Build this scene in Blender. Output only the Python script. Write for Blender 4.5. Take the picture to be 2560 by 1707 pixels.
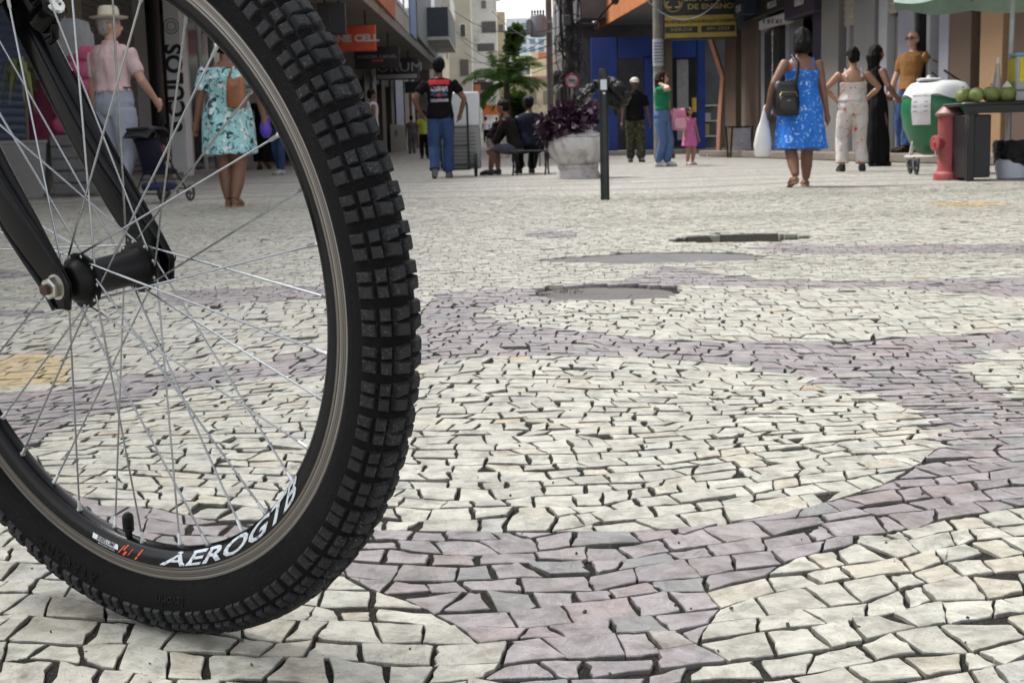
import bpy, bmesh, math, random
import numpy as np
from mathutils import Vector, Matrix, Euler

random.seed(7)
rng = np.random.default_rng(11)
scene = bpy.context.scene
for _o in list(bpy.data.objects):
    bpy.data.objects.remove(_o)
COL = scene.collection

# ------------------------------------------------------------------ camera
FPX = 3413.0                      # focal length in photo pixels (48 mm equivalent)
ROLL = math.radians(1.5)
PITCH = math.atan((853.5 - 358.0) / FPX)
WK = 1.06                         # wheel scale (27.5 inch)
_F = Vector((0, math.cos(PITCH), -math.sin(PITCH)))
_R0 = Vector((1, 0, 0)); _U0 = Vector((0, math.sin(PITCH), math.cos(PITCH)))
CR = _R0 * math.cos(ROLL) - _U0 * math.sin(ROLL)
CU = _R0 * math.sin(ROLL) + _U0 * math.cos(ROLL)
def cam2w(x, y, z):
    return CR * x - CU * y + _F * z
_a, _b = math.radians(35.1), math.radians(-14.1)
AX = cam2w(math.sin(_a) * math.cos(_b), math.sin(_b), math.cos(_a) * math.cos(_b)).normalized()   # wheel axle, pointing away
_C = cam2w(-0.357 * WK, -0.061 * WK, 1.2155 * WK)
RO = 0.3405 * WK                  # tyre radius over the knobs
_low = min(AX.z * z - r * math.sqrt(1 - AX.z ** 2) for r, z in ((RO, 0), (RO - .001, .008), (RO - .001, -.008), (RO - .004, .014), (RO - .004, -.014)))
CAMH = -(_C.z + _low) - 0.0005
CAM = Vector((0, 0, CAMH))
WC = _C + CAM                     # wheel centre
cam_data = bpy.data.cameras.new('camera')
cam = bpy.data.objects.new('camera', cam_data); COL.objects.link(cam)
cam.matrix_world = Matrix(((CR.x, CU.x, -_F.x, 0), (CR.y, CU.y, -_F.y, 0), (CR.z, CU.z, -_F.z, CAMH), (0, 0, 0, 1)))
cam_data.sensor_width = 36; cam_data.lens = 36 * FPX / 2560
cam_data.clip_start = 0.05; cam_data.clip_end = 2000
cam_data.dof.use_dof = True; cam_data.dof.focus_distance = 1.45; cam_data.dof.aperture_fstop = 25.0
scene.camera = cam

# ------------------------------------------------------------------ sky, sun, exposure
SUN_EL, SUN_AZ = math.radians(56), math.radians(-62)     # azimuth from +Y, negative = left
world = bpy.data.worlds.new('World'); scene.world = world; world.use_nodes = True
nt = world.node_tree; nt.nodes.clear()
wo = nt.nodes.new('ShaderNodeOutputWorld'); bg = nt.nodes.new('ShaderNodeBackground')
sky = nt.nodes.new('ShaderNodeTexSky'); sky.sky_type = 'NISHITA'; sky.sun_disc = False
sky.sun_elevation = SUN_EL; sky.sun_rotation = SUN_AZ
sky.air_density = 1.0; sky.dust_density = 2.0; sky.ozone_density = 1.0
hs = nt.nodes.new('ShaderNodeHueSaturation'); hs.inputs['Saturation'].default_value = 0.12
nt.links.new(sky.outputs[0], hs.inputs['Color']); nt.links.new(hs.outputs[0], bg.inputs[0])
bg.inputs[1].default_value = 0.12
nt.links.new(bg.outputs[0], wo.inputs[0])
sun_data = bpy.data.lights.new('sun', 'SUN'); sun_data.energy = 1.5; sun_data.angle = math.radians(10)
sun_data.color = (1.0, 0.965, 0.915)
sun = bpy.data.objects.new('sun', sun_data); COL.objects.link(sun)
_sd = Vector((math.sin(SUN_AZ) * math.cos(SUN_EL), math.cos(SUN_AZ) * math.cos(SUN_EL), math.sin(SUN_EL)))
sun.rotation_euler = _sd.to_track_quat('Z', 'Y').to_euler()
scene.view_settings.view_transform = 'Standard'; scene.view_settings.look = 'None'
scene.view_settings.exposure = 1.47; scene.view_settings.gamma = 1.0
scene.view_settings.use_curve_mapping = False
scene.cycles.use_denoising = True; scene.cycles.use_adaptive_sampling = True; scene.cycles.adaptive_threshold = 0.02
scene.cycles.max_bounces = 6; scene.cycles.diffuse_bounces = 3; scene.cycles.glossy_bounces = 3
scene.cycles.transmission_bounces = 4; scene.cycles.caustics_reflective = False; scene.cycles.caustics_refractive = False

# ------------------------------------------------------------------ photo pixel -> place in the scene
def ray(px, py):
    return (_F * FPX + CR * (px - 1280.0) - CU * (py - 853.5))
def gz(Y):                                    # the street climbs gently far away
    return 0.012 * max(0.0, Y - 45.0)
def gp(px, py):
    d = ray(px, py); t = CAMH / -d.z
    return Vector((d.x * t, d.y * t, 0))
def at(px, py, Y):
    d = ray(px, py); t = Y / d.y
    return Vector((d.x * t, Y, CAMH + d.z * t))
def ppm(px, py):                              # photo pixels per metre for something standing at that ground pixel
    return FPX / gp(px, py).y
def proj(P):
    v = P - CAM; z = v.dot(_F)
    return (1280 + FPX * v.dot(CR) / z, 853.5 - FPX * v.dot(CU) / z, z)

# ------------------------------------------------------------------ helpers: objects
def tag(o, label=None, cat=None, group=None, kind=None):
    if label: o['label'] = label
    if cat: o['category'] = cat
    if group: o['group'] = group
    if kind: o['kind'] = kind
    return o
def thing(name, label, cat, loc=(0, 0, 0), rz=0.0, group=None):
    o = bpy.data.objects.new(name, None); COL.objects.link(o)
    o.empty_display_size = 0.1
    o.location = loc; o.rotation_euler = (0, 0, rz)
    return tag(o, label, cat, group)
def link(name, me, parent=None, mats=None):
    o = bpy.data.objects.new(name, me); COL.objects.link(o)
    if parent is not None: o.parent = parent
    if mats is not None:
        me.materials.clear()
        for m in (mats if isinstance(mats, (list, tuple)) else [mats]): me.materials.append(m)
    return o
def copy_tree(o, parent=None):
    c = o.copy(); COL.objects.link(c); c.parent = parent
    for ch in o.children: copy_tree(ch, c)
    return c

# ------------------------------------------------------------------ helpers: mesh builder
class MB:
    def __init__(s): s.v = []; s.f = []; s.m = []
    def add(s, vs, fs, mi=0):
        b = len(s.v); s.v += [tuple(v) for v in vs]
        for f in fs: s.f.append([b + i for i in f]); s.m.append(mi)
        return s
    def box(s, c, d, rot=None, mi=0, bev=0.0):
        x, y, z = d[0] / 2, d[1] / 2, d[2] / 2
        R = rot if rot is not None else Matrix.Identity(3)
        c = Vector(c)
        b = min(bev, x * .9, y * .9, z * .9)
        if b <= 0:
            vs = [c + R @ Vector((i * x, j * y, k * z)) for k in (-1, 1) for j in (-1, 1) for i in (-1, 1)]
            fs = [(0, 2, 3, 1), (4, 5, 7, 6), (0, 1, 5, 4), (2, 6, 7, 3), (0, 4, 6, 2), (1, 3, 7, 5)]
            return s.add(vs, fs, mi)
        vs = []; idx = {}
        for k in (-1, 1):
            for j in (-1, 1):
                for i in (-1, 1):
                    for ax in range(3):
                        p = [i * (x - b), j * (y - b), k * (z - b)]; p[ax] = (i, j, k)[ax] * (x, y, z)[ax]
                        idx[(i, j, k, ax)] = len(vs); vs.append(c + R @ Vector(p))
        fs = []
        for ax in range(3):
            o = [a for a in range(3) if a != ax]
            for sg in (-1, 1):
                q = []
                for a, bb in ((-1, -1), (1, -1), (1, 1), (-1, 1)):
                    t = [0, 0, 0]; t[ax] = sg; t[o[0]] = a; t[o[1]] = bb; q.append(idx[(*t, ax)])
                fs.append(q)
        for ax in range(3):
            o = [a for a in range(3) if a != ax]
            for a in (-1, 1):
                for bb in (-1, 1):
                    q = []
                    for t_, w in ((-1, 0), (1, 0), (1, 1), (-1, 1)):
                        t = [0, 0, 0]; t[ax] = t_; t[o[0]] = a; t[o[1]] = bb; q.append(idx[(*t, o[w])])
                    fs.append(q)
        for i in (-1, 1):
            for j in (-1, 1):
                for k in (-1, 1): fs.append([idx[(i, j, k, a)] for a in range(3)])
        return s.add(vs, fs, mi)
    def bb(s, lo, hi, mi=0, bev=0.0):
        lo, hi = Vector(lo), Vector(hi)
        return s.box((lo + hi) / 2, hi - lo, None, mi, bev)
    def rings(s, rs, cap=True, mi=0, closed=False):
        n = len(rs[0]); b = len(s.v)
        for r in rs: s.v += [tuple(p) for p in r]
        m = len(rs)
        for i in range(m if closed else m - 1):
            i2 = (i + 1) % m
            for j in range(n):
                k = (j + 1) % n
                s.f.append([b + i * n + j, b + i * n + k, b + i2 * n + k, b + i2 * n + j]); s.m.append(mi)
        if cap and not closed:
            s.f.append([b + j for j in range(n)][::-1]); s.m.append(mi)
            s.f.append([b + (m - 1) * n + j for j in range(n)]); s.m.append(mi)
        return s
    def tube(s, pts, r, n=8, cap=True, mi=0, flat=1.0, closed=False):
        pts = [Vector(p) for p in pts]; rs = r if isinstance(r, (list, tuple)) else [r] * len(pts)
        rings = []; up = None
        for i, p in enumerate(pts):
            if closed: t = pts[(i + 1) % len(pts)] - pts[i - 1]
            else: t = pts[min(i + 1, len(pts) - 1)] - pts[max(i - 1, 0)]
            t.normalize()
            if up is None:
                up = Vector((0, 0, 1)) if abs(t.z) < .9 else Vector((0, 1, 0))
            a = t.cross(up)
            if a.length < 1e-5: a = t.orthogonal()
            a.normalize(); b_ = a.cross(t).normalized(); up = b_
            rings.append([p + (a * math.cos(q) + b_ * math.sin(q) * flat) * rs[i] for q in [2 * math.pi * j / n for j in range(n)]])
        return s.rings(rings, cap, mi, closed)
    def lathe(s, prof, n=24, c=(0, 0, 0), ax=None, cap=True, mi=0, flute=0, fl=0.0):
        c = Vector(c); A = Vector(ax).normalized() if ax is not None else Vector((0, 0, 1))
        u = A.orthogonal().normalized() if ax is not None else Vector((1, 0, 0)); w = A.cross(u)
        rings = []
        for k, (r, z) in enumerate(prof):
            ring = []
            for j in range(n):
                q = 2 * math.pi * j / n
                rr = r * (1 + (fl * (0.5 + .5 * math.cos(flute * q + z * 7)) if flute else 0))
                ring.append(c + A * z + (u * math.cos(q) + w * math.sin(q)) * rr)
            rings.append(ring)
        return s.rings(rings, cap, mi)
    def ell(s, c, r, n=14, m=9, mi=0, rot=None):
        c = Vector(c); R = rot if rot is not None else Matrix.Identity(3); rings = []
        for i in range(m):
            th = math.pi * (i + .35) / (m - .3)
            rings.append([c + R @ Vector((r[0] * math.sin(th) * math.cos(2 * math.pi * j / n), r[1] * math.sin(th) * math.sin(2 * math.pi * j / n), -r[2] * math.cos(th))) for j in range(n)])
        return s.rings(rings, True, mi)
    def poly(s, pts, ext, mi=0):
        """planar outline extruded along vector ext"""
        pts = [Vector(p) for p in pts]; e = Vector(ext); n = len(pts)
        vs = pts + [p + e for p in pts]
        fs = [list(range(n))[::-1], list(range(n, 2 * n))] + [[i, (i + 1) % n, n + (i + 1) % n, n + i] for i in range(n)]
        return s.add(vs, fs, mi)
    def mesh(s, name, smooth=None):
        me = bpy.data.meshes.new(name); me.from_pydata(s.v, [], s.f)
        if any(s.m): me.polygons.foreach_set('material_index', s.m)
        me.update()
        bm = bmesh.new(); bm.from_mesh(me); bmesh.ops.recalc_face_normals(bm, faces=bm.faces); bm.to_mesh(me); bm.free()
        if smooth is not None:
            me.polygons.foreach_set('use_smooth', [True] * len(me.polygons))
            if smooth < 179: me.set_sharp_from_angle(angle=math.radians(smooth))
        return me
    def build(s, name, mats, parent=None, smooth=None):
        return link(name, s.mesh(name, smooth), parent, mats)

TMP = bpy.data.scenes.new('workbench')          # side scene for evaluating modifiers and text, removed at the end
def tmp_eval(o):
    vl = TMP.view_layers[0]; vl.update(); return bpy.data.meshes.new_from_object(o.evaluated_get(vl.depsgraph))
def eval_mods(me, mods):
    """apply modifiers to a mesh datablock and return the new mesh"""
    o = bpy.data.objects.new('tmp', me); TMP.collection.objects.link(o)
    for typ, kw in mods:
        m = o.modifiers.new(typ, typ)
        for k, v in kw.items(): setattr(m, k, v)
    out = tmp_eval(o)
    bpy.data.objects.remove(o); bpy.data.meshes.remove(me)
    return out
def text_mesh(txt, size=1.0, extrude=0.0, align='CENTER', bold=0.0, shear=0.0, sx=1.0, res=3):
    cu = bpy.data.curves.new('txt', 'FONT'); cu.body = txt; cu.size = size; cu.extrude = extrude
    cu.align_x = align; cu.align_y = 'CENTER'; cu.offset = bold; cu.shear = shear; cu.resolution_u = res
    o = bpy.data.objects.new('txt', cu); TMP.collection.objects.link(o)
    me = tmp_eval(o)
    bpy.data.objects.remove(o); bpy.data.curves.remove(cu)
    if sx != 1.0: me.transform(Matrix.Diagonal((sx, 1, 1, 1)))
    return me

# ------------------------------------------------------------------ helpers: materials
def newmat(name):
    m = bpy.data.materials.new(name); m.use_nodes = True
    n = m.node_tree; b = n.nodes['Principled BSDF']
    return m, n, b
def nd(n, typ, **kw):
    x = n.nodes.new(typ)
    for k, v in kw.items():
        if k.startswith('i_'): x.inputs[k[2:].replace('_', ' ')].default_value = v
        else: setattr(x, k, v)
    return x
def rgba(c): return (c[0], c[1], c[2], 1.0)
def ramp(n, fac, stops, interp='LINEAR'):
    r = n.nodes.new('ShaderNodeValToRGB'); r.color_ramp.interpolation = interp
    e = r.color_ramp.elements
    while len(e) < len(stops): e.new(0.5)
    for i, (p, c) in enumerate(stops): e[i].position = p; e[i].color = rgba(c) if len(c) == 3 else c
    n.links.new(fac, r.inputs[0]); return r
def mix(n, fac, a, b, blend='MIX'):
    x = n.nodes.new('ShaderNodeMix'); x.data_type = 'RGBA'; x.blend_type = blend
    for s, v in ((x.inputs[0], fac), (x.inputs[6], a), (x.inputs[7], b)):
        if hasattr(v, 'links') or hasattr(v, 'is_output'): n.links.new(v, s)
        elif isinstance(v, (int, float)): s.default_value = v
        else: s.default_value = rgba(v)
    return x.outputs[2]
def noise(n, scale, detail=4, rough=.55, vec=None, dist=0.0):
    x = nd(n, 'ShaderNodeTexNoise'); x.inputs['Scale'].default_value = scale; x.inputs['Detail'].default_value = detail
    x.inputs['Roughness'].default_value = rough; x.inputs['Distortion'].default_value = dist
    if vec is not None: n.links.new(vec, x.inputs['Vector'])
    return x
def coords(n, kind='Object', scale=None):
    t = nd(n, 'ShaderNodeTexCoord').outputs[kind]
    if scale is not None:
        mp = nd(n, 'ShaderNodeMapping'); mp.inputs['Scale'].default_value = scale
        n.links.new(t, mp.inputs[0]); t = mp.outputs[0]
    return t
def wpos(n, scale=None):
    t = nd(n, 'ShaderNodeNewGeometry').outputs['Position']
    if scale is not None:
        mp = nd(n, 'ShaderNodeMapping'); mp.inputs['Scale'].default_value = scale
        n.links.new(t, mp.inputs[0]); t = mp.outputs[0]
    return t
def bump(n, b, h, strength=.3, dist=.01):
    x = nd(n, 'ShaderNodeBump'); x.inputs['Strength'].default_value = strength; x.inputs['Distance'].default_value = dist
    n.links.new(h, x.inputs['Height']); n.links.new(x.outputs[0], b.inputs['Normal']); return x
_MC = {}
def M(name, col, rough=.7, metal=0.0, var=.18, scale=6.0, bmp=0.0, bscale=60.0, bd=.004, spec=.5, dirt=None, dirt_s=3.0, stretch=None):
    """plain procedural surface: colour broken up by noise, optional dirt, fine relief"""
    if name in _MC: return _MC[name]
    m, n, b = newmat(name); vec = coords(n, 'Object', stretch)
    nz = noise(n, scale, 5, .6, vec)
    lo = tuple(c * (1 - var) for c in col); hi = tuple(min(1, c * (1 + var)) for c in col)
    r = ramp(n, nz.outputs[0], [(.3, lo), (.7, hi)]); out = r.outputs[0]
    if dirt is not None:
        d = noise(n, dirt_s, 6, .7, vec); k = ramp(n, d.outputs[0], [(.5, (0, 0, 0)), (.72, (1, 1, 1))])
        out = mix(n, k.outputs[0], out, dirt)
    n.links.new(out, b.inputs['Base Color'])
    b.inputs['Metallic'].default_value = metal
    rr = ramp(n, nz.outputs[0], [(.3, (rough * .85,) * 3), (.7, (min(1, rough * 1.12),) * 3)]); n.links.new(rr.outputs[0], b.inputs['Roughness'])
    b.inputs['Specular IOR Level'].default_value = spec
    if bmp: bump(n, b, noise(n, bscale, 4, .6, vec).outputs[0], bmp, bd)
    _MC[name] = m; return m

def print_mat(name, base, layers, rough=.85, fold=True):
    m, n, b = newmat(name); t = coords(n, 'Object')
    out = mix(n, ramp(n, noise(n, 9, 3, .5, t).outputs[0], [(.35, (0, 0, 0)), (.7, (1, 1, 1))]).outputs[0], tuple(x * .86 for x in base), base)
    for k, (scale, thr, c, dist) in enumerate(layers):
        mp = nd(n, 'ShaderNodeMapping'); mp.inputs['Location'].default_value = (k * 3.7, k * 1.9, k * 2.3); n.links.new(t, mp.inputs[0])
        nz = noise(n, scale, 2.5, .55, mp.outputs[0], dist)
        out = mix(n, ramp(n, nz.outputs[0], [(thr, (0, 0, 0)), (thr + .03, (1, 1, 1))]).outputs[0], out, c)
    n.links.new(out, b.inputs['Base Color']); b.inputs['Roughness'].default_value = rough; b.inputs['Specular IOR Level'].default_value = .2
    bump(n, b, noise(n, 14, 3, .5, coords(n, 'Object', (1, 1, .35)), .8).outputs[0], .5, .03)
    return m
def cloth(name, col, rough=.88, var=.12): 
    if name in _MC: return _MC[name]
    m = print_mat(name, col, [], rough); _MC[name] = m; return m
# ================================================================== ground
def polyXY(pts): return np.array([tuple(gp(x, y).xy) for x, y in pts])
def sdf(P, poly):
    """signed distance (negative inside) of points P (n,2) to a closed polygon"""
    d = np.full(len(P), 1e9); inside = np.zeros(len(P), bool)
    n = len(poly)
    for i in range(n):
        a = poly[i]; b = poly[(i + 1) % n]; e = b - a
        w = P - a; t = np.clip((w @ e) / max(e @ e, 1e-12), 0, 1)
        q = w - t[:, None] * e; d = np.minimum(d, (q * q).sum(1))
        c = ((a[1] <= P[:, 1]) != (b[1] <= P[:, 1])) & (P[:, 0] < (b[0] - a[0]) * (P[:, 1] - a[1]) / (b[1] - a[1] + 1e-15) + a[0])
        inside ^= c
    d = np.sqrt(d); return np.where(inside, -d, d)
def chaikin(p, k=2):
    for _ in range(k):
        q = np.roll(p, -1, 0); p = np.stack([.75 * p + .25 * q, .25 * p + .75 * q], 1).reshape(-1, 2)
    return p
OUTER = polyXY([(1290, 1707), (1274, 1689), (1245, 1641), (1199, 1610), (1152, 1570), (1090, 1532), (1012, 1495), (940, 1481), (900, 1463), (860, 1435), (700, 1402), (500, 1385), (300, 1360), (150, 1320), (30, 1250), (-80, 1160), (-120, 1040), (0, 980), (130, 978), (230, 960), (330, 938), (450, 925), (560, 915), (650, 905), (760, 878), (850, 868), (960, 850), (1040, 800), (1090, 735), (1200, 724), (1330, 720), (1560, 700), (1634, 673), (1659, 664), (1721, 667), (1783, 683), (1907, 698), (2031, 701), (2186, 701), (2341, 698), (2560, 695), (3000, 690), (3100, 1250), (2560, 1262), (2520, 1270), (2423, 1292), (2338, 1299), (2304, 1316), (2192, 1336), (2093, 1374), (1992, 1382), (1905, 1447), (1828, 1486), (1785, 1535), (1741, 1611), (1725, 1665), (1709, 1707), (1690, 1850), (1310, 1850)])
LENS = [polyXY(p) for p in (
    [(85, 1118), (100, 1160), (140, 1210), (200, 1245), (360, 1264), (480, 1292), (600, 1310), (920, 1322), (1090, 1327), (1300, 1330), (1520, 1328), (1740, 1320), (1960, 1284), (2120, 1240), (2230, 1203), (2310, 1150), (2357, 1100), (2340, 1065), (2290, 1030), (2180, 985), (2010, 941), (1850, 912), (1630, 893), (1415, 887), (1200, 895), (1060, 912), (830, 935), (650, 945), (520, 962), (400, 985), (300, 1020), (190, 1048), (130, 1075)],
    [(1212, 788), (1209, 779), (1224, 766), (1274, 760), (1330, 754), (1450, 752), (1600, 735), (1677, 714), (1783, 714), (1969, 723), (2093, 718), (2248, 720), (2372, 732), (2560, 745), (2750, 765), (2800, 790), (2700, 812), (2560, 825), (2403, 835), (2217, 847), (2031, 852), (1783, 852), (1659, 847), (1503, 835), (1348, 816), (1255, 804)],
    [(2423, 918), (2444, 898), (2474, 881), (2518, 870), (2560, 865), (2700, 860), (2900, 880), (2950, 930), (2800, 1010), (2560, 1006), (2508, 989), (2460, 969), (2437, 949)])]
PURPLE2 = [polyXY(p) for p in (
    [(1863, 622), (1950, 610), (2100, 616), (2300, 612), (2560, 610), (2900, 612), (2900, 634), (2560, 634), (2400, 632), (2150, 634), (2000, 634)],
    [(1300, 588), (1360, 576), (1440, 580), (1440, 594), (1360, 598)],
    [(380, 735), (520, 722), (700, 715), (900, 722), (900, 745), (700, 752), (520, 766), (420, 758)],
    [(-200, 775), (60, 776), (150, 784), (60, 793), (-200, 796)], [(-200, 672), (40, 676), (100, 686), (40, 696), (-200, 698)])]
YELLOW = [polyXY(p) for p in ([(-160, 900), (60, 888), (180, 893), (192, 930), (170, 958), (20, 974), (-160, 975)],
                              [(2310, 508), (2420, 504), (2500, 506), (2540, 511), (2420, 517), (2340, 514)])]
HOLE = polyXY([(1672, 600), (1720, 592), (1775, 588), (1850, 585), (1950, 584), (2010, 590), (2022, 597), (1950, 602), (1870, 605), (1780, 607), (1700, 605)])
PATCH = [polyXY(p) for p in ([(1340, 650), (1420, 642), (1480, 640), (1560, 632), (1700, 630), (1850, 632), (1900, 640), (1880, 650), (1700, 655), (1560, 660), (1490, 655), (1400, 655)],
                             [(1330, 735), (1345, 722), (1400, 716), (1480, 710), (1600, 712), (1680, 718), (1692, 735), (1680, 745), (1560, 748), (1400, 748), (1340, 742)])]
def purpleF(P):
    f = sdf(P, OUTER)
    for L in LENS: f = np.maximum(f, -sdf(P, L))
    for q in PURPLE2: f = np.minimum(f, sdf(P, q))
    return f

# --- stone material: albedo per stone comes from the mesh attribute, the grain from noise
def stone_material():
    m, n, b = newmat('paving_stone')
    at_ = nd(n, 'ShaderNodeAttribute', attribute_name='col')
    p = wpos(n)
    g = noise(n, 55, 6, .65, p); g2 = noise(n, 9, 4, .6, p)
    vr = nd(n, 'ShaderNodeVectorRotate', rotation_type='Z_AXIS'); n.links.new(p, vr.inputs['Vector']); am = nd(n, 'ShaderNodeMath', operation='MULTIPLY'); am.inputs[1].default_value = 6.28; n.links.new(at_.outputs['Alpha'], am.inputs[0]); n.links.new(am.outputs[0], vr.inputs['Angle'])
    mp = nd(n, 'ShaderNodeMapping'); mp.inputs['Scale'].default_value = (1.0, 5.5, 1.0); n.links.new(vr.outputs[0], mp.inputs[0])
    st = noise(n, 24, 5, .7, mp.outputs[0], 1.2); vein = noise(n, 11, 3, .6, mp.outputs[0], .8)
    c = mix(n, .85, at_.outputs['Color'], ramp(n, st.outputs[0], [(.3, (.80, .79, .78)), (.52, (1, 1, 1)), (.75, (1.10, 1.095, 1.08))]).outputs[0], 'MULTIPLY')
    c = mix(n, .6, c, ramp(n, g.outputs[0], [(.3, (.72, .71, .69)), (.6, (1.08, 1.08, 1.08))]).outputs[0], 'MULTIPLY')
    stain = ramp(n, noise(n, 17, 7, .72, p, .6).outputs[0], [(.50, (0, 0, 0)), (.72, (1, 1, 1))])
    c = mix(n, stain.outputs[0], c, mix(n, .68, c, (.07, .062, .052)))
    c = mix(n, ramp(n, vein.outputs[0], [(.485, (0, 0, 0)), (.495, (.15, .15, .15)), (.505, (.15, .15, .15)), (.515, (0, 0, 0))]).outputs[0], c, (.50, .49, .45))
    lo = ramp(n, noise(n, 33, 3, .6, p, .5).outputs[0], [(.30, (.62, .61, .59)), (.52, (1, 1, 1)), (.8, (1.12, 1.12, 1.10))]); c = mix(n, .9, c, lo.outputs[0], 'MULTIPLY')
    spk = ramp(n, noise(n, 330, 3, .5, p).outputs[0], [(.63, (0, 0, 0)), (.70, (.75, .75, .75))])
    c = mix(n, spk.outputs[0], c, (.06, .055, .05))
    c = mix(n, ramp(n, g2.outputs[0], [(.45, (0, 0, 0)), (.75, (.16, .16, .16))]).outputs[0], c, (.34, .29, .22))
    n.links.new(c, b.inputs['Base Color'])
    r = ramp(n, g.outputs[0], [(.3, (.42,) * 3), (.7, (.68,) * 3)]); n.links.new(r.outputs[0], b.inputs['Roughness'])
    b.inputs['Specular IOR Level'].default_value = .45
    h = nd(n, 'ShaderNodeMath', operation='ADD'); n.links.new(g.outputs[0], h.inputs[0]); n.links.new(st.outputs[0], h.inputs[1])
    bump(n, b, h.outputs[0], .45, .0026)
    return m
STONE = stone_material()
def soil_material():
    m, n, b = newmat('joint_soil'); p = wpos(n)
    a = noise(n, 260, 6, .75, p); k = noise(n, 14, 4, .6, p)
    c = ramp(n, a.outputs[0], [(.3, (.007, .0065, .006)), (.52, (.026, .024, .021)), (.75, (.13, .118, .10))]).outputs[0]
    c = mix(n, ramp(n, k.outputs[0], [(.4, (0, 0, 0)), (.7, (.7, .7, .7))]).outputs[0], c, (.03, .027, .023))
    n.links.new(c, b.inputs['Base Color']); b.inputs['Roughness'].default_value = .95; b.inputs['Specular IOR Level'].default_value = .2
    bump(n, b, a.outputs[0], .9, .006); return m
SOIL = soil_material()
def far_paving_material():
    m, n, b = newmat('distant_paving'); p = wpos(n, (15.5, 16.5, 1))
    w = noise(n, .8, 2, .5, wpos(n)); 
    v = nd(n, 'ShaderNodeTexVoronoi', voronoi_dimensions='2D'); v.inputs['Scale'].default_value = 1; v.inputs['Randomness'].default_value = 1; n.links.new(p, v.inputs[0])
    e = nd(n, 'ShaderNodeTexVoronoi', voronoi_dimensions='2D', feature='DISTANCE_TO_EDGE'); e.inputs['Scale'].default_value = 1; e.inputs['Randomness'].default_value = 1; n.links.new(p, e.inputs[0])
    sep = nd(n, 'ShaderNodeSeparateColor'); n.links.new(v.outputs['Color'], sep.inputs[0])
    c = ramp(n, sep.outputs[0], [(0, (.33, .32, .282)), (.5, (.42, .41, .362)), (1, (.46, .445, .388))]).outputs[0]
    wv = nd(n, 'ShaderNodeTexWave', wave_type='BANDS', bands_direction='Y'); wv.inputs['Scale'].default_value = .22; wv.inputs['Distortion'].default_value = 7; wv.inputs['Detail'].default_value = 1; n.links.new(wpos(n), wv.inputs[0])
    c = mix(n, ramp(n, wv.outputs[1], [(.86, (0, 0, 0)), (.9, (1, 1, 1))]).outputs[0], c, (.27, .245, .265))
    c = mix(n, ramp(n, e.outputs[0], [(.03, (1, 1, 1)), (.085, (0, 0, 0))]).outputs[0], c, (.05, .047, .042))
    c = mix(n, ramp(n, noise(n, .5, 5, .65, wpos(n)).outputs[0], [(.45, (0, 0, 0)), (.75, (.5, .5, .5))]).outputs[0], c, (.24, .225, .2))
    c = mix(n, .8, c, ramp(n, noise(n, 7, 5, .75, wpos(n, (1, .45, 1))).outputs[0], [(.32, (.62, .61, .6)), (.62, (1.12, 1.12, 1.1))]).outputs[0], 'MULTIPLY')
    n.links.new(c, b.inputs['Base Color']); b.inputs['Roughness'].default_value = .68
    bump(n, b, e.outputs[0], .6, .01); return m

# --- the sheets: bed under the real stones, paving beyond and around them
NY0, NY1, SLOPE, SIDE = 0.55, 12.2, 0.40, 0.8
def halfw(Y): return SLOPE * Y + SIDE
xs = np.arange(-6.3, 6.31, .05); ys = np.arange(.3, 12.5, .05)
gx, gy = np.meshgrid(xs, ys); P2 = np.stack([gx.ravel(), gy.ravel()], 1)
hz = -0.0042 + rng.normal(0, .0011, len(P2)) - .002 * np.clip((P2[:, 1] - 2) / 3, 0, 1) + .0012 * np.sin(P2[:, 0] * 9) * np.sin(P2[:, 1] * 7.3)
hd = sdf(P2, HOLE); hz = np.where(hd < -.0, -.052 + rng.normal(0, .004, len(P2)), hz)
for q in PATCH: hz = np.where(sdf(P2, q) < .01, -.022, hz)
hz = np.where(np.abs(P2[:, 0]) > halfw(P2[:, 1]) - .03, -.012, hz)
mb = MB(); mb.v = [(a, b, c) for (a, b), c in zip(P2, hz)]
nxx = len(xs)
for j in range(len(ys) - 1):
    for i in range(nxx - 1):
        if abs(xs[i] + .025) < halfw(ys[j]) + .15:
            mb.f.append([j * nxx + i, j * nxx + i + 1, (j + 1) * nxx + i + 1, (j + 1) * nxx + i]); mb.m.append(0)
o = mb.build('ground', SOIL, None, 180); o['kind'] = 'structure'; tag(o, 'dark sandy soil bed in the joints between the paving stones')
mb = MB(); a0, a1 = halfw(NY0), halfw(NY1)
V = [(-a0, NY0, -.001), (a0, NY0, -.001), (a1, NY1, -.001), (-a1, NY1, -.001), (-70, -25, -.001), (70, -25, -.001), (70, 45, -.001), (-70, 45, -.001), (-70, 400, 4.2), (70, 400, 4.2)]
mb.add(V, [(4, 5, 1, 0), (5, 6, 2, 1), (6, 7, 3, 2), (7, 4, 0, 3), (7, 6, 9, 8)])
pavement = mb.build('pavement', far_paving_material()); pavement['kind'] = 'structure'
tag(pavement, 'cream and mauve mosaic stone paving laid in wavy bands')

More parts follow.
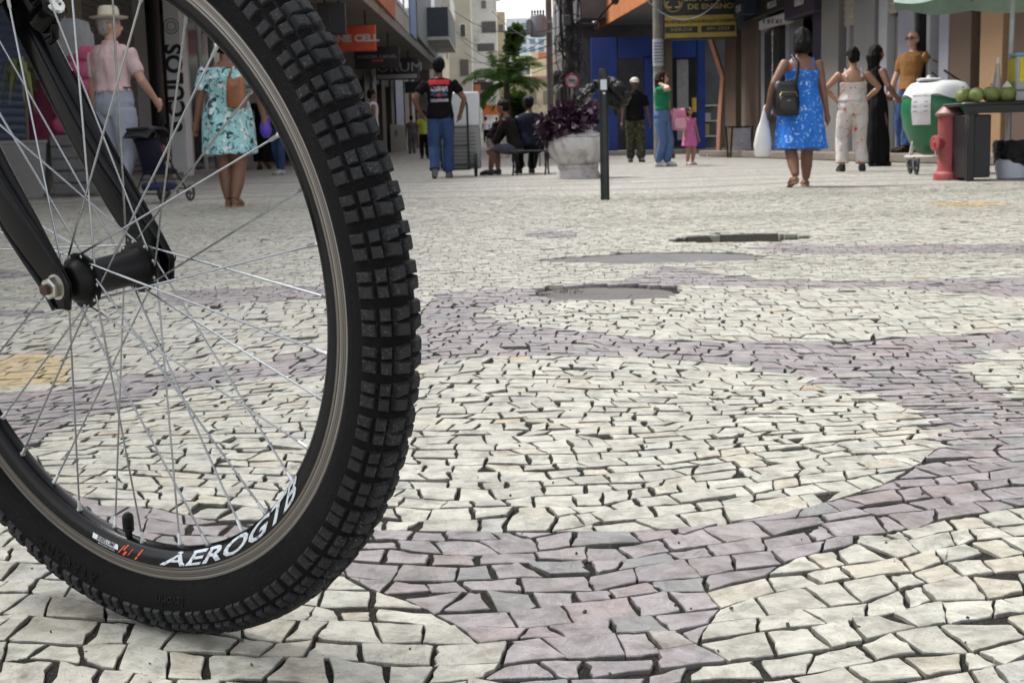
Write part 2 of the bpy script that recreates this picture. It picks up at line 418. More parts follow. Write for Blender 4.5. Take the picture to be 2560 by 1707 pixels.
# --- the stones
PITCH_V = .0475
def rowline(i, u):
    return .0055 * np.sin(u * 13.3 + i * 2.7) + .0050 * np.sin(u * 31.1 + i * 5.1) + .0036 * np.sin(u * 63.0 + i * 1.3) + .0022 * np.sin(u * 117.0 + i * 3.7)
def warp(u, v):
    g = .28 * (1 - np.exp(-((u + .02) / .5) ** 2)); k = .8 * np.cos(np.pi * (v - 1.55) / 1.45)      # rows bend with the bands
    return np.stack([u + .03 * np.sin(v * 2.1), v + k * g + .05 * np.sin(u * 1.9 + .6 + .25 * v) + .03 * np.sin(u * 3.9 - v * 1.3)], -1)
quads = []
for i in range(int(.15 / PITCH_V), int(12.6 / PITCH_V)):
    v0 = i * PITCH_V; hw = halfw(v0) + .25; v1 = v0 + PITCH_V
    k = int(2 * hw / .049) + 3
    w = np.clip(rng.normal(.049, .0115, k), .027, .08)
    u = -hw + np.cumsum(w) - rng.uniform(0, .045)
    ub = u + rng.normal(0, .0062, k); ut = u + rng.normal(0, .0062, k)
    A = np.stack([ub[:-1], np.full(k - 1, v0) + rowline(i, ub[:-1])], -1); B = np.stack([ub[1:], np.full(k - 1, v0) + rowline(i, ub[1:])], -1)
    C_ = np.stack([ut[1:], np.full(k - 1, v1) + rowline(i + 1, ut[1:])], -1); D = np.stack([ut[:-1], np.full(k - 1, v1) + rowline(i + 1, ut[:-1])], -1)
    quads.append(np.stack([A, B, C_, D], 1))
Q = np.concatenate(quads)                      # (n,4,2)
Q = warp(Q[..., 0], Q[..., 1])
cen = Q.mean(1)
keep = (cen[:, 1] > NY0 + .02) & (cen[:, 1] < NY1 - .02) & (np.abs(cen[:, 0]) < halfw(cen[:, 1]) - .02)
keep &= (rng.random(len(Q)) > .004) | (cen[:, 1] < 3)
Q = Q[keep]; flat = Q.reshape(-1, 2)
F0 = purpleF(flat); eps = 2e-3
near = np.abs(F0) < .045
for it in range(2):
    Fn = purpleF(flat[near]); gxv = (purpleF(flat[near] + [eps, 0]) - Fn) / eps; gyv = (purpleF(flat[near] + [0, eps]) - Fn) / eps
    g = np.stack([gxv, gyv], 1); g2 = np.maximum((g * g).sum(1), .3)
    sn = np.abs(F0[near]) < .022
    flat[np.nonzero(near)[0][sn]] -= (g * (Fn / g2)[:, None])[sn]
Q = flat.reshape(-1, 4, 2); cen = Q.mean(1); CF = purpleF(cen)
bad = sdf(cen, HOLE) < .012
for q in PATCH: bad |= sdf(cen, q) < .012
Q = Q[~bad]; cen = cen[~bad]; CF = CF[~bad]
yel = np.minimum(sdf(cen, YELLOW[0]), sdf(cen, YELLOW[1])) < 0
# drop slivers made by snapping
ar = .5 * np.abs((Q[:, 2, 0] - Q[:, 0, 0]) * (Q[:, 3, 1] - Q[:, 1, 1]) - (Q[:, 3, 0] - Q[:, 1, 0]) * (Q[:, 2, 1] - Q[:, 0, 1]))
ok = ar > .0005; Q, cen, CF, yel, ar = Q[ok], cen[ok], CF[ok], yel[ok], ar[ok]
NS = len(Q); print('stones', NS)
def stone_colour(f, yl):
    r = rng.random()
    if f < 0:
        c = np.array((.252, .229, .238)) * rng.uniform(.84, 1.16)
        if r < .10: c = np.array((.27, .232, .235)) * rng.uniform(.9, 1.1)
        elif r < .13: c = np.array((.30, .275, .26))
        elif r < .22: c = np.array((.2, .2, .205))
    else:
        c = np.array((.426, .418, .370)) * rng.uniform(.84, 1.1)
        if r < .14: c = np.array((.425, .40, .335)) * rng.uniform(.92, 1.06)
        elif r < .30: c = np.array((.405, .405, .36)) * rng.uniform(.92, 1.06)
        elif r < .306: c = np.array((.44, .36, .26))
        elif r < .325: c = np.array((.34, .34, .32))
    if yl: c = c * .45 + np.array((.52, .33, .075)) * .55 * rng.uniform(.8, 1.15)
    return c
def stone_geo(q, c0, col, lod):
    """outline with uneven edges -> flank, worn rim and a faintly tilted top"""
    gap = min(.0075, rng.gamma(2.0, .0007) + .0006) if lod < 2 else rng.uniform(.001, .0035)
    pts = []; rot_ = rng.random()
    if rng.random() < .07:
        j_ = rng.integers(4); q = q.copy(); q[j_] = q[j_] + (q[(j_ + rng.choice((1, 3))) % 4] - q[j_]) * rng.uniform(.15, .45); c0 = q.mean(0)
    for k in range(4):
        a, b = q[k], q[(k + 1) % 4]; e = b - a; L = np.hypot(*e) + 1e-9; nrm = np.array((-e[1], e[0])) / L
        if lod == 0:
            ch = abs(rng.normal(0, .05))
            ts = (ch, rng.uniform(.3, .45), rng.uniform(.55, .7), 1 - abs(rng.normal(0, .05))); jit = .0010
        elif lod == 1: ts = (.03, .5, .97); jit = .0012
        else: ts = (.0,); jit = .0
        for t in ts: pts.append(a + e * t + nrm * rng.normal(0, jit + 1e-9))
    pts = np.array(pts); d = c0 - pts; l = np.hypot(d[:, 0], d[:, 1])[:, None] + 1e-9
    pts = pts + d / l * np.minimum(gap * rng.uniform(.7, 1.6, (len(pts), 1)) * 1.2, l * .3)
    zo = rng.normal(.0, .0008); tx, ty = rng.normal(0, .012, 2)
    if rng.random() < .03: tx, ty = rng.normal(0, .07, 2); zo -= .002
    def zt(p): return np.clip(zo + (p[:, 0] - c0[0]) * tx + (p[:, 1] - c0[1]) * ty, -.006, .0035)
    n = len(pts)
    if lod == 2:
        V = [(x, y, z) for (x, y), z in zip(pts, zt(pts))] + [(x, y, -.056) for x, y in pts]
        Fc = [list(range(n))] + [[i, n + i, n + (i + 1) % n, (i + 1) % n] for i in range(n)]
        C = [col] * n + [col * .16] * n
    else:
        ins = pts + (c0 - pts) / np.hypot(*(c0 - pts).T)[:, None] * rng.uniform(.0006, .0016, (n, 1))
        V = [(x, y, z) for (x, y), z in zip(ins, zt(ins))] + [(x, y, z - rng.uniform(.0004, .0014)) for (x, y), z in zip(pts, zt(pts))] + [(x, y, -.014 if lod == 0 else -.056) for x, y in pts]
        Fc = [list(range(n))] + [[i, n + i, n + (i + 1) % n, (i + 1) % n] for i in range(n)] + [[n + i, 2 * n + i, 2 * n + (i + 1) % n, n + (i + 1) % n] for i in range(n)]
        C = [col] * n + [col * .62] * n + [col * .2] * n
    return V, Fc, [(*c_, rot_) for c_ in C]
def setcol(me, C):
    a = me.attributes.new('col', 'FLOAT_COLOR', 'POINT')
    buf = np.ones((len(C), 4), np.float32); buf[:, :4] = np.array(C); a.data.foreach_set('color', buf.ravel())
# projected size decides which stones are picked apart one by one
psz = np.zeros(NS); 
for i in np.nonzero(cen[:, 1] < 2.6)[0]:
    x, y, z = proj(Vector((cen[i, 0], cen[i, 1], 0)))
    if -40 < x < 2600 and 300 < y < 1740: psz[i] = ar[i] / z ** 3
    # stones that the tyre hides are not worth an object of their own
    if psz[i] and 560 < x < 760 and 1400 < y < 1560: psz[i] *= .5
single = set(np.argsort(-psz)[:300].tolist())
bv, bf, bc = [], [], []
for i in range(NS):
    col = stone_colour(CF[i], yel[i]); Y = cen[i, 1]
    lod = 0 if (Y < 2.1 or i in single) else (1 if Y < 4.2 else 2)
    V, Fc, C = stone_geo(Q[i], cen[i], col, lod)
    if i in single:
        c = cen[i]; me = bpy.data.meshes.new('stone'); me.from_pydata([(x - c[0], y - c[1], z) for x, y, z in V], [], Fc); setcol(me, C); me.materials.append(STONE)
        so = link('stone', me, pavement); so.location = (c[0], c[1], 0)
    else:
        b = len(bv); bv += V; bf += [[b + k for k in f] for f in Fc]; bc += C
me = bpy.data.meshes.new('stones'); me.from_pydata(bv, [], bf); setcol(me, bc); me.materials.append(STONE)
so = link('stones', me, pavement); so['kind'] = 'stuff'

# --- patches and the hole
def patch_mat(name, col):
    m, n, b = newmat(name); p = wpos(n)
    a = noise(n, 90, 6, .7, p); k = noise(n, 5, 4, .6, p)
    v = nd(n, 'ShaderNodeTexVoronoi', feature='DISTANCE_TO_EDGE', voronoi_dimensions='2D'); v.inputs['Scale'].default_value = 3.2; n.links.new(wpos(n), v.inputs[0])
    c = ramp(n, a.outputs[0], [(.3, tuple(x * .75 for x in col)), (.7, tuple(x * 1.2 for x in col))]).outputs[0]
    c = mix(n, ramp(n, k.outputs[0], [(.4, (0, 0, 0)), (.7, (.6, .6, .6))]).outputs[0], c, tuple(x * .7 for x in col))
    c = mix(n, ramp(n, v.outputs[0], [(.004, (1, 1, 1)), (.012, (0, 0, 0))]).outputs[0], c, (.03, .03, .03))
    n.links.new(c, b.inputs['Base Color']); b.inputs['Roughness'].default_value = .9
    bump(n, b, a.outputs[0], .6, .006); return m
for q, z, col, lb in ((PATCH[0], -.005, (.155, .148, .15), 'flat grey cement patch set flush in the paving beyond the manhole'), (PATCH[1], -.011, (.13, .122, .115), 'sunken grey cement cover in a hole in the paving')):
    mb = MB(); qq = chaikin(q, 2); mb.poly([(x, y, z - .05) for x, y in qq], (0, 0, .05))
    o = mb.build('cement_patch', patch_mat('cement_%d' % len(bpy.data.materials), col)); o['kind'] = 'structure'; o['label'] = lb
grass_mat = M('weed', (.055, .075, .025), .8, var=.4, scale=30)
def tuft(mb, c, r, n, h, seed):
    rr = random.Random(seed)
    for _ in range(n):
        a = rr.uniform(0, 6.28); d = r * math.sqrt(rr.random()); x, y = c[0] + d * math.cos(a), c[1] + d * math.sin(a)
        t = rr.uniform(0, 6.28); w = rr.uniform(.002, .004); hh = h * rr.uniform(.4, 1.1); lx, ly = rr.uniform(-.6, .6) * hh, rr.uniform(-.6, .6) * hh
        p = Vector((x, y, c[2])); wv = Vector((math.cos(t) * w, math.sin(t) * w, 0))
        mb.add([p - wv, p + wv, p + wv * .6 + Vector((lx * .4, ly * .4, hh * .6)), p + Vector((lx, ly, hh))], [(0, 1, 2), (0, 2, 3)])
mb = MB()
for px, py, r, n in ((1512, 503, .16, 340), (1560, 498, .1, 120), (1350, 730, .04, 120), (1420, 722, .05, 130), (1700, 600, .05, 160), (1990, 592, .05, 140), (1330, 438, .5, 300)):
    g = gp(px, py); tuft(mb, (g.x, g.y, -.02), r, n, .016, int(px))
o = mb.build('weeds', grass_mat); tag(o, 'low green weeds growing in paving cracks and holes', 'weeds', kind='stuff')
# small grit and litter lying on the stones
mb = MB()
for k in range(170):
    Y = .95 + 3.2 * random.random() ** 1.6; X = random.uniform(-.42, .42) * Y; s = random.uniform(.0008, .0022)
    mb.box((X, Y, .0012 + s * .3), (s * random.uniform(1, 2.2), s * 1.3, s), Euler((random.random() * 6, random.random() * 6, random.random() * 6)).to_matrix())
o = mb.build('grit', M('grit', (.07, .062, .052), .9, var=.4, scale=200)); tag(o, 'scattered dark grit and crumbs on the paving stones', 'grit', kind='stuff')
# ================================================================== buildings
CON = M('grey_render', (.24, .235, .225), .85, var=.18, scale=1.2, bmp=.3, bscale=40, dirt=(.12, .115, .105), dirt_s=.9)
CREAM = M('cream_render', (.58, .51, .37), .85, var=.12, scale=1.0, dirt=(.25, .22, .17), dirt_s=.7); WHITEW = M('white_render', (.66, .65, .62), .85, var=.1, scale=1.0, dirt=(.3, .29, .27), dirt_s=.6)
DARKIN = M('interior_shade', (.010, .009, .009), .9, var=.4, scale=.8); GREYP = M('grey_pillar', (.20, .195, .20), .8, var=.1, scale=3, bmp=.2, bscale=80); ORANGE = M('orange_render', (.52, .17, .075), .8, var=.15, scale=1.5, dirt=(.35, .16, .1), dirt_s=1.2)  # interior walls near-black: darkness of the unlit shops put into the colour
BLUEW = M('blue_paint', (.010, .045, .27), .5, var=.15, scale=2, dirt=(.008, .03, .16), dirt_s=1.5); BROWNG = M('brown_granite', (.105, .072, .052), .6, var=.35, scale=60); TANW = M('tan_granite', (.30, .19, .105), .6, var=.3, scale=60)
DARKW = M('dark_cladding', (.014, .012, .011), .55, var=.3, scale=8); GLASS = M('shop_glass', (.03, .035, .04), .12, var=.2, scale=2, spec=.8); ALU = M('aluminium_frame', (.36, .37, .40), .45, .4, var=.06)
def brick_root(name, label, loc, cat='building', group=None): return thing(name, label, cat, loc, 0, group)
def bpart(mb, name, m, root, smooth=None, parent=None):
    o = mb.build(name, m, parent or root, smooth)
    if parent is None: o.location = -Vector(root.location)
    return o
class Wall:
    def __init__(s, p0, p1):
        s.p0 = Vector((p0[0], p0[1], 0)); d = Vector((p1[0], p1[1], 0)) - s.p0; s.L = d.length; s.d = d.normalized()
        s.n = Vector((s.d.y, -s.d.x, 0))
        if s.n.dot(CAM - s.p0) < 0: s.n = -s.n
    def hit(s, px, py):
        r = ray(px, py); t = (s.p0 - CAM).dot(s.n) / r.dot(s.n); P = CAM + r * t
        return (P - s.p0).dot(s.d), P.z
    def quad(s, mb, s0, s1, z0, z1, o0, o1, bev=0.0):
        """box on the wall between s0..s1, z0..z1, standing from o0 to o1 out of its plane"""
        c = s.p0 + s.d * ((s0 + s1) / 2) + s.n * ((o0 + o1) / 2) + Vector((0, 0, (z0 + z1) / 2))
        R = Matrix((s.d, s.n, (0, 0, 1))).transposed()
        return mb.box(c, (abs(s1 - s0), abs(o1 - o0), abs(z1 - z0)), R, 0, bev)
    def px(s, mb, x0, y0, x1, y1, o0=0.0, o1=.06, bev=0.0):
        ym = 200; a, _ = s.hit(x0, ym); b, _ = s.hit(x1, ym); xm = (x0 + x1) / 2
        z1 = s.hit(xm, y0)[1] if y0 is not None else 3.4; z0 = s.hit(xm, y1)[1] if y1 is not None else 0.0
        if abs(z0) < .12: z0 = 0.0
        return s.quad(mb, min(a, b), max(a, b), z0, z1, o0, o1, bev)
    def text(s, txt, px_, py_, size, mat, root, out=.08, vertical=False, rot=0.0, bold=0.0, sx=1.0, parent=None, name='lettering', flip=False):
        me = text_mesh(txt, size, .004, 'CENTER', bold, 0, sx); a, z = s.hit(px_, py_)
        o = link(name, me, parent or root, mat)
        dd = s.d if Vector((1, 0, 0)).dot(s.d) > 0 or flip else -s.d
        if s.n.cross(Vector((0, 0, 1))).dot(dd) > 0: dd = -dd
        dd = Vector((0, 0, 1)).cross(s.n)
        R = Matrix((dd, (0, 0, 1), s.n)).transposed().to_4x4() @ Matrix.Rotation(rot, 4, 'Z')
        pos = s.p0 + s.d * a + s.n * out + Vector((0, 0, z))
        T = Matrix.Translation(pos - Vector(root.location)) @ R
        if parent is not None: T = parent.matrix_local.inverted() @ T
        o.matrix_local = T; return o
def slats(root, wall, x0, x1, ytop, ybot, mat, name, pitch=.09, out=.02, frame=None):
    a, _ = wall.hit(x0, 200); b, _ = wall.hit(x1, 200); a, b = min(a, b), max(a, b); xm = (x0 + x1) / 2; zt = wall.hit(xm, ytop)[1]; zb = max(.02, wall.hit(xm, ybot)[1]) if ybot else .02
    mb = MB(); wall.quad(mb, a, b, zb, zt, out - .03, out); sh_ = bpart(mb, name, mat, root); me = None; z = zb
    while z < zt - pitch:
        if me is None:
            mb = MB(); R = Matrix((wall.d, wall.n, (0, 0, 1))).transposed(); w = b - a
            mb.rings([[R @ Vector((sx * w / 2, y, zz)) for y, zz in ((0, .004), (.016, pitch * .3), (.020, pitch * .55), (.010, pitch * .9), (0, pitch * .97))] for sx in (-1, 1)]); me = mb.mesh('slat'); me.materials.append(mat)
        so = link('slat', me, sh_); so.location = wall.p0 + wall.d * ((a + b) / 2) + wall.n * (out + .001) + Vector((0, 0, z)); z += pitch
    return sh_

# ---------------------------------------------------------------- left shop row, near part
WL = Wall((-6.75, 10.0), (-6.55, 30.0))
L1 = brick_root('shop_building', 'grey building with roller shutters and a white pillar lettered OCULOS behind the wheel', (-8.5, 20, 0))
mb = MB(); WL.quad(mb, -6, 21, 3.55, 10.5, -.3, 0); bpart(mb, 'upper_wall', CON, L1)
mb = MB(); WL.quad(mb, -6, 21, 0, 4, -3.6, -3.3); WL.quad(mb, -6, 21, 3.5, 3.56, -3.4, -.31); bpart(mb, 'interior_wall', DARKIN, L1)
mb = MB(); WL.quad(mb, -6, 21, 0, .08, -3.3, .35); bpart(mb, 'step', CON, L1)
BLUES = M('blue_shutter', (.018, .055, .125), .55, var=.2, scale=1.5, dirt=(.012, .03, .06), dirt_s=2)
slats(L1, WL, -420, 150, -30, 470, BLUES, 'shutter', .11); slats(L1, WL, 207, 336, -30, 455, M('brown_shutter', (.075, .068, .062), .6, var=.2, scale=2), 'shutter', .10)
for x0, x1, m, out in ((150, 207, M('beige_pillar', (.24, .19, .14), .8), .06), (336, 366, GREYP, .05), (462, 470, ALU, .05), (500, 507, ALU, .02), (528, 536, M('green_frame', (.05, .10, .08), .6), .02), (556, 566, ALU, .03)):
    mb = MB(); WL.px(mb, x0, -60, x1, 452 if x1 < 340 else 428, -.25, out, .01); bpart(mb, 'pillar', m, L1)
YP = 26.5; p_, q_ = at(401, -60, YP), at(463, 300, YP); mb = MB(); mb.bb((p_.x, YP, .0), (q_.x, YP + .5, p_.z), 0, .012); pl = bpart(mb, 'sign_pillar', M('white_panel', (.74, .74, .76), .5, var=.06, scale=3), L1)
p_, q_ = at(366, -60, YP), at(400, 300, YP); mb = MB(); mb.bb((p_.x, YP + .02, .0), (q_.x - .005, YP + .5, p_.z), 0, .012); bpart(mb, 'pillar', DARKW, L1)
INK = M('sign_black', (.010, .010, .012), .5)
v_ = at(441, 226, YP); o = link('lettering', text_mesh('ÓCULOS', .44, .006, 'CENTER', .014, 0, .98), L1, INK); o.location = Vector((v_.x, YP - .008, v_.z)) - Vector(L1.location); o.rotation_euler = (math.pi / 2, -math.pi / 2, 0)
mb = MB(); c = at(428, 66, YP - .01); Rw = Matrix(((1, 0, 0), (0, 0, -1), (0, 1, 0)))
for rr_ in (.14, .085): mb.tube([c + Rw @ Vector((rr_ * math.cos(q), rr_ * math.sin(q), 0)) for q in [2 * math.pi * j / 28 for j in range(28)]], .008, 6, closed=True)
bpart(mb, 'emblem', M('emblem_grey', (.16, .16, .18), .5), L1)
mb = MB(); WL.px(mb, 470, 330, 560, 428, -.6, -.3); bpart(mb, 'display_shelf', M('shelf_white', (.34, .35, .34), .6), L1)
for k, (x0, x1) in enumerate(((508, 527), (537, 555), (471, 499))): mb = MB(); WL.px(mb, x0, -40, x1, 420, -.02, -.005); bpart(mb, 'pane', GLASS, L1)
mb = MB(); WL.quad(mb, -6, 18.0, 3.7, 4.0, .0, 2.2); bpart(mb, 'canopy', CON, L1)

# ---------------------------------------------------------------- left shop row, far part under the long canopy
WL2 = Wall((-6.55, 30.05), (-4.7, 74.0))
L2 = brick_root('shop_building', 'long row of shops under a grey concrete canopy with hanging signs', (-7.5, 50, 0))
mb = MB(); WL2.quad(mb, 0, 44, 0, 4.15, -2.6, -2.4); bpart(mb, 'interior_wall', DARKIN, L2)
mb = MB(); WL2.quad(mb, 0, 44, 3.05, 4.16, -.25, 0); bpart(mb, 'lintel', M('shop_lintel', (.05, .047, .045), .7, var=.3, scale=1), L2)
mb = MB(); mb.add([(-6.6, 29.5, 4.16), (-3.62, 29.5, 4.16), (-3.5, 74, 4.45), (-4.7, 74, 4.45), (-6.6, 29.5, 4.5), (-3.62, 29.5, 4.5), (-3.5, 74, 4.8), (-4.7, 74, 4.8)], [(0, 1, 2, 3), (4, 7, 6, 5), (0, 4, 5, 1), (1, 5, 6, 2), (2, 6, 7, 3), (3, 7, 4, 0)]); bpart(mb, 'canopy', M('canopy_concrete', (.27, .255, .235), .85, var=.15, scale=.8, dirt=(.12, .11, .1), dirt_s=.8), L2)
tone = {'k': M('door_black', (.03, .028, .028), .6), 'g': M('door_grey', (.14, .135, .13), .6), 'b': BLUEW, 't': M('door_tan', (.20, .16, .12), .7), 'w': M('door_pale', (.30, .28, .26), .7), 'n': M('door_brown', (.075, .055, .042), .7)}
for x0, x1, k in ((600, 640, 'g'), (742, 762, 'k'), (880, 893, 'g'), (906, 918, 'k'), (927, 936, 'g'), (949, 958, 'n'), (972, 979, 'n'), (984, 1003, 'b'), (1006, 1017, 't'), (1024, 1031, 'w'), (1038, 1046, 't'), (1054, 1066, 'k')):
    mb = MB(); WL2.px(mb, x0, 190, x1, None, -.2, .07); bpart(mb, 'pillar', tone[k], L2)
mb = MB(); WL2.px(mb, 962, 312, 1000, 386, .1, .16); pb = bpart(mb, 'wooden_board', tone['n'], L2)
a, z = WL2.hit(981, 333); c = WL2.p0 + WL2.d * a + WL2.n * .17 + Vector((0, 0, z)); Rw = Matrix((Vector((0, 0, 1)).cross(WL2.n), (0, 0, 1), WL2.n)).transposed()
mb = MB(); mb.tube([c + Rw @ Vector((.38 * math.cos(q), .17 * math.sin(q), 0)) for q in [2 * math.pi * j / 28 for j in range(28)]], .03, 6, closed=True); bpart(mb, 'emblem', tone['t'], L2)
# upper storeys standing over the canopy, one block after the other up the street
def upper(y0, y1, z0, z1, xf, m, label, win=(), name='house', balc=None):
    r = brick_root(name, label, (xf - 3, (y0 + y1) / 2, 0)); mb = MB(); mb.bb((xf - 6, y0, z0), (xf, y1, z1)); bpart(mb, 'wall', m, r)
    for (ya, yb, za, zb) in win:
        mb = MB(); mb.bb((xf - .05, ya, za), (xf + .03, yb, zb)); w = bpart(mb, 'window', ALU, r)
        mb = MB(); mb.bb((xf + .031, ya + .12, za + .12), (xf + .04, yb - .12, zb - .12)); o = mb.build('pane', GLASS, w); 
    if balc:
        for (ya, yb, za, zb, d, mm) in balc:
            mb = MB(); mb.bb((xf, ya, za - .14), (xf + d, yb, za)); s_ = bpart(mb, 'balcony', WHITEW, r); mb = MB(); mb.bb((xf, ya, za), (xf + d, ya + .05, zb)); mb.bb((xf + d - .05, ya + .05, za), (xf + d, yb, zb)); mb.build('railing', mm, s_)
    return r
upper(30.2, 36.9, 4.52, 9.5, -3.72, M('grey_facade', (.20, .20, .205), .8, dirt=(.1, .1, .1), dirt_s=1), 'dark grey upper storey over the near end of the canopy', [(31.5, 35.5, 5.4, 7.2)])
upper(37, 45.6, 4.55, 10, -3.52, ORANGE, 'salmon orange upper storey above the canopy', [(38, 44, 6.3, 8.2)])
upper(45.7, 52.5, 4.6, 10.5, -3.55, M('pale_facade', (.42, .42, .36), .7, var=.25, scale=.7), 'pale upper storey with signs past the orange one', [(46.2, 49, 5.2, 7), (49.6, 52, 5.2, 7)])
upper(52.6, 56, 4.65, 11, -3.5, M('blue_facade', (.14, .27, .50), .6), 'narrow light blue upper storey')
upper(56.1, 78, 4.8, 14, -3.45, M('blue_grey_facade', (.25, .27, .30), .7, var=.12, scale=.6), 'blue grey building with a railed balcony', [(58, 62, 9.5, 11.5), (66, 70, 6.5, 8.6)], balc=[(63, 72, 5.3, 6.6, .95, M('balcony_rail', (.05, .06, .075), .6))])
mb = MB()
# shops at street level further on
r = brick_root('shop_building', 'grey shopfronts further up the left side of the street', (-6, 88, 0)); mb = MB(); mb.bb((-9, 74.2, 0), (-4.6, 100, 4.6)); bpart(mb, 'wall', M('far_shop_wall', (.12, .11, .10), .8, var=.35, scale=.5), r)
for i in range(6): mb = MB(); mb.bb((-4.7, 75.5 + i * 4, gz(76)), (-4.55, 78.5 + i * 4, 3.4)); bpart(mb, 'door', tone['ktnwg'[i % 5]], r)
upper(78.2, 100, 4.7, 17, -4.0, CREAM, 'cream building with shuttered windows and dark awnings', [(80 + 5 * i, 83 + 5 * i, z, z + 2) for i in range(4) for z in (6.2, 10)], balc=[(84, 92, 8.6, 9.5, .8, WHITEW)])

r = brick_root('house', 'plain grey house mass behind the left shop row', (-20, 95, 0)); mb = MB(); mb.bb((-32, 62, 0), (-9.1, 150, 13)); bpart(mb, 'wall', CON, r)
mb = MB(); mb.bb((-9.05, 74, 0), (-4.02, 78.19, 14)); bpart(mb, 'party_wall', CON, r)
def block(x0, x1, ytop, Y, depth, m, label, rows=(), name='house', ybase=None, roof=None):
    """building that faces the camera at distance Y, given by photo columns"""
    a, b = at(x0, 250, Y), at(x1, 250, Y); zt = at((x0 + x1) / 2, ytop, Y).z
    r = brick_root(name, label, ((a.x + b.x) / 2, Y + depth / 2, 0)); mb = MB(); mb.bb((a.x, Y, 0), (b.x, Y + depth, zt)); bpart(mb, 'wall', m, r)
    for (xa, ya, xb, yb, mm) in rows:
        p, q = at(xa, ya, Y), at(xb, yb, Y); mb = MB(); mb.bb((p.x, Y - .08, q.z), (q.x, Y + .05, p.z)); w = bpart(mb, 'window', mm[0], r)
        if mm[1] is not None:
            k = min(.12, (q.x - p.x) * .15); mb = MB(); mb.bb((p.x + k, Y - .095, q.z + k), (q.x - k, Y - .081, p.z - k)); mb.build('pane', mm[1], w)
    if roof is not None: mb = MB(); mb.bb((a.x - .3, Y - .4, zt), (b.x + .3, Y + depth, zt + .35)); bpart(mb, 'cornice', roof, r)
    return r
WG = (WHITEW, GLASS); SH = (M('shutter_grey', (.10, .09, .09), .7), None); FRB = (M('window_blue', (.15, .25, .33), .4), None)
block(1100, 1182, -60, 104, 12, M('stone_facade', (.50, .48, .42), .85, var=.15, scale=.4), 'tall grey cream house behind the street lamp', [(1148, 60, 1166, 95, WG), (1150, 150, 1172, 190, SH)], roof=WHITEW)
block(1181, 1246, -40, 112, 14, WHITEW, 'white apartment house with balconies closing the left side', [(1204, 55, 1240, 82, SH), (1193, 110, 1236, 128, SH), (1200, 0, 1218, 25, WG), (1224, 140, 1240, 170, WG), (1192, 200, 1215, 240, SH)], roof=CREAM)
block(1240, 1268, 30, 140, 12, M('ochre_gable', (.40, .33, .22), .85), 'narrow ochre house end', [(1246, 62, 1258, 80, SH)])
block(1262, 1395, 200, 150, 12, CREAM, 'low cream building at the end of the street', [(1290 + 34 * i, 228, 1308 + 34 * i, 262, (M('window_tan', (.22, .19, .15), .6), None)) for i in range(3)] + [(1290 + 34 * i, 290, 1308 + 34 * i, 330, SH) for i in range(3)], roof=M('pink_cornice', (.45, .24, .22), .8))
block(1262, 1330, 140, 200, 12, M('white_house', (.62, .62, .60), .85), 'white house stepping up behind the palm tree', [(1275 + 20 * i, 168, 1287 + 20 * i, 185, FRB) for i in range(3)])
block(1330, 1420, 130, 190, 12, M('pale_yellow', (.55, .47, .30), .85), 'pale yellow house with an orange band', [(1345, 132, 1372, 146, (ORANGE, None))])
hotel = block(1270, 1400, 45, 260, 16, M('hotel_white', (.58, .62, .65), .8), 'big pale blue apartment block on the hill far behind', [(1280 + 22 * i, y, 1294 + 22 * i, y + 13, FRB) for i in range(5) for y in (58, 78, 98, 118)])

# ---------------------------------------------------------------- right side: orange canopy house and blue shop
RB = brick_root('shop_building', 'blue corner shop under an orange fascia', (4.5, 47, 0))
Yb = 43.5
def bb_px(mb, x0, y0, x1, y1, Y, d0, d1):
    p, q = at(x0, y0, Y), at(x1, y1, Y); z0 = q.z if y1 < 372 else 0.0
    return mb.bb((p.x, Y - d0, z0), (q.x, Y + d1, p.z))
mb = MB(); bb_px(mb, 1478, 95, 1545, 400, Yb, 0, .3); bb_px(mb, 1545, 95, 1745, 142, Yb, 0, .3); bb_px(mb, 1610, 142, 1640, 400, Yb, 0, .3); bpart(mb, 'wall', BLUEW, RB)
mb = MB(); mb.bb((2.2, Yb + 2.6, 0), (7.5, Yb + 2.8, 4.2)); mb.bb((2.4, Yb, 4.25), (7.5, Yb + 14, 9)); bpart(mb, 'interior_wall', M('shop_inside', (.10, .10, .11), .8, var=.4, scale=1.2), RB)
mb = MB(); bb_px(mb, 1680, 142, 1745, 365, Yb + 1.0, 0, .05); bpart(mb, 'glass_front', GLASS, RB)
mb = MB(); bb_px(mb, 1744, 92, 1764, 400, Yb - 1.2, 0, .35); bpart(mb, 'door_post', BLUEW, RB, None)
mb = MB(); bb_px(mb, 1730, 245, 1743, 280, Yb - .5, 0, .04); bpart(mb, 'poster', M('yellow_poster', (.62, .48, .03), .6), RB)
mb = MB(); bb_px(mb, 1692, 150, 1722, 350, Yb + .6, 0, .04); bpart(mb, 'white_panel', M('panel_pale', (.30, .30, .31), .6), RB)
mb = MB(); A = Vector((2.86, 47.6, 0)); B = Vector((3.95, 34.5, 0)); WF = Wall(A.xy, B.xy)
WF.quad(mb, -1, WF.L, 4.05, 9.5, -.05, 0); bpart(mb, 'fascia', M('orange_fascia', (.56, .20, .07), .75, var=.18, scale=1.4, dirt=(.42, .17, .08), dirt_s=1.6), RB)
mb = MB(); mb.add([tuple(A + Vector((0.05, 0, 4.22))), tuple(B + Vector((.05, 0, 4.22))), (8, 34.5, 4.22), (8, 48, 4.22), tuple(A + Vector((.05, 0, 4.3))), tuple(B + Vector((.05, 0, 4.3))), (8, 34.5, 4.3), (8, 48, 4.3)], [(0, 1, 2, 3), (4, 7, 6, 5), (0, 4, 5, 1), (1, 5, 6, 2), (2, 6, 7, 3), (3, 7, 4, 0)]); bpart(mb, 'canopy', M('canopy_grey', (.16, .16, .165), .85, var=.2, scale=1), RB)
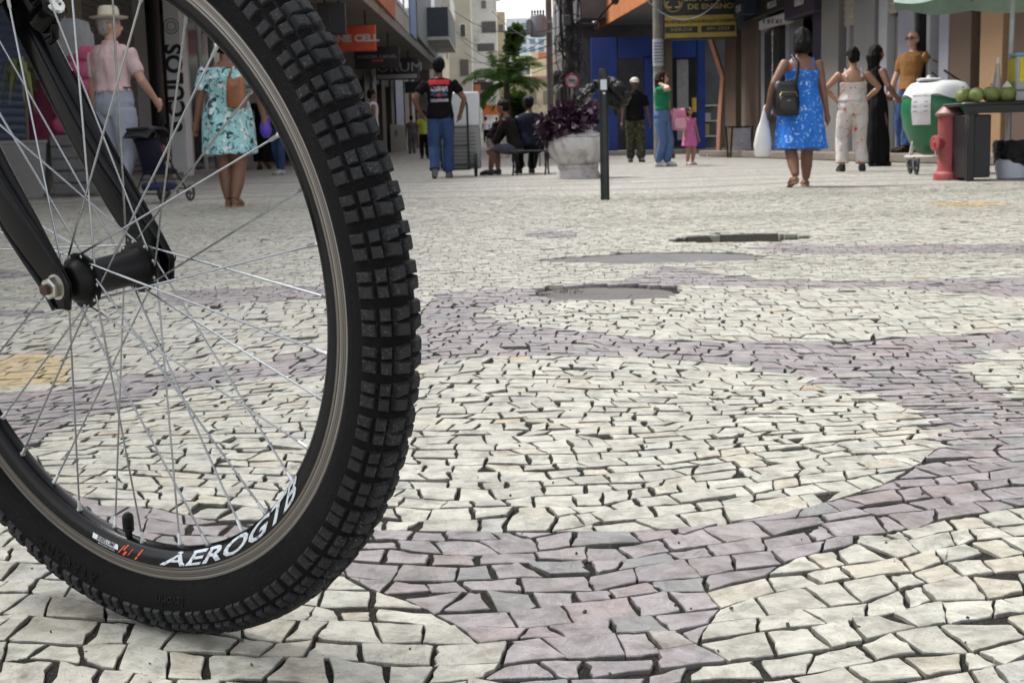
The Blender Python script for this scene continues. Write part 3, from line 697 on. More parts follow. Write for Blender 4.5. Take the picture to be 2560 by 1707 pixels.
mb = MB(); mb.bb((3.0, Yb - 1.6, 0), (8, Yb + 2.5, .14)); bpart(mb, 'step', CON, RB)
r = brick_root('house', 'grey house wall standing behind the utility pole', (3.2, 62, 0)); mb = MB(); mb.bb((2.6, 52, 0), (8, 74, 12)); bpart(mb, 'wall', M('house_grey', (.33, .31, .28), .85, dirt=(.2, .19, .17), dirt_s=.6), r)
for i in range(4): mb = MB(); mb.bb((2.52, 54 + 5 * i, 5), (2.62, 56.5 + 5 * i, 7)); w = bpart(mb, 'window', ALU, r)
mb = MB(); mb.bb((1.9, 53, 3.0), (2.6, 62, 3.15)); bpart(mb, 'canopy', M('tin_awning', (.12, .12, .12), .6), r)
for i in range(4): mb = MB(); mb.bb((2.5, 52.5 + 5 * i, 0), (2.61, 56 + 5 * i, 2.9)); bpart(mb, 'door', tone['wgkt'[i]], r)

# ---------------------------------------------------------------- right shop row running towards the camera
WR = Wall((7.55, 13.0), (5.55, 36.0))
RR = brick_root('shop_building', 'row of shops on the right with grey pillars and dark signs', (8, 25, 0))
mb = MB(); WR.quad(mb, -6, WR.L, 3.45, 11, -.4, 0); bpart(mb, 'upper_wall', DARKW, RR)
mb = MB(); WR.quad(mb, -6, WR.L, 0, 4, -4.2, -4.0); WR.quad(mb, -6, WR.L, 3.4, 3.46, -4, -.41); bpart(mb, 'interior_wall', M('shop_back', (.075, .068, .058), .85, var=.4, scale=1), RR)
mb = MB(); WR.quad(mb, -6, WR.L, 3.95, 4.2, .001, 1.5); bpart(mb, 'canopy', CON, RR)  # unseen overhang, added to shade the shopfronts below
mb = MB(); WR.quad(mb, -6, WR.L, 0, .15, -4, .55, .02); bpart(mb, 'step', M('step_stone', (.17, .145, .12), .85, var=.2, scale=3), RR)
GRYB = M('grey_blue_pillar', (.24, .245, .29), .6, var=.08, scale=3); PURP = M('purple_cladding', (.028, .020, .045), .5, var=.2, scale=3); WHF = M('white_frame', (.40, .41, .44), .5, var=.05)
for x0, x1, m, out in ((1824, 1851, BROWNG, .12), (1858, 1872, M('grey_brown', (.15, .125, .105), .8), .05), (1873, 1906, BROWNG, .10), (1906, 1926, ALU, .04), (1966, 1974, ALU, .03), (2040, 2066, PURP, .08), (2067, 2110, M('rough_grey', (.175, .17, .165), .9, var=.25, scale=50), .12), (2117, 2124, ALU, .02), (2148, 2200, GREYP, .12), (2201, 2222, WHF, .05), (2263, 2303, GRYB, .14), (2303, 2309, M('gap_shade', (.01, .01, .01), .7), .10), (2318, 2326, WHF, .03), (2364, 2388, GRYB, .12), (2388, 2441, BROWNG, .10), (2468, 2524, TANW, .12), (2540, 2640, BROWNG, .05)):  # the black strip is a gap's shade painted on a box, not a pillar
    mb = MB(); WR.px(mb, x0, -80, x1, None, -.3, out, .008); bpart(mb, 'pillar', m, RR)
mb = MB(); WR.px(mb, 2441, -80, 2467, None, -.9, -.8); bpart(mb, 'gap_shade_panel', M('gap_shade', (.01, .01, .01), .7), RR)  # black panel: shade of the gap put into its colour
for x0, x1, yb in ((2111, 2148, 64), (2202, 2262, 34)):
    slats(RR, WR, x0, x1, -80, yb, M('cream_shutter', (.36, .31, .24), .6, var=.1, scale=3), 'roller_shutter', .13, .0)
for x0, x1, y0 in ((2124, 2148, 66), (2223, 2262, 36), (2222, 2262, 36)):
    mb = MB(); WR.px(mb, x0, y0, x1, None, -.12, -.1); bpart(mb, 'door', M('pale_door', (.25, .24, .215), .6, var=.1, scale=2), RR); break
mb = MB(); WR.px(mb, 2223, 36, 2262, None, -.12, -.09); bpart(mb, 'door', M('pale_door2', (.20, .19, .175), .6, var=.15, scale=2), RR)
mb = MB(); WR.px(mb, 2327, -60, 2364, None, -1.2, -1.15); wi = bpart(mb, 'painted_light_panel', M('warm_inside', (.20, .17, .11), .8, var=.4, scale=2), RR)  # warm colour painted in place of light inside the shop
mb = MB(); WR.px(mb, 2345, 55, 2364, 90, -1.1, -1.05); bpart(mb, 'screen', INK, RR); mb = MB(); WR.px(mb, 2349, 90, 2364, 112, -1.1, -1.05); bpart(mb, 'notice', WHITEW, RR)
mb = MB(); WR.px(mb, 2131, 72, 2143, 122, -.09, -.08); po = bpart(mb, 'poster', print_mat('red_poster', (.55, .50, .48), [(14, .56, (.55, .06, .10), .5)]), RR)
mb = MB(); WR.quad(mb, WR.L - .1, WR.L + .1, 0, 4, -4.2, -.41); bpart(mb, 'end_wall', DARKW, RR); mb = MB(); WR.quad(mb, -6.1, -5.9, 0, 4, -4.2, -.41); bpart(mb, 'end_wall', DARKW, RR)
# shop boards on the right row
def shop_board(lb, x0, y0, x1, y1, out, m): 
    mb = MB(); WR.px(mb, x0, y0, x1, y1, .02, out, .01); a, z = WR.hit((x0 + x1) / 2, (y0 + y1) / 2); c = WR.p0 + WR.d * a + Vector((0, 0, z)); r = thing('shop_sign', lb, 'sign', c); bpart(mb, 'board', m, r); return r
WTX = M('letter_white', (.52, .52, .52), .5); 
r = shop_board('black vertical shop sign reading ASSISTENCIA', 1928, 75, 1965, 300, .16, M('sign_black2', (.012, .012, .014), .45))
for i, ch in enumerate('ASSISTÊNCIA'): WR.text(ch, 1950, 84 + i * 19.5, .20, WTX, r, .17, bold=.004, sx=1.15)
r = shop_board('dark shop fascia over the black vertical sign', 1876, -70, 1985, 40, .22, M('sign_black2', (.012, .012, .014), .45)); WR.text('MICROS', 1955, 12, .2, WTX, r, .23)
r = shop_board('white strip sign with small marks under a dark fascia', 1923, 42, 1988, 66, .24, M('strip_white', (.42, .41, .42), .6))
for i in range(5): mb = MB(); WR.px(mb, 1934 + i * 11, 48 + (i % 2), 1938 + i * 11 + (i % 2) * 3, 59, .241, .246); bpart(mb, 'printed_mark', M('mark_dark', (.08, .08, .10), .6), r)
r = shop_board('purple shop fascia with white lettering', 1990, -70, 2066, 40, .26, PURP); WR.text('uniuv', 2030, 2, .30, WTX, r, .27, bold=.004)
r = shop_board('blue shield shaped hanging sign', 1886, -40, 1914, 40, .5, M('shield_blue', (.012, .025, .055), .4))
mb = MB(); a, z = WR.hit(1900, 40); c = WR.p0 + WR.d * a + WR.n * .42 + Vector((0, 0, z)); Rw = Matrix((Vector((0, 0, 1)).cross(WR.n), (0, 0, 1), WR.n)).transposed()
mb.poly([c + Rw @ Vector((x, y, 0)) for x, y in [(-.21, .02)] + [(.21 * math.cos(q), -.30 * math.sin(q)) for q in [math.pi - math.pi * j / 12 for j in range(13)]] + [(.21, .02)]], WR.n * .07); bpart(mb, 'shield_point', M('shield_blue', (.012, .025, .055), .4), r)
WR.text('QUE', 1900, 22, .22, WTX, r, .51)
mb = MB(); WR.px(mb, 1929, 150, 1945, 205, .165, .17); 
r = shop_board('two white paper notices on the shop door frame', 1924, 140, 1937, 200, .06, M('paper', (.50, .50, .51), .8))

# ---------------------------------------------------------------- hanging signs under the left canopy
def hang_sign(lb, x0, y0, x1, y1, Y, m, frame=None):
    p, q = at(x0, y0, Y), at(x1, y1, Y); r = thing('shop_sign', lb, 'sign', ((p.x + q.x) / 2, Y, q.z)); c = Vector(r.location)
    mb = MB(); mb.bb(Vector((p.x, Y - .09, q.z)) - c, Vector((q.x, Y + .09, p.z)) - c, 0, .015); mb.build('board', m, r)
    mb = MB()
    for f in (.25, .75): x = p.x + (q.x - p.x) * f; mb.tube([Vector((x, Y, p.z)) - c, Vector((x, Y, 4.3)) - c], .025, 6)
    mb.build('hanger', DARKW, r); return r, p, q, c
def sign_text(r, c, txt, px_, py_, Y, size, m, bold=0.0, sx=1.0, shear=0):
    v = at(px_, py_, Y); me = text_mesh(txt, size, .004, 'CENTER', bold, shear, sx); o = link('lettering', me, r, m); o.location = Vector((v.x, Y - .097, v.z)) - c; o.rotation_euler = (math.pi / 2, 0, 0); return o
r, p, q, c = hang_sign('black hanging shop sign nearest the tyre with a thin reddish frame', 795, 10, 866, 86, 32, M('sign_black3', (.014, .014, .016), .5))
mb = MB(); v0, v1 = at(790, 18, 32), at(826, 60, 32); F_ = [(v0.x, v0.z), (v1.x, v0.z), (v1.x, v1.z), (v0.x, v1.z)]; mb.tube([Vector((x, 32 - .1, z)) - c for x, z in F_], .012, 4, closed=True); mb.build('frame', M('frame_rust', (.16, .07, .06), .6), r)
r, p, q, c = hang_sign('orange hanging shop sign with white letters reading ONE CELL', 836, 66, 941, 128, 39, M('sign_orange', (.62, .075, .02), .5)); sign_text(r, c, 'ONE CELL', 884, 98, 39, .26, WTX, .012, 1.2)
r, p, q, c = hang_sign('black hanging shop sign reading MUNDIAL CASUAL with a red underline', 886, 120, 1000, 171, 47.5, M('sign_black3', (.014, .014, .016), .5)); sign_text(r, c, 'MUNDIAL CASUAL', 943, 143, 47.5, .16, M('letter_grey', (.22, .22, .24), .6), .004)
mb = MB(); v0, v1 = at(930, 150, 47.5), at(959, 155, 47.5); mb.bb(Vector((v0.x, 47.39, v1.z)) - c, Vector((v1.x, 47.405, v0.z)) - c); mb.build('underline', M('line_red', (.45, .05, .06), .6), r)
r, p, q, c = hang_sign('black hanging shop sign with large white letters reading FORUM', 939, 148, 1048, 199, 57, M('sign_black4', (.02, .02, .022), .5)); sign_text(r, c, 'FORUM', 990, 170, 57, .52, M('letter_grey2', (.38, .38, .40), .6), .0, 1.25)
mb = MB(); v0, v1 = at(943, 188, 57), at(1043, 196, 57); mb.bb(Vector((v0.x, 56.89, v1.z)) - c, Vector((v1.x, 56.905, v0.z)) - c); mb.build('bar', M('letter_grey2', (.38, .38, .40), .6), r)
r, p, q, c = hang_sign('dark blue hanging shop sign half hidden behind the man in black', 1012, 205, 1062, 232, 64, M('sign_navy', (.02, .024, .045), .5))
r, p, q, c = hang_sign('far black shop sign with an orange mark and white letters', 1183, 206, 1234, 242, 92, M('sign_black4', (.02, .02, .022), .5)); sign_text(r, c, 'CELL', 1218, 232, 92, .4, WTX); mb = MB(); v0, v1 = at(1186, 212, 92), at(1202, 236, 92); mb.bb(Vector((v0.x, 91.88, v1.z)) - c, Vector((v1.x, 91.90, v0.z)) - c); mb.build('mark', ORANGE, r)
r = thing('awning', 'bright orange shop awning far up the left side', 'awning', at(1228, 290, 92)); c = Vector(r.location); p, q = at(1207, 264, 92), at(1252, 286, 92); mb = MB(); mb.bb(Vector((p.x, 91.5, q.z)) - c, Vector((q.x, 93.5, p.z)) - c); mb.build('cover', M('awning_orange', (.70, .16, .03), .6), r)
mb = MB()
for x in (1210, 1248): v = at(x, 286, 92.5); mb.tube([Vector((v.x, 92.5, v.z)) - c, Vector((v.x, 92.5, gz(92))) - c], .05, 6)
mb.build('post', ORANGE, r)
# ---------------------------------------------------------------- the training school sign on the right
Ys = 33.0; p, q = at(1657, -90, Ys), at(1842, 97, Ys); r = thing('shop_sign', 'dark navy and yellow sign board with XEROX and 691-2533', 'sign', ((p.x + q.x) / 2, Ys, q.z)); c = Vector(r.location)
def sbox(name, x0, y0, x1, y1, d0, d1, m): a, b = at(x0, y0, Ys), at(x1, y1, Ys); mb = MB(); mb.bb(Vector((a.x, Ys - d1, b.z)) - c, Vector((b.x, Ys - d0, a.z)) - c); return mb.build(name, m, r)
NAVYB = M('sign_navy_dark', (.008, .009, .014), .45, var=.2, scale=5); GOLD = M('sign_gold', (.34, .25, .035), .6, var=.2, scale=5); GTX = M('letter_gold', (.36, .28, .10), .6)
sbox('board', 1657, -90, 1842, 97, -.12, .08, NAVYB); sbox('yellow_panel', 1659, 42, 1840, 92, .0801, .09, GOLD); sbox('black_panel', 1662, 69, 1743, 83, .0901, .095, NAVYB); sbox('black_panel', 1752, 66, 1836, 80, .0901, .095, NAVYB)
for x in (1657, 1842): a = at(x, 0, Ys); mb = MB(); mb.bb(Vector((a.x - .03, Ys - .1, 2.85)) - c, Vector((a.x + .03, Ys + .13, 4.8)) - c); mb.build('frame', DARKW, r)
mb = MB(); a = at(1842, -90, Ys); mb.bb(Vector((a.x + .0301, Ys - .03, 4.2)) - c, Vector((a.x + 1.2, Ys + .03, 4.3)) - c); mb.build('bracket', DARKW, r)
def st(txt, x, y, size, m, sx=1.0, bold=.0, rot=-.0): 
    v = at(x, y, Ys); o = link('lettering', text_mesh(txt, size, .003, 'CENTER', bold, 0, sx), r, m); o.location = Vector((v.x, Ys - .098, v.z)) - c; o.rotation_euler = (math.pi / 2, rot, 0)
st('SISTEMA', 1760, -4, .22, GTX, 1.2, .004); st('DE ENSINO', 1775, 18, .17, GTX, 1.25, .004); st('PRÉ-VESTIBULAR ENCADERNAÇÃO CLASSIFÍCIL', 1749, 55, .095, INK, .86, .002); st('XEROX', 1702, 76, .105, GTX, 1.5); st('691-2533', 1794, 73, .105, GTX, 1.35)
v = at(1682, 8, Ys); mb = MB(); cc = Vector((v.x, Ys - .1, v.z)) - c
mb.tube([cc + Vector((.215 * math.cos(t), 0, .215 * math.sin(t))) for t in [2 * math.pi * j / 32 for j in range(32)]], .012, 6, closed=True)
for k in range(3): t0 = math.pi / 2 + k * 2.094; mb.tube([cc + Vector((.11 * math.cos(t0) + .07 * math.cos(t), 0, .11 * math.sin(t0) + .07 * math.sin(t))) for t in [t0 - 1.9 + 3.8 * j / 10 for j in range(11)]], .028, 6)
mb.build('emblem', GTX, r, 60)

# goods and fittings seen inside the open shops
rr6 = random.Random(12); GOODS = [M('goods_%d' % i, c, .6) for i, c in enumerate(((.30, .05, .05), (.35, .30, .10), (.08, .14, .30), (.40, .38, .36), (.07, .16, .09), (.30, .16, .07), (.18, .08, .2)))]
for i in range(26):
    x = 4.4 + (i % 9) * .27; z = .55 + (i // 9) * .5; w, h = rr6.uniform(.14, .24), rr6.uniform(.2, .42); mb = MB(); mb.bb((x, Yb + 2.2, z), (x + w, Yb + 2.45, z + h)); bpart(mb, 'shop_goods', GOODS[i % 7], RB)
for k in range(3): mb = MB(); mb.bb((4.3, Yb + 2.15, .5 + k * .5), (7.0, Yb + 2.55, .545 + k * .5)); bpart(mb, 'shelf', WHITEW, RB)
for i in range(30):
    s0 = 1.0 + (i % 15) * 1.45 + rr6.uniform(0, .5); z = (.6, 1.5)[i // 15]; mb = MB(); WR.quad(mb, s0, s0 + rr6.uniform(.3, .8), z, z + rr6.uniform(.3, .7), -2.6, -2.2); bpart(mb, 'shop_goods', GOODS[(i * 3) % 7], RR)
for i in range(24):
    s0 = 1.5 + (i % 12) * 3.3 + rr6.uniform(0, .9); z = (.5, 1.5)[i // 12]; mb = MB(); WL2.quad(mb, s0, s0 + rr6.uniform(.4, 1.1), z, z + rr6.uniform(.3, .8), -1.6, -1.2); bpart(mb, 'shop_goods', GOODS[(i * 5 + 1) % 7], L2)
# ================================================================== bicycle
E3 = -AX; E1 = Vector((AX.y, -AX.x, 0)).normalized(); E2 = E3.cross(E1).normalized()
WM = Matrix(((E1.x, E2.x, E3.x, WC.x), (E1.y, E2.y, E3.y, WC.y), (E1.z, E2.z, E3.z, WC.z), (0, 0, 0, 1)))
def wheel_pt(px, py, z=0.0):
    """photo pixel -> wheel-plane coordinates at axle offset z"""
    d = ray(px, py); O = WC + E3 * z; t = (O - CAM).dot(E3) / d.dot(E3); P = CAM + d * t - WC
    return P.dot(E1), P.dot(E2)
bike = thing('bicycle', 'black bicycle front wheel with knobbly tyre and black fork, close to the camera', 'bicycle', (WC.x, WC.y, 0))
BM = Matrix.Translation((-WC.x, -WC.y, 0)) @ WM
def wpart(mb_or_me, name, mats, parent=None, smooth=None, mat4=None):
    me = mb_or_me.mesh(name, smooth) if isinstance(mb_or_me, MB) else mb_or_me
    o = link(name, me, parent or bike, mats)
    if parent is None: o.matrix_local = BM if mat4 is None else BM @ mat4
    elif mat4 is not None: o.matrix_local = mat4
    return o
# --- materials
def rubber_mat(name, base, dust, cross=False, amt=.5, spec=.16):
    m, n, b = newmat(name); p = wpos(n)
    a = noise(n, 420, 5, .7, p); k = noise(n, 38, 5, .65, p)
    c = ramp(n, k.outputs[0], [(.35, base), (.75, tuple(x * 1.9 for x in base))]).outputs[0]
    f = nd(n, 'ShaderNodeMath', operation='MULTIPLY')
    r1 = ramp(n, a.outputs[0], [(.55, (0, 0, 0)), (.72, (1, 1, 1))]); r2 = ramp(n, noise(n, 26, 5, .7, p).outputs[0], [(.4, (.05,) * 3), (.75, (amt,) * 3)])
    n.links.new(r1.outputs[0], f.inputs[0]); n.links.new(r2.outputs[0], f.inputs[1])
    c = mix(n, f.outputs[0], c, dust)
    n.links.new(c, b.inputs['Base Color'])
    rr = ramp(n, k.outputs[0], [(.3, (.5,) * 3), (.7, (.78,) * 3)]); n.links.new(rr.outputs[0], b.inputs['Roughness'])
    b.inputs['Specular IOR Level'].default_value = spec
    if cross:
        uv = nd(n, 'ShaderNodeUVMap', uv_map='uv').outputs[0]; hs_ = []
        for rz in (.62, -.62):
            mp = nd(n, 'ShaderNodeMapping'); mp.inputs['Rotation'].default_value = (0, 0, rz); n.links.new(uv, mp.inputs[0])
            w = nd(n, 'ShaderNodeTexWave'); w.inputs['Scale'].default_value = 190; n.links.new(mp.outputs[0], w.inputs[0]); hs_.append(w.outputs[1])
        mx = nd(n, 'ShaderNodeMath', operation='MAXIMUM'); n.links.new(hs_[0], mx.inputs[0]); n.links.new(hs_[1], mx.inputs[1])
        bump(n, b, mx.outputs[0], .9, .0016)
    else: bump(n, b, a.outputs[0], .3, .0012)
    return m
RUB = rubber_mat('tyre_rubber', (.0058, .0060, .0068), (.13, .127, .12), True, .5, .10)
KNOB = rubber_mat('knob_rubber', (.013, .0136, .0155), (.26, .255, .24), False, .85, .2)  # paler than the casing: dust, plus sky light put into the colour
def metal(name, col, rough, bmp=0, bs=200):
    return M(name, col, rough, 1.0, .15, 30, bmp, bs, .0006)
SPOKE = metal('spoke_steel', (.34, .36, .38), .28); NIP = metal('nipple_brass', (.46, .47, .48), .38)
BLK = M('black_paint', (.0022, .0023, .0036), .22, 0, .25, 20, .03, 300, .001, .22, (.006, .006, .0075), 25)
HUB = M('hub_black', (.0042, .0042, .0048), .42, 0, .25, 40, .08, 400, .001, .2)
def track_mat():
    m, n, b = newmat('brake_track'); t = coords(n, 'Object')
    sx = nd(n, 'ShaderNodeSeparateXYZ'); n.links.new(t, sx.inputs[0]); cx = nd(n, 'ShaderNodeCombineXYZ')
    n.links.new(sx.outputs[0], cx.inputs[0]); n.links.new(sx.outputs[1], cx.inputs[1])
    ln = nd(n, 'ShaderNodeVectorMath', operation='LENGTH'); n.links.new(cx.outputs[0], ln.inputs[0])
    w = nd(n, 'ShaderNodeTexNoise', noise_dimensions='1D'); w.inputs['Scale'].default_value = 620; w.inputs['Detail'].default_value = 4
    n.links.new(ln.outputs['Value'], w.inputs['W'])
    c = ramp(n, w.outputs[0], [(.32, (.035, .032, .030)), (.5, (.17, .16, .15)), (.70, (.36, .345, .33))]).outputs[0]
    c = mix(n, ramp(n, noise(n, 12, 5, .6, t).outputs[0], [(.45, (0, 0, 0)), (.75, (.55, .55, .55))]).outputs[0], c, (.17, .145, .115))
    n.links.new(c, b.inputs['Base Color']); b.inputs['Metallic'].default_value = .85; b.inputs['Roughness'].default_value = .42
    bump(n, b, w.outputs[0], .6, .0006); return m
# --- tyre casing
K = WK
def curve_pts(p, m):                              # resample a profile smoothly
    p = np.array(p); d = np.r_[0, np.cumsum(np.hypot(*np.diff(p, axis=0).T))]; t = np.linspace(0, d[-1], m)
    return np.stack([np.interp(t, d, p[:, 0]), np.interp(t, d, p[:, 1])], 1)
half = [(.2850, .0104), (.2862, .0128), (.2890, .0160), (.2900, .0176), (.2935, .0205), (.2990, .0231), (.3050, .0245), (.3110, .0248), (.3170, .0238), (.3234, .0216), (.3290, .0174), (.3328, .0116), (.3350, .0058), (.3356, 0)]
prof = half + [(r, -z) for r, z in half[-2::-1]]
NT = 220; vs = []; uvs = []; fs = []
arc = np.r_[0, np.cumsum(np.hypot(*np.diff(np.array(prof), axis=0).T))]
for i in range(NT):
    q = 2 * math.pi * i / NT
    for (r, z) in prof: vs.append((r * K * math.cos(q), r * K * math.sin(q), z * K))
m_ = len(prof)
for i in range(NT):
    i2 = (i + 1) % NT
    for j in range(m_ - 1):
        fs.append((i * m_ + j, i2 * m_ + j, i2 * m_ + j + 1, i * m_ + j + 1))
        u0, u1 = i / NT * 2.1, (i + 1) / NT * 2.1
        uvs += [(u0, arc[j]), (u1, arc[j]), (u1, arc[j + 1]), (u0, arc[j + 1])]
me = bpy.data.meshes.new('tyre'); me.from_pydata(vs, [], fs)
ul = me.uv_layers.new(name='uv'); ul.data.foreach_set('uv', np.array(uvs, np.float32).ravel())
me.polygons.foreach_set('use_smooth', [True] * len(me.polygons))
tyre = wpart(me, 'tyre', RUB)
# --- tread knobs
def knob_mesh(r, z, tilt, wz, ly, h, skew=0.0):
    """block standing on the casing at (r, z); tilt = lean of its outward normal towards +z"""
    nr, nz = math.cos(tilt), math.sin(tilt); tr, tz = -math.sin(tilt), math.cos(tilt)
    rings = []
    for off, sc in ((-.0025, 1.22), (h - .0009, 1.0), (h, .86)):
        ring = []
        for a, b in ((-1, -1), (1, -1), (1, 1), (-1, 1)):
            w = a * wz / 2 * sc; y = b * ly / 2 * sc + skew * a * wz / 2
            ring.append(((r + nr * off + tr * w) * K, y * K, (z + nz * off + tz * w) * K))
        rings.append(ring)
    return MB().rings(rings).mesh('knob')
COLS = {}
for sgn in (1, -1):
    for row in (0, 1):
        sk = (.16, -.10)[row] * sgn
        COLS[(sgn, 'c', row)] = (knob_mesh(.3348, .0071 * sgn, .18 * sgn, .0112, .0094, .0043, sk), .3348, .0071 * sgn, .18 * sgn)
        COLS[(sgn, 'm', row)] = (knob_mesh(.3284, .0178 * sgn, .80 * sgn, .0076, .0088, .0036, sk * .5), .3284, .0178 * sgn, .80 * sgn)
        COLS[(sgn, 's', row)] = (knob_mesh(.3170, .0238 * sgn, 1.30 * sgn, .0108, (.0090, .0078)[row], .0024, 0), .3170, .0238 * sgn, 1.30 * sgn)
for v in COLS.values(): v[0].materials.append(KNOB)
NP = 69; cand = []
for i in range(NP):
    for (sgn, c, row), (km, r, z, tl) in COLS.items():
        q = 2 * math.pi * (i + (.0, .41)[row]) / NP
        if c == 'c' and sgn < 0: q += .004
        loc = Vector((r * K * math.cos(q), r * K * math.sin(q), z * K)); nrm = Vector((math.cos(tl) * math.cos(q), math.cos(tl) * math.sin(q), math.sin(tl)))
        P = WM @ loc; N = WM.to_3x3() @ nrm; x, y, d = proj(P)
        vis = (CAM - P).normalized().dot(N)
        inf = -20 < x < 2580 and -20 < y < 1720
        cand.append((vis if inf else -1, q, km))
cand.sort(key=lambda t: -t[0]); rest = bmesh.new()
for k, (vis, q, km) in enumerate(cand):
    R = Matrix.Rotation(q, 4, 'Z')
    if k < 298 and vis > -.15:
        wpart(km, 'knob', None, tyre, mat4=R @ Matrix.Diagonal((1, random.uniform(.94, 1.04), 1, 1)))
    else:
        t = km.copy(); t.transform(R); rest.from_mesh(t); bpy.data.meshes.remove(t)
me = bpy.data.meshes.new('knobs'); rest.to_mesh(me); rest.free()
o = wpart(me, 'knobs', KNOB, tyre); o['kind'] = 'stuff'
# --- raised lettering on the sidewall (tops outward)
def ring_text(txt, size, theta_c, surf, sx=1.0, shear=0.0, bold=0.0, ext=0.0, tops_out=False, lift=0.0):
    me = text_mesh(txt, size, ext, 'CENTER', bold, shear, sx)
    for v in me.vertices:
        x, y, z = v.co
        r, zz, nr, nz = surf(y if tops_out else -y)
        q = theta_c + (-x if tops_out else x) / (r)
        r += nr * (z + lift); zz += nz * (z + lift)
        v.co = (r * math.cos(q), r * math.sin(q), zz)
    return me
def side_surf(y):
    r = .3010 * K + y; z = float(np.interp(r / K, [h[0] for h in half[4:9]], [h[1] for h in half[4:9]])) * K
    return r, z, .12, .99
def ang(px, py, z): x, y = wheel_pt(px, py, z); return math.atan2(y, x)
wpart(ring_text('levorin', .0125, ang(421, 1484, .025), side_surf, 1.15, 0, .0002, .0013, True), 'lettering', RUB, tyre)
wpart(ring_text('A T A C A M A', .0135, ang(170, 1385, .025), side_surf, 1.02, 0, 0, .0013, True), 'lettering', RUB, tyre)
# --- rim
rim = wpart(MB().rings([[(r * K * math.cos(q), r * K * math.sin(q), z * K) for r, z in ((.2740, .0116), (.2690, .0112), (.2615, .0085), (.2585, .0055), (.2577, 0), (.2585, -.0055), (.2615, -.0085), (.2690, -.0112), (.2740, -.0116), (.2745, -.0098), (.2745, .0098))] for q in [2 * math.pi * i / 160 for i in range(160)]], False, 0, True), 'rim', BLK, None, 40)
TRK = track_mat()
for s in (1, -1):
    wpart(MB().rings([[(r * K * math.cos(q), r * K * math.sin(q), s * z * K) for r, z in ((.2868, .0098), (.2868, .0112), (.2862, .0117), (.2804, .0113), (.2746, .0117), (.2738, .0117), (.2738, .0098))] for q in [2 * math.pi * i / 160 for i in range(160)]], False, 0, True), 'brake_track', TRK, rim, 40, Matrix.Identity(4))
DEC = M('decal_white', (.62, .68, .74), .45, 0, .12, 60, 0, dirt=(.05, .05, .06), dirt_s=170); RED = M('decal_red', (.75, .10, .03), .45)
def wall_surf(y):                                 # y measured outward from the middle of the black side wall
    r = .2668 * K + y; z = float(np.interp(r / K, [.2577, .2585, .2615, .2690, .2740], [0, .0055, .0085, .0112, .0116])) * K
    return r, z, -.33, .944
a0, a1 = ang(385, 1405, .0115), ang(735, 1200, .0115)
tm = text_mesh('AEROGTB', .0170 * K, 0, 'CENTER', .0008, .45); xs_ = [v.co.x for v in tm.vertices]; span = max(xs_) - min(xs_); bpy.data.meshes.remove(tm)
wpart(ring_text('AEROGTB', .0168 * K, (a0 + a1) / 2, wall_surf, (a1 - a0) * .2668 * K / span, .5, .0004, .0001, False, .0006), 'decal_lettering', DEC, rim, mat4=Matrix.Identity(4))
def wall_quad(mb, th, y0, y1, x0, x1, sh, lift=.0006, nn=5):
    vv = []
    for i in range(nn):
        for y in (y0, y1):
            x = x0 + (x1 - x0) * i / (nn - 1) + sh * (y1 - y); r, z, nr, nz = wall_surf(y)
            q = th + x / (.2668 * K); r += nr * lift; z += nz * lift; vv.append((r * math.cos(q), r * math.sin(q), z))
    mb.add(vv, [(2 * i, 2 * i + 1, 2 * i + 3, 2 * i + 2) for i in range(nn - 1)])
th = ang(325, 1382, .0115); mb = MB()
for x0, w, ya, yb in ((-.016, .0016, -.004, .0045), (-.0095, .002, -.0055, .0005), (-.010, .003, .0008, .0052), (-.003, .0010, -.003, .004), (.0065, .002, -.0052, .0055)):
    wall_quad(mb, th, ya * K, yb * K, x0 * K, (x0 + w) * K, .9)
wpart(mb, 'decal_stripes', RED, rim, mat4=Matrix.Identity(4))
th = ang(262, 1352, .0115); mb = MB(); wall_quad(mb, th, -.0022 * K, .0024 * K, -.0165 * K, .019 * K, -.2)
wpart(mb, 'decal_sticker', M('sticker_white', (.72, .74, .76), .45), rim, mat4=Matrix.Identity(4))
wpart(ring_text('B|BELUMI', .0058 * K, th + .005, wall_surf, 1.0, .2, .0001, .0, False, .0010), 'decal_lettering', M('ink', (.012, .012, .016), .5), rim, mat4=Matrix.Identity(4))
wpart(ring_text('BIKE COMPONENTS', .0026 * K, th + .012, lambda y: wall_surf(y + .0044 * K), 1.0, .1, 0, .0, False, .0008), 'decal_lettering', DEC, rim, mat4=Matrix.Identity(4))
# --- valve
vth = ang(323, 1345, .0)
def polar(r, q, z=0): return Vector((r * math.cos(q), r * math.sin(q), z))
mb = MB(); ax = -polar(1, vth); mb.lathe([(.0036, 0), (.0036, .006), (.0054, .0062), (.0057, .009), (.0053, .0096), (.0057, .0105), (.0057, .0215), (.0048, .0240), (.0020, .0262)], 16, polar(.2583 * K, vth), ax)
wpart(mb, 'valve_cap', HUB, rim, 40, Matrix.Identity(4))
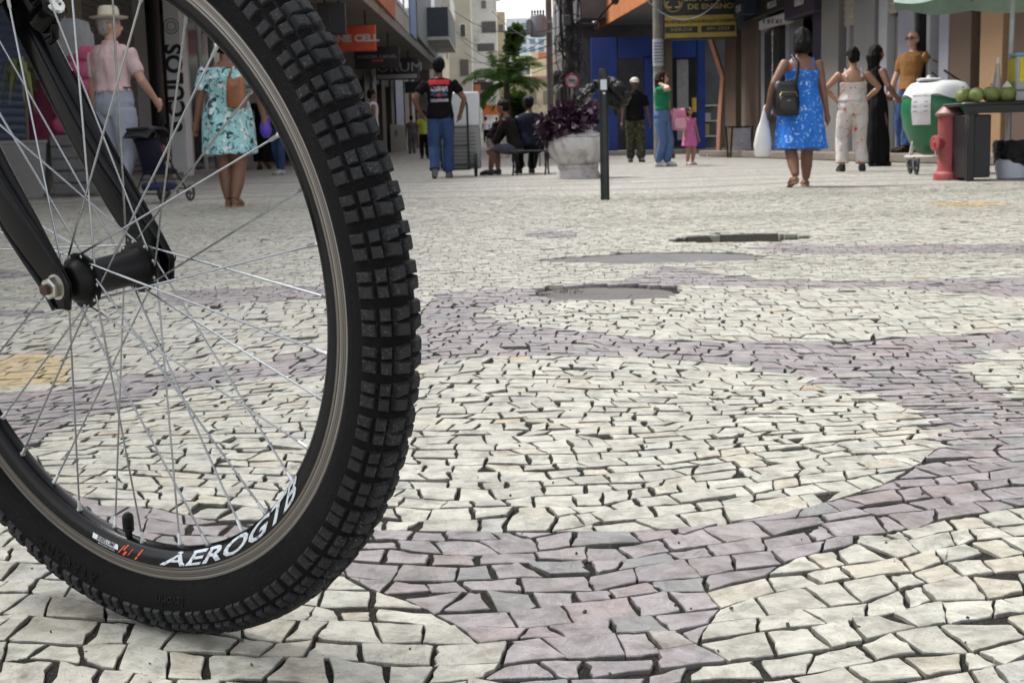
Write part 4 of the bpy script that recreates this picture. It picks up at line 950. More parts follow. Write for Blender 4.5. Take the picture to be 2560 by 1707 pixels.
# --- hub, axle, nuts
FZ = .0324 * K; HR = .0222 * K
mb = MB(); mb.lathe([(r * K, z * K) for r, z in ((.0070, -.047), (.0120, -.0465), (.0150, -.044), (.0185, -.0375), (.0192, -.0345), (.0242, -.0335), (.0246, -.0322), (.0242, -.0306), (.0185, -.0296), (.0160, -.024), (.0155, 0), (.0160, .024), (.0185, .0296), (.0242, .0306), (.0246, .0322), (.0242, .0335), (.0192, .0345), (.0185, .0375), (.0150, .044), (.0120, .0465), (.0070, .047))], 40)
hub = wpart(mb, 'hub', HUB, None, 35)
mb = MB(); prof_ = [(.0001, -.0735)]
for i in range(60):
    z = -.073 + .146 * i / 59; prof_.append((.0047 + (.0003 if i % 2 else -.0002), z))
prof_.append((.0001, .0735)); mb.lathe([(r * K, z * K) for r, z in prof_], 14)
wpart(mb, 'axle', M('rusty_axle', (.055, .038, .03), .7, .5, .5, 90, .3, 300, .001, .4, (.20, .075, .03), 60), hub, 30, Matrix.Identity(4))
for s in (1, -1):
    mb = MB(); rr = .0096 * K
    mb.rings([[(a * math.cos(math.pi / 3 * j + .3), a * math.sin(math.pi / 3 * j + .3), s * z * K) for j in range(6)] for a, z in ((rr * 1.0, .0598), (rr * 1.0, .0672), (rr * .86, .0686))])
    mb.lathe([(.0112 * K, s * .0585 * K), (.0112 * K, s * .0599 * K)], 20)
    wpart(mb, 'axle_nut', metal('zinc', (.50, .49, .45), .42, .3, 120), hub, 30, Matrix.Identity(4))
# --- spokes, laced three cross
NR = .2570 * K; sp0 = vth + math.radians(5); nip_me = None
for k in range(36):
    q = sp0 + math.radians(10 * k); side = 1 if k % 2 == 0 else -1; lead = 1 if (k // 2) % 2 == 0 else -1
    hq = q + lead * math.radians(56) + (math.radians(2) if side > 0 else 0)
    A = polar(HR, hq, side * (FZ + (.0016 if lead > 0 else -.0016))); B = polar(NR, q, side * .0028)
    elbow = polar(HR, hq, side * (FZ - (.003 if lead > 0 else -.003)))
    d = (B - A).normalized()
    mb = MB(); mb.tube([elbow, A, A + d * .004, B], [.00105, .00105, .00102, .00102], 8)
    sp = wpart(mb, 'spoke', SPOKE, None, 60)
    mb = MB(); mb.lathe([(.0021, 0), (.0021, .003), (.0018, .0034), (.0017, .0115), (.0011, .0122)], 10, B + d * .0005, -d); mb.lathe([(.0026, -.0012), (.0028, .0008)], 10, B + d * .0005, -d)
    wpart(mb, 'nipple', NIP, sp, 40, Matrix.Identity(4))
    mb = MB(); mb.ell(polar(HR, hq, side * (FZ + (.0022 if lead < 0 else -.0022))), (.0019, .0019, .0009), 8, 5); wpart(mb, 'spoke_head', NIP, sp, 60, Matrix.Identity(4))
# --- fork: both blades follow the same line in the wheel plane
BZ = .056 * K; fk = [Vector((x, y, 0)) for x, y in ((-.1078, .1794), (-.083, .132), (-.059, .089), (-.040, .058), (-.0245, .0345), (-.010, .0135), (.0, -.003), (.001, -.021))]
d0 = (fk[0] - fk[1]).normalized(); fk = [fk[0] + d0 * .22, fk[0] + d0 * .10] + fk
wid = [.0150, .0152, .0155, .0160, .0168, .0180, .0185, .0180, .0170, .0095]; thk = [.0135, .0135, .0135, .0130, .0118, .0095, .0060, .0034, .0028, .0026]
def blade(s):
    rings = []; 
    for i, p in enumerate(fk):
        t = (fk[min(i + 1, len(fk) - 1)] - fk[max(i - 1, 0)]).normalized(); nrm = Vector((-t.y, t.x, 0)); zc = s * BZ
        ring = []
        for j in range(24):
            a = 2 * math.pi * j / 24; c_, s_ = math.cos(a), math.sin(a); pw = .62
            ring.append(p + nrm * (wid[i] * K * math.copysign(abs(c_) ** pw, c_)) + Vector((0, 0, zc + thk[i] * K * math.copysign(abs(s_) ** .8, s_))))
        rings.append(ring)
    mb = MB().rings(rings)
    for e in (-1, 1):                              # rolled lips along the dropout edges and a crease up the blade
        pts = []; rad = []
        for i in range(2, len(fk)):
            p = fk[i]; t = (fk[min(i + 1, len(fk) - 1)] - fk[max(i - 1, 0)]).normalized(); nrm = Vector((-t.y, t.x, 0))
            pts.append(p + nrm * (wid[i] * K * .9 * e) + Vector((0, 0, s * (BZ + thk[i] * K * .55 + .0012)))); rad.append(.0012 + .0022 * (i / len(fk)))
        mb.tube(pts, rad, 8)
    return mb
for s in (1, -1):
    wpart(blade(s), 'fork_blade', BLK, None, 40)
top = fk[0]; mb = MB(); mb.box(top + d0 * .01, (.045, .13, .045), Matrix.Rotation(math.atan2(d0.y, d0.x), 3, 'Z') @ Matrix.Rotation(math.pi / 2, 3, 'X') @ Matrix.Rotation(math.pi / 2, 3, 'Y'), 0, .008); mb.tube([top, top + d0 * .26], .019, 20)
wpart(mb, 'fork_crown', BLK, None, 40)
# --- rim brake pivot on the far blade
bx, by = wheel_pt(138, 10, -.040 * K); dn = Vector((d0.y, -d0.x, 0))
if dn.x < 0: dn = -dn
c = Vector((bx, by, -.042 * K)) - dn * .004
mb = MB(); mb.lathe([(.0135, -.028), (.0140, -.004), (.0132, -.001), (.0105, 0)], 24, c, dn); mb.box(c + d0 * .035 - dn * .014, (.016, .05, .02), Matrix.Rotation(math.atan2(d0.y, d0.x) - math.pi / 2, 3, 'Z'), 0, .004); mb.tube([c - dn * .012 - d0 * .012, c - dn * .02 - d0 * .022, c - dn * .03 - d0 * .02], .0045, 10)
br = wpart(mb, 'brake_arm', BLK, None, 40)
mb = MB(); mb.lathe([(.0090, -.001), (.0090, .003), (.0078, .0046), (.0040, .0050), (.0038, .0030), (.0001, .0030)], 24, c, dn)
wpart(mb, 'pivot_bolt', metal('bright_bolt', (.75, .75, .74), .2), br, 40, Matrix.Identity(4))
# ================================================================== people
def remesh(mb, voxel, ratio=.35, smooth=3, name='body'):
    me = mb.mesh(name)
    me = eval_mods(me, [('REMESH', dict(mode='VOXEL', voxel_size=voxel)), ('SMOOTH', dict(iterations=smooth, factor=.5)), ('DECIMATE', dict(ratio=ratio))])
    me.polygons.foreach_set('use_smooth', [True] * len(me.polygons)); me.name = name
    return me
def wrinkle(me, amp, fx=13.0, fz=6.0, seed=0.0):
    """cloth folds and hair clumps as real relief"""
    n = len(me.vertices); co = np.empty(n * 3); nr = np.empty(n * 3); me.vertices.foreach_get('co', co); me.vertices.foreach_get('normal', nr)
    co = co.reshape(-1, 3); nr = nr.reshape(-1, 3); x, y, z = co[:, 0] * fx, co[:, 1] * fx, co[:, 2] * fz; s = seed
    k = np.sin(x * 1.3 + 1.1 * np.sin(z * 1.7 + s) + s) * np.sin(y * 1.1 + z * .9 + 1.3 * np.sin(x * .8 + 2 * s)) + .6 * np.sin(x * 2.9 - z * 2.1 + 1.5 * np.sin(y * 2.3 + s)) * np.sin(z * 2.7 + y * 2.2 + s * 1.7)
    me.vertices.foreach_set('co', (co + nr * (amp * k)[:, None]).ravel()); me.update()
    return me
def ik(a, b, l1, l2, hint):
    a, b = Vector(a), Vector(b); d = b - a; L = min(d.length, (l1 + l2) * .999); d.normalize()
    x = (l1 * l1 - l2 * l2 + L * L) / (2 * L); h = math.sqrt(max(l1 * l1 - x * x, 0))
    hv = Vector(hint); hv = hv - d * hv.dot(d)
    if hv.length < 1e-6: hv = d.orthogonal()
    return a + d * x + hv.normalized() * h
SKIN = {'pale': M('skin_pale', (.50, .30, .22), .55, var=.1, scale=12), 'tan': M('skin_tan', (.34, .185, .115), .55, var=.1, scale=12),
        'brown': M('skin_brown', (.19, .095, .06), .55, var=.1, scale=12), 'dark': M('skin_dark', (.11, .058, .038), .5, var=.1, scale=12)}
HAIR = {'black': M('hair_black', (.005, .0045, .0045), .55, var=.4, scale=40, bmp=.8, bscale=70, bd=.02, spec=.15), 'grey': M('hair_grey', (.25, .24, .23), .6, var=.2, scale=40, bmp=.5, bscale=90),
        'brown': M('hair_brown', (.022, .013, .008), .55, var=.4, scale=40, bmp=.8, bscale=70, bd=.02, spec=.15)}
EYE = M('eye_dark', (.01, .008, .007), .25)
TOR = [(.455, .060, .050), (.485, .083, .062), (.53, .096, .068), (.575, .088, .060), (.63, .078, .053), (.69, .087, .059), (.75, .098, .062), (.79, .098, .056), (.815, .075, .047), (.835, .042, .038)]
TORF = [(.455, .064, .052), (.485, .090, .066), (.53, .104, .074), (.575, .092, .064), (.63, .074, .052), (.69, .080, .056), (.735, .088, .066), (.78, .088, .054), (.81, .068, .043), (.832, .036, .034)]
def person(label, rz, skin='tan', px=None, foot=None, head=None, loc=None, H=None, fem=False, wide=1.0, L=None, R=None, lf=(-.055, 0, 0), rf=(.055, 0, 0),
           Lh=(-.3, -.6, 0), Rh=(.3, -.6, 0), lean=(0, 0), turn=0.0, nod=0.0, sit=None, hair=('short', 'black'), top=None, bottom=None, dress=None, shoes=None, cap=None, face=False,
           bald=False, vox=.0095, group=None, cat='person', feet_dir=0.0):
    if loc is None:
        g = gp(px, foot); loc = (g.x, g.y, 0.0); H = (foot - head) / (FPX / g.y) if H is None else H
    root = thing('person', label, cat, loc, rz, group)
    S = lambda *p: Vector(p) * H
    dz = 0.0 if sit is None else sit - .50
    def ofs(z): k = (z - .5) / .32; return Vector((lean[0] * k, lean[1] * k, dz))
    def P(x, y, z): return (Vector((x, y, z)) + ofs(z)) * H
    T = TORF if fem else TOR
    def torso(mb, z0, z1, pad=0.0, hem=1.0, n=20):
        zs = sorted(set([z0, z1] + [t[0] for t in T if z0 < t[0] < z1])); rings = []
        for z in zs:
            rx = np.interp(z, [t[0] for t in T], [t[1] for t in T]) * wide + pad; ry = np.interp(z, [t[0] for t in T], [t[2] for t in T]) * (1 + (wide - 1) * .8) + pad
            if z == z0: rx *= hem; ry *= hem
            rings.append([P(rx * math.cos(q), ry * math.sin(q), z) for q in [2 * math.pi * j / n for j in range(n)]])
        mb.rings(rings)
    shx = (.093 if fem else .106) * (1 + (wide - 1) * .6)
    sh = {s: P(s * shx, 0, .797) for s in (-1, 1)}; hipj = {s: P(s * .050 * wide, 0, .495) for s in (-1, 1)}
    hand = {-1: P(*(L if L else (-.155, .01, .475))), 1: P(*(R if R else (.155, .01, .475)))}
    elb = {-1: ik(sh[-1], hand[-1], .172 * H, .150 * H, Lh), 1: ik(sh[1], hand[1], .172 * H, .150 * H, Rh)}
    ank = {}; toe = {}; kne = {}
    for s, f in ((-1, lf), (1, rf)):
        ank[s] = S(f[0], f[1], .048 + f[2]); fd = feet_dir + s * -.12
        toe[s] = S(f[0] - math.sin(fd) * .10, f[1] + math.cos(fd) * .10, .014 + f[2] * .15)
        kne[s] = ik(hipj[s], ank[s], .236 * H, .222 * H, (s * .12, 1, .05))
    def arm(mb, s, r0, r1, r2, t0=0, t1=2.0, n=12):
        pts, rad = [], []
        for t in (0, .12, .5, 1, 1.25, 1.6, 2):
            if t > t1 + 1e-6: break
            p = sh[s].lerp(elb[s], t) if t <= 1 else elb[s].lerp(hand[s], t - 1)
            pts.append(p); rad.append(float(np.interp(t, [0, .12, .5, 1, 1.25, 2], [r0 * .9, r0 * 1.08, r0, r1, r1 * 1.02, r2])) * H)
        if t1 not in (0, .12, .5, 1, 1.25, 1.6, 2):
            p = sh[s].lerp(elb[s], t1) if t1 <= 1 else elb[s].lerp(hand[s], t1 - 1); pts.append(p); rad.append(float(np.interp(t1, [0, 1, 2], [r0, r1, r2])) * H)
        mb.tube(pts, rad, n)
    def leg(mb, s, r0, r1, r2, t1=2.0, n=14, calf=1.0):
        pts, rad = [], []
        for t in (0, .3, .7, 1, 1.3, 1.65, 2):
            if t > t1 + 1e-6: break
            pts.append(hipj[s].lerp(kne[s], t) if t <= 1 else kne[s].lerp(ank[s], t - 1))
            rad.append(float(np.interp(t, [0, .3, 1, 1.3, 1.65, 2], [r0, r0, r1, (r1 * 1.0 if calf else r1), r1 * .8 + r2 * .2 if calf else (r1 + r2) / 2, r2])) * H * (1 + (wide - 1) * .7))
        if t1 not in (0, .3, .7, 1, 1.3, 1.65, 2):
            pts.append(hipj[s].lerp(kne[s], t1) if t1 <= 1 else kne[s].lerp(ank[s], t1 - 1)); rad.append(float(np.interp(t1, [0, 1, 2], [r0, r1, r2])) * H * (1 + (wide - 1) * .7))
        mb.tube(pts, rad, n)
    # ---- one continuous body
    b = MB(); torso(b, .455, .835, -.006 if (top or bottom or dress) else 0)
    b.tube([P(0, -.005, .81), P(0, .0, .845), P(0, .006, .875)], [.034 * H, .029 * H, .030 * H], 14)
    HC = P(0, .008, .93); HR_ = Matrix.Rotation(turn, 3, 'Z') @ Matrix.Rotation(-nod, 3, 'X')
    hd = lambda x, y, z: HC + HR_ @ (Vector((x, y, z)) * H)
    b.ell(hd(0, -.004, .008), (.047 * H, .058 * H, .060 * H), 18, 12, rot=HR_); b.ell(hd(0, .012, -.026), (.036 * H, .042 * H, .042 * H), 16, 10, rot=HR_)
    b.ell(hd(0, .056, -.014), (.0075 * H, .012 * H, .014 * H), 8, 6, rot=HR_)
    b.ell(hd(0, .050, -.038), (.014 * H, .006 * H, .005 * H), 8, 5, rot=HR_)
    for s in (-1, 1):
        b.ell(hd(s * .048, -.004, -.008), (.006 * H, .012 * H, .017 * H), 8, 6, rot=HR_)
        arm(b, s, .030, .0235, .0165); leg(b, s, *((.047, .033, .021) if bottom and bottom.get('to', 1.97) > 1.2 else (.054, .036, .021)))
        d = (hand[s] - elb[s]).normalized(); fw = Vector((0, 1, 0)); side = (fw - d * fw.dot(d))
        side = side.normalized() if side.length > .2 else Vector((1, 0, 0)); inn = d.cross(side).normalized()
        if inn.x * s > 0: inn = -inn
        w = hand[s]; b.tube([w - d * .01 * H, w + d * .02 * H, w + d * .048 * H], [.0165 * H, .021 * H, .020 * H], 10, flat=1.0)
        for i in range(4):
            st = w + d * .045 * H + side * ((i - 1.5) * .0125 * H); ln = (.036, .042, .040, .030)[i] * H
            b.tube([st, st + d * ln * .55 + inn * .004 * H, st + d * ln * .85 + inn * .020 * H], [.0062 * H, .0058 * H, .0050 * H], 7)
        tb = w + d * .012 * H + side * .017 * H; b.tube([tb, tb + side * .014 * H + d * .018 * H, tb + side * .013 * H + d * .038 * H + inn * .008 * H], [.0075 * H, .007 * H, .0055 * H], 7)
        hl = ank[s] + Vector((0, -.022 * H, -.028 * H)); b.tube([hl, ank[s] + (toe[s] - ank[s]) * .5 - Vector((0, 0, .004 * H)), toe[s]], [.020 * H, .024 * H, .017 * H], 10)
    link('body', remesh(b, vox, .4), root, SKIN[skin])
    if face:
        for s in (-1, 1):
            e = MB(); e.ell(hd(s * .018, .0525, .004), (.0075 * H, .004 * H, .0048 * H), 8, 6, rot=HR_); e.build('eye', EYE, root, 180)
            e = MB(); e.tube([hd(s * .008, .056, .017), hd(s * .018, .056, .0205), hd(s * .030, .048, .017)], .0028 * H, 6); e.build('eyebrow', HAIR[hair[1]], root, 180)
    # ---- clothes
    if top:
        t = MB(); torso(t, top.get('hem', .50), top.get('neck', .828), .0155, top.get('flare', 1.04))
        if top.get('sleeve', .55) > 0:
            for s in (-1, 1): arm(t, s, .0385, .0345, .0255, 0, top.get('sleeve', .55))
        else:
            for s in (-1, 1): t.tube([P(s * .062, -.05, .76), P(s * .064, 0, .835), P(s * .062, .05, .77)], .013 * H, 8)
        if top.get('collar'): t.lathe([(.042 * H, 0), (.040 * H, .022 * H)], 16, P(0, .0, .828))
        link('top', wrinkle(remesh(t, vox * 1.05, .4, 3), .008 * H / 1.7, 15, 9, H * 7), root, top['mat'])
    if bottom:
        t = MB(); torso(t, .46, bottom.get('waist', .605 if bottom.get('belt') else .56), .008)
        for s in (-1, 1): leg(t, s, .060, bottom.get('knee', .046), bottom.get('ankle', .036), bottom.get('to', 1.97), calf=0)
        link('trousers' if bottom.get('to', 1.97) > 1.2 else 'shorts', wrinkle(remesh(t, vox * 1.05, .4, 3), .0065 * H / 1.7, 14, 9, H * 5), root, bottom['mat'])
        if bottom.get('belt'):
            t = MB(); z = .598; rx = float(np.interp(z, [a[0] for a in T], [a[1] for a in T])) * wide + .0135; ry = float(np.interp(z, [a[0] for a in T], [a[2] for a in T])) + .0135
            t.rings([[P((rx + o) * math.cos(q), (ry + o) * math.sin(q), zz) for q in [2 * math.pi * j / 28 for j in range(28)]] for zz, o in ((z - .010, -.004), (z - .010, .001), (z + .010, .001), (z + .010, -.004))], False)
            t.build('belt', bottom['belt'], root, 40)
    if dress:
        t = MB(); hz_ = dress.get('hem', .27); fl = dress.get('flare', .125); rings = []; tz = dress.get('top', .765)
        for z in [hz_, hz_ + .03, .34, .42, .48, .53, .58, .63, .69, .735, tz]:
            if z < hz_ or z > tz: continue
            if z >= .53: rx = float(np.interp(z, [a[0] for a in T], [a[1] for a in T])) * wide + .012; ry = float(np.interp(z, [a[0] for a in T], [a[2] for a in T])) * (1 + (wide - 1) * .8) + .012
            else:
                k = (.53 - z) / (.53 - hz_); r53x = float(np.interp(.53, [a[0] for a in T], [a[1] for a in T])) * wide + .012; rx = r53x + (fl - r53x) * k; ry = .088 * wide + (fl * .88 - .088 * wide) * k
            cx = (lf[0] + rf[0]) / 2 * max(0, (.5 - z) / .45); cy = (lf[1] + rf[1]) / 2 * max(0, (.5 - z) / .45)
            wv = dress.get('wave', .05) * max(0, (.55 - z) / .3)
            rings.append([P((rx * (1 + wv * math.sin(7 * q))) * math.cos(q) + cx, (ry * (1 + wv * math.sin(7 * q + 1))) * math.sin(q) + cy, z) for q in [2 * math.pi * j / 36 for j in range(36)]])
        t.rings(rings)
        sl = dress.get('sleeve', 0)
        for s in (-1, 1):
            if sl: arm(t, s, .045, .047, .045, 0, sl)
            elif dress.get('strap', 1): t.tube([P(s * .058, -.052, tz - .015), P(s * .062, -.02, .812), P(s * .06, .03, .80), P(s * .05, .058, tz - .02)], .0105 * H, 8)
        link('dress', wrinkle(remesh(t, vox * 1.05, .45, 2), .012 * H / 1.7, 17, 4, H * 9), root, dress['mat'])
    if shoes:
        for s in (-1, 1):
            t = MB(); hl = ank[s] + Vector((0, -.026 * H, -.028 * H))
            if shoes.get('flat'):
                t.tube([hl - Vector((0, 0, .016 * H)), ank[s].lerp(toe[s], .5) - Vector((0, 0, .027 * H)), toe[s] + (toe[s] - ank[s]) * .1 - Vector((0, 0, .012 * H))], [.020 * H, .023 * H, .020 * H], 10, flat=.35)
                mid = ank[s].lerp(toe[s], .62); t.tube([mid + Vector((-.026 * H, 0, -.012 * H)), mid + Vector((0, .008 * H, .020 * H)), mid + Vector((.026 * H, 0, -.012 * H))], .006 * H, 6)
            else:
                t.tube([hl - Vector((0, .004 * H, 0)), ank[s].lerp(toe[s], .45) + Vector((0, 0, -.002 * H)), toe[s] + (toe[s] - ank[s]) * .12], [.027 * H, .029 * H, .020 * H], 12); t.tube([ank[s] - Vector((0, .004 * H, .012 * H)), ank[s] + Vector((0, -.004 * H, .010 * H))], [.029 * H, .027 * H], 10)
            link('shoe', remesh(t, .007, .5, 2), root, shoes['mat'])
    hs_, hm = hair
    if hs_ and not bald:
        t = MB(); t.ell(hd(0, -.012, .016), (.0525 * H, .060 * H, .060 * H), 18, 12, rot=HR_)
        if hs_ == 'short': t.ell(hd(0, -.030, -.012), (.047 * H, .038 * H, .045 * H), 14, 10, rot=HR_)
        if hs_ in ('bob', 'long'):
            dn = .055 if hs_ == 'bob' else .13
            t.tube([hd(0, -.022, .02), hd(0, -.030, -.025), hd(0, -.034, -.025 - dn * .7), hd(0, -.032, -.03 - dn)], [.050 * H, .060 * H, .058 * H if hs_ == 'bob' else .045 * H, .045 * H if hs_ == 'bob' else .025 * H], 16)
        if hs_ == 'bun': t.ell(hd(0, -.030, -.008), (.049 * H, .042 * H, .048 * H), 14, 10, rot=HR_); t.ell(hd(0, -.055, .050), (.030 * H, .026 * H, .028 * H), 12, 8)
        me = wrinkle(remesh(t, .0085, .6, 1), .0075, 42, 14, H * 3); link('hair', me, root, HAIR[hm])
    root['_hc'] = 0; del root['_hc']
    return root, H, P, hd, hand, elb, sh
def cap_part(root, H, hd, mat, kind='cap'):
    t = MB()
    if kind == 'cap':
        t.ell(hd(0, -.006, .030), (.056 * H, .064 * H, .046 * H), 18, 10); t.tube([hd(-.03, .045, .022), hd(0, .085, .018), hd(.03, .045, .022)], .014 * H, 8, flat=.3)
        link('cap', remesh(t, .008, .5, 2), root, mat)
    else:                                          # straw hat with a turned brim and a dark band
        c = hd(0, -.004, .036)
        t.lathe([(.098 * H, .004 * H), (.100 * H, .008 * H), (.075 * H, -.002 * H), (.057 * H, .002 * H), (.0555 * H, .012 * H), (.053 * H, .045 * H), (.046 * H, .062 * H), (.030 * H, .066 * H), (.0001, .060 * H)], 40, c); t.lathe([(.098 * H, .003 * H), (.058 * H, -.004 * H), (.056 * H, -.002 * H)], 40, c, cap=False)
        t.build('hat', mat, root, 40)
        t = MB(); t.lathe([(.0572 * H, .004 * H), (.0560 * H, .017 * H)], 40, c, cap=False); t.build('hat_band', M('hat_band', (.36, .26, .15), .8), root, 40)
# ================================================================== the people in view
def far_loc(px, Y): 
    v = at(px, 355, Y); return (v.x, Y, gz(Y))
PINK = cloth('pink_polo', (.70, .51, .52)); GREYBLUE = cloth('grey_blue_cotton', (.38, .41, .50)); JEANS = cloth('blue_denim', (.045, .085, .20)); JEANS2 = cloth('light_denim', (.10, .17, .33))
BLACKC = cloth('black_cotton', (.005, .005, .006)); NAVY = cloth('navy_cotton', (.007, .009, .022)); WHITEC = cloth('white_cotton', (.62, .61, .68)); LEATHER = M('black_leather', (.006, .0055, .0055), .4, bmp=.4, bscale=120)
TURQ = print_mat('turquoise_print', (.38, .67, .70), [(13, .56, (.72, .78, .80), .6), (15, .565, (.02, .05, .06), 1.2), (19, .60, (.10, .28, .31), 1.0)])
BLUEP = print_mat('blue_flower_print', (.028, .17, .62), [(17, .62, (.40, .60, .85), 2.0), (30, .67, (.70, .78, .88), 1.5)])
FLOR = print_mat('white_flower_print', (.66, .62, .60), [(11, .66, (.34, .33, .38), 1.0), (13, .62, (.66, .10, .09), .5), (26, .66, (.70, .28, .06), .5)])
CAMO = print_mat('camouflage', (.055, .06, .032), [(12, .54, (.022, .022, .016), 1.0), (14, .57, (.12, .095, .055), 1.0)])
GREENC = cloth('green_jersey', (.02, .20, .10)); PINKD = print_mat('pink_dress', (.62, .16, .42), [(30, .66, (.75, .45, .25), .5)]); BROWNT = cloth('brown_jersey', (.27, .13, .045))
LIME = cloth('lime_cotton', (.40, .52, .08)); GREYC = cloth('grey_cotton', (.12, .12, .13)); WOVEN = M('woven_straw', (.62, .57, .46), .8, var=.12, scale=60, bmp=.3, bscale=200)
SHOEB = {'mat': M('shoe_black', (.012, .012, .013), .45)}; SHOEW = {'mat': M('shoe_white', (.50, .50, .50), .6)}; SAND = {'mat': M('sandal_tan', (.30, .17, .09), .6), 'flat': True}; SHOEG = {'mat': M('shoe_grey', (.14, .15, .14), .7)}
# tee with a printed back: shapes painted by position, as ink on cloth
def back_print():
    m, n, b = newmat('printed_tee'); t = coords(n, 'Object'); s = nd(n, 'ShaderNodeSeparateXYZ'); n.links.new(t, s.inputs[0])
    def band(sock, lo, hi):
        a = nd(n, 'ShaderNodeMath', operation='GREATER_THAN'); a.inputs[1].default_value = lo; n.links.new(sock, a.inputs[0])
        c = nd(n, 'ShaderNodeMath', operation='LESS_THAN'); c.inputs[1].default_value = hi; n.links.new(sock, c.inputs[0])
        r = nd(n, 'ShaderNodeMath', operation='MULTIPLY'); n.links.new(a.outputs[0], r.inputs[0]); n.links.new(c.outputs[0], r.inputs[1]); return r.outputs[0]
    def mul(a, c): r = nd(n, 'ShaderNodeMath', operation='MULTIPLY'); n.links.new(a, r.inputs[0]); n.links.new(c, r.inputs[1]); return r.outputs[0]
    back = band(s.outputs[1], -9, 0); out = (.005, .005, .006)
    hx = .145
    for lo, hi, x0, x1, col, brk in ((1.300, 1.370, -hx, hx, (.68, .04, .06), 0), (1.205, 1.275, -.12, .12, (.45, .46, .55), 1), (1.14, 1.19, -.12, .12, (.09, .11, .16), 1), (1.135, 1.175, -.03, .03, (.55, .05, .05), 1), (1.065, 1.105, -.125, .125, (.42, .45, .55), 2)):
        f = mul(mul(band(s.outputs[2], lo, hi), band(s.outputs[0], x0, x1)), back)
        if brk: f = mul(f, ramp(n, noise(n, 38 if brk == 1 else 70, 2, .5, t, .5).outputs[0], [(.44 if brk == 1 else .36, (0, 0, 0)), (.48, (1, 1, 1))]).outputs[0])
        out = mix(n, f, out, col)
    n.links.new(out, b.inputs['Base Color']); b.inputs['Roughness'].default_value = .85; b.inputs['Specular IOR Level'].default_value = .2
    bump(n, b, noise(n, 14, 3, .5, coords(n, 'Object', (1, 1, .35)), .8).outputs[0], .5, .03); return m

r, H, P, hd, hand, elb, sh = person('man in a straw hat, pink polo and grey trousers pushing a stroller', -.45, 'pale', px=302, foot=508, head=44, wide=1.14, L=(-.16, .03, .48), R=(.17, .13, .54), lf=(-.05, .10, 0), rf=(.06, -.10, .02), turn=-.75, hair=('short', 'grey'), top=dict(mat=PINK, sleeve=.75, collar=1, hem=.585, flare=1.0), bottom=dict(mat=GREYBLUE, belt=LEATHER, ankle=.043), shoes=SHOEB, vox=.009)
cap_part(r, H, hd, WOVEN, 'straw')
r, H, P, hd, hand, elb, sh = person('woman in a turquoise patterned dress walking away past the shop sign', -.12, 'brown', px=583, foot=517, head=92, fem=True, wide=1.3, L=(-.205, .03, .49), R=(.20, .05, .50), Rh=(.6, -.4, 0), lf=(-.035, .03, 0), rf=(.02, -.02, 0), hair=('bun', 'black'), dress=dict(mat=TURQ, hem=.305, flare=.165, top=.80, sleeve=.72, wave=.07), shoes=SAND, vox=.009)
TW = (r, H, P, hand)
person('person in dark clothes standing in the shop doorway behind the turquoise dress', .3, 'brown', px=662, foot=424, head=222, fem=True, dress=dict(mat=BLACKC, hem=.10, flare=.13, top=.80, sleeve=.5), shoes=SHOEB, hair=('long', 'black'), vox=.013)
person('person in blue jeans and white shoes seen past the wheel rim', 2.6, 'tan', px=706, foot=437, head=205, top=dict(mat=BLACKC), bottom=dict(mat=JEANS), shoes=SHOEW, lf=(-.05, .07, 0), rf=(.06, -.05, 0), vox=.013)
person('person in a white vest just beyond the tyre edge', -1.3, 'brown', px=936, foot=415, head=228, L=(-.13, .05, .48), top=dict(mat=WHITEC, sleeve=0), bottom=dict(mat=BLACKC), shoes=SHOEB, vox=.013)
person('distant person in grey standing at the shop doors', .2, 'brown', loc=far_loc(1030, 57), H=1.55, top=dict(mat=GREYC), bottom=dict(mat=GREYC), shoes=SHOEB, vox=.016)
person('person in a lime green shirt half hidden by the man in black', .1, 'brown', loc=far_loc(1061, 47), H=1.62, top=dict(mat=LIME), bottom=dict(mat=BLACKC), shoes=SHOEB, vox=.016)
CM = person('man in a black printed t-shirt and jeans wheeling a hand truck', 0.0, 'brown', px=1106, foot=446, head=152, wide=1.06, L=(-.165, .07, .545), R=(.165, .07, .53), Lh=(-.8, -.5, 0), Rh=(.8, -.5, 0), lf=(-.055, -.08, .02), rf=(.05, .09, 0), hair=('short', 'black'), top=dict(mat=back_print(), sleeve=.62, hem=.495, flare=1.02), bottom=dict(mat=JEANS, ankle=.044), shoes=SHOEG, vox=.009)
for px_, Y, c1, c2, lb in ((1216, 88, WHITEC, BLACKC, 'far person in a white shirt walking up the street'), (1243, 96, cloth('red_cotton', (.35, .08, .05)), NAVY, 'far person in a red shirt beside the orange awning'), (1186, 92, GREYC, JEANS, 'far person in grey at the left shopfronts')):
    person(lb, .1, 'brown', loc=far_loc(px_, Y), H=1.65, top=dict(mat=c1), bottom=dict(mat=c2), vox=.022, group='far pedestrians')
g = gp(1300, 436)
person('bareheaded person in dark clothes sitting on the left of the bench', 1.35, 'brown', loc=(g.x - .04, g.y + .1, 0), H=1.45, sit=.27, lean=(0, .10), L=(-.07, .26, .50), R=(.07, .26, .50), lf=(-.07, .27, 0), rf=(.07, .22, 0), top=dict(mat=cloth('dark_olive', (.014, .013, .011)), sleeve=1.6), bottom=dict(mat=cloth('lilac_shorts', (.10, .095, .13)), to=1.1), shoes=SHOEB, vox=.012)
r, H, P, hd, hand, elb, sh = person('person in a dark cap and navy jacket sitting on the right of the bench', .25, 'dark', loc=(g.x + .20, g.y + .18, 0), H=1.5, sit=.28, wide=1.25, lean=(0, .08), L=(-.12, .2, .5), R=(.12, .2, .5), lf=(-.06, .3, 0), rf=(.07, .3, 0), top=dict(mat=NAVY, sleeve=1.9), bottom=dict(mat=BLACKC), shoes=SHOEB, vox=.012)
cap_part(r, H, hd, M('cap_dark_green', (.008, .02, .018), .8))
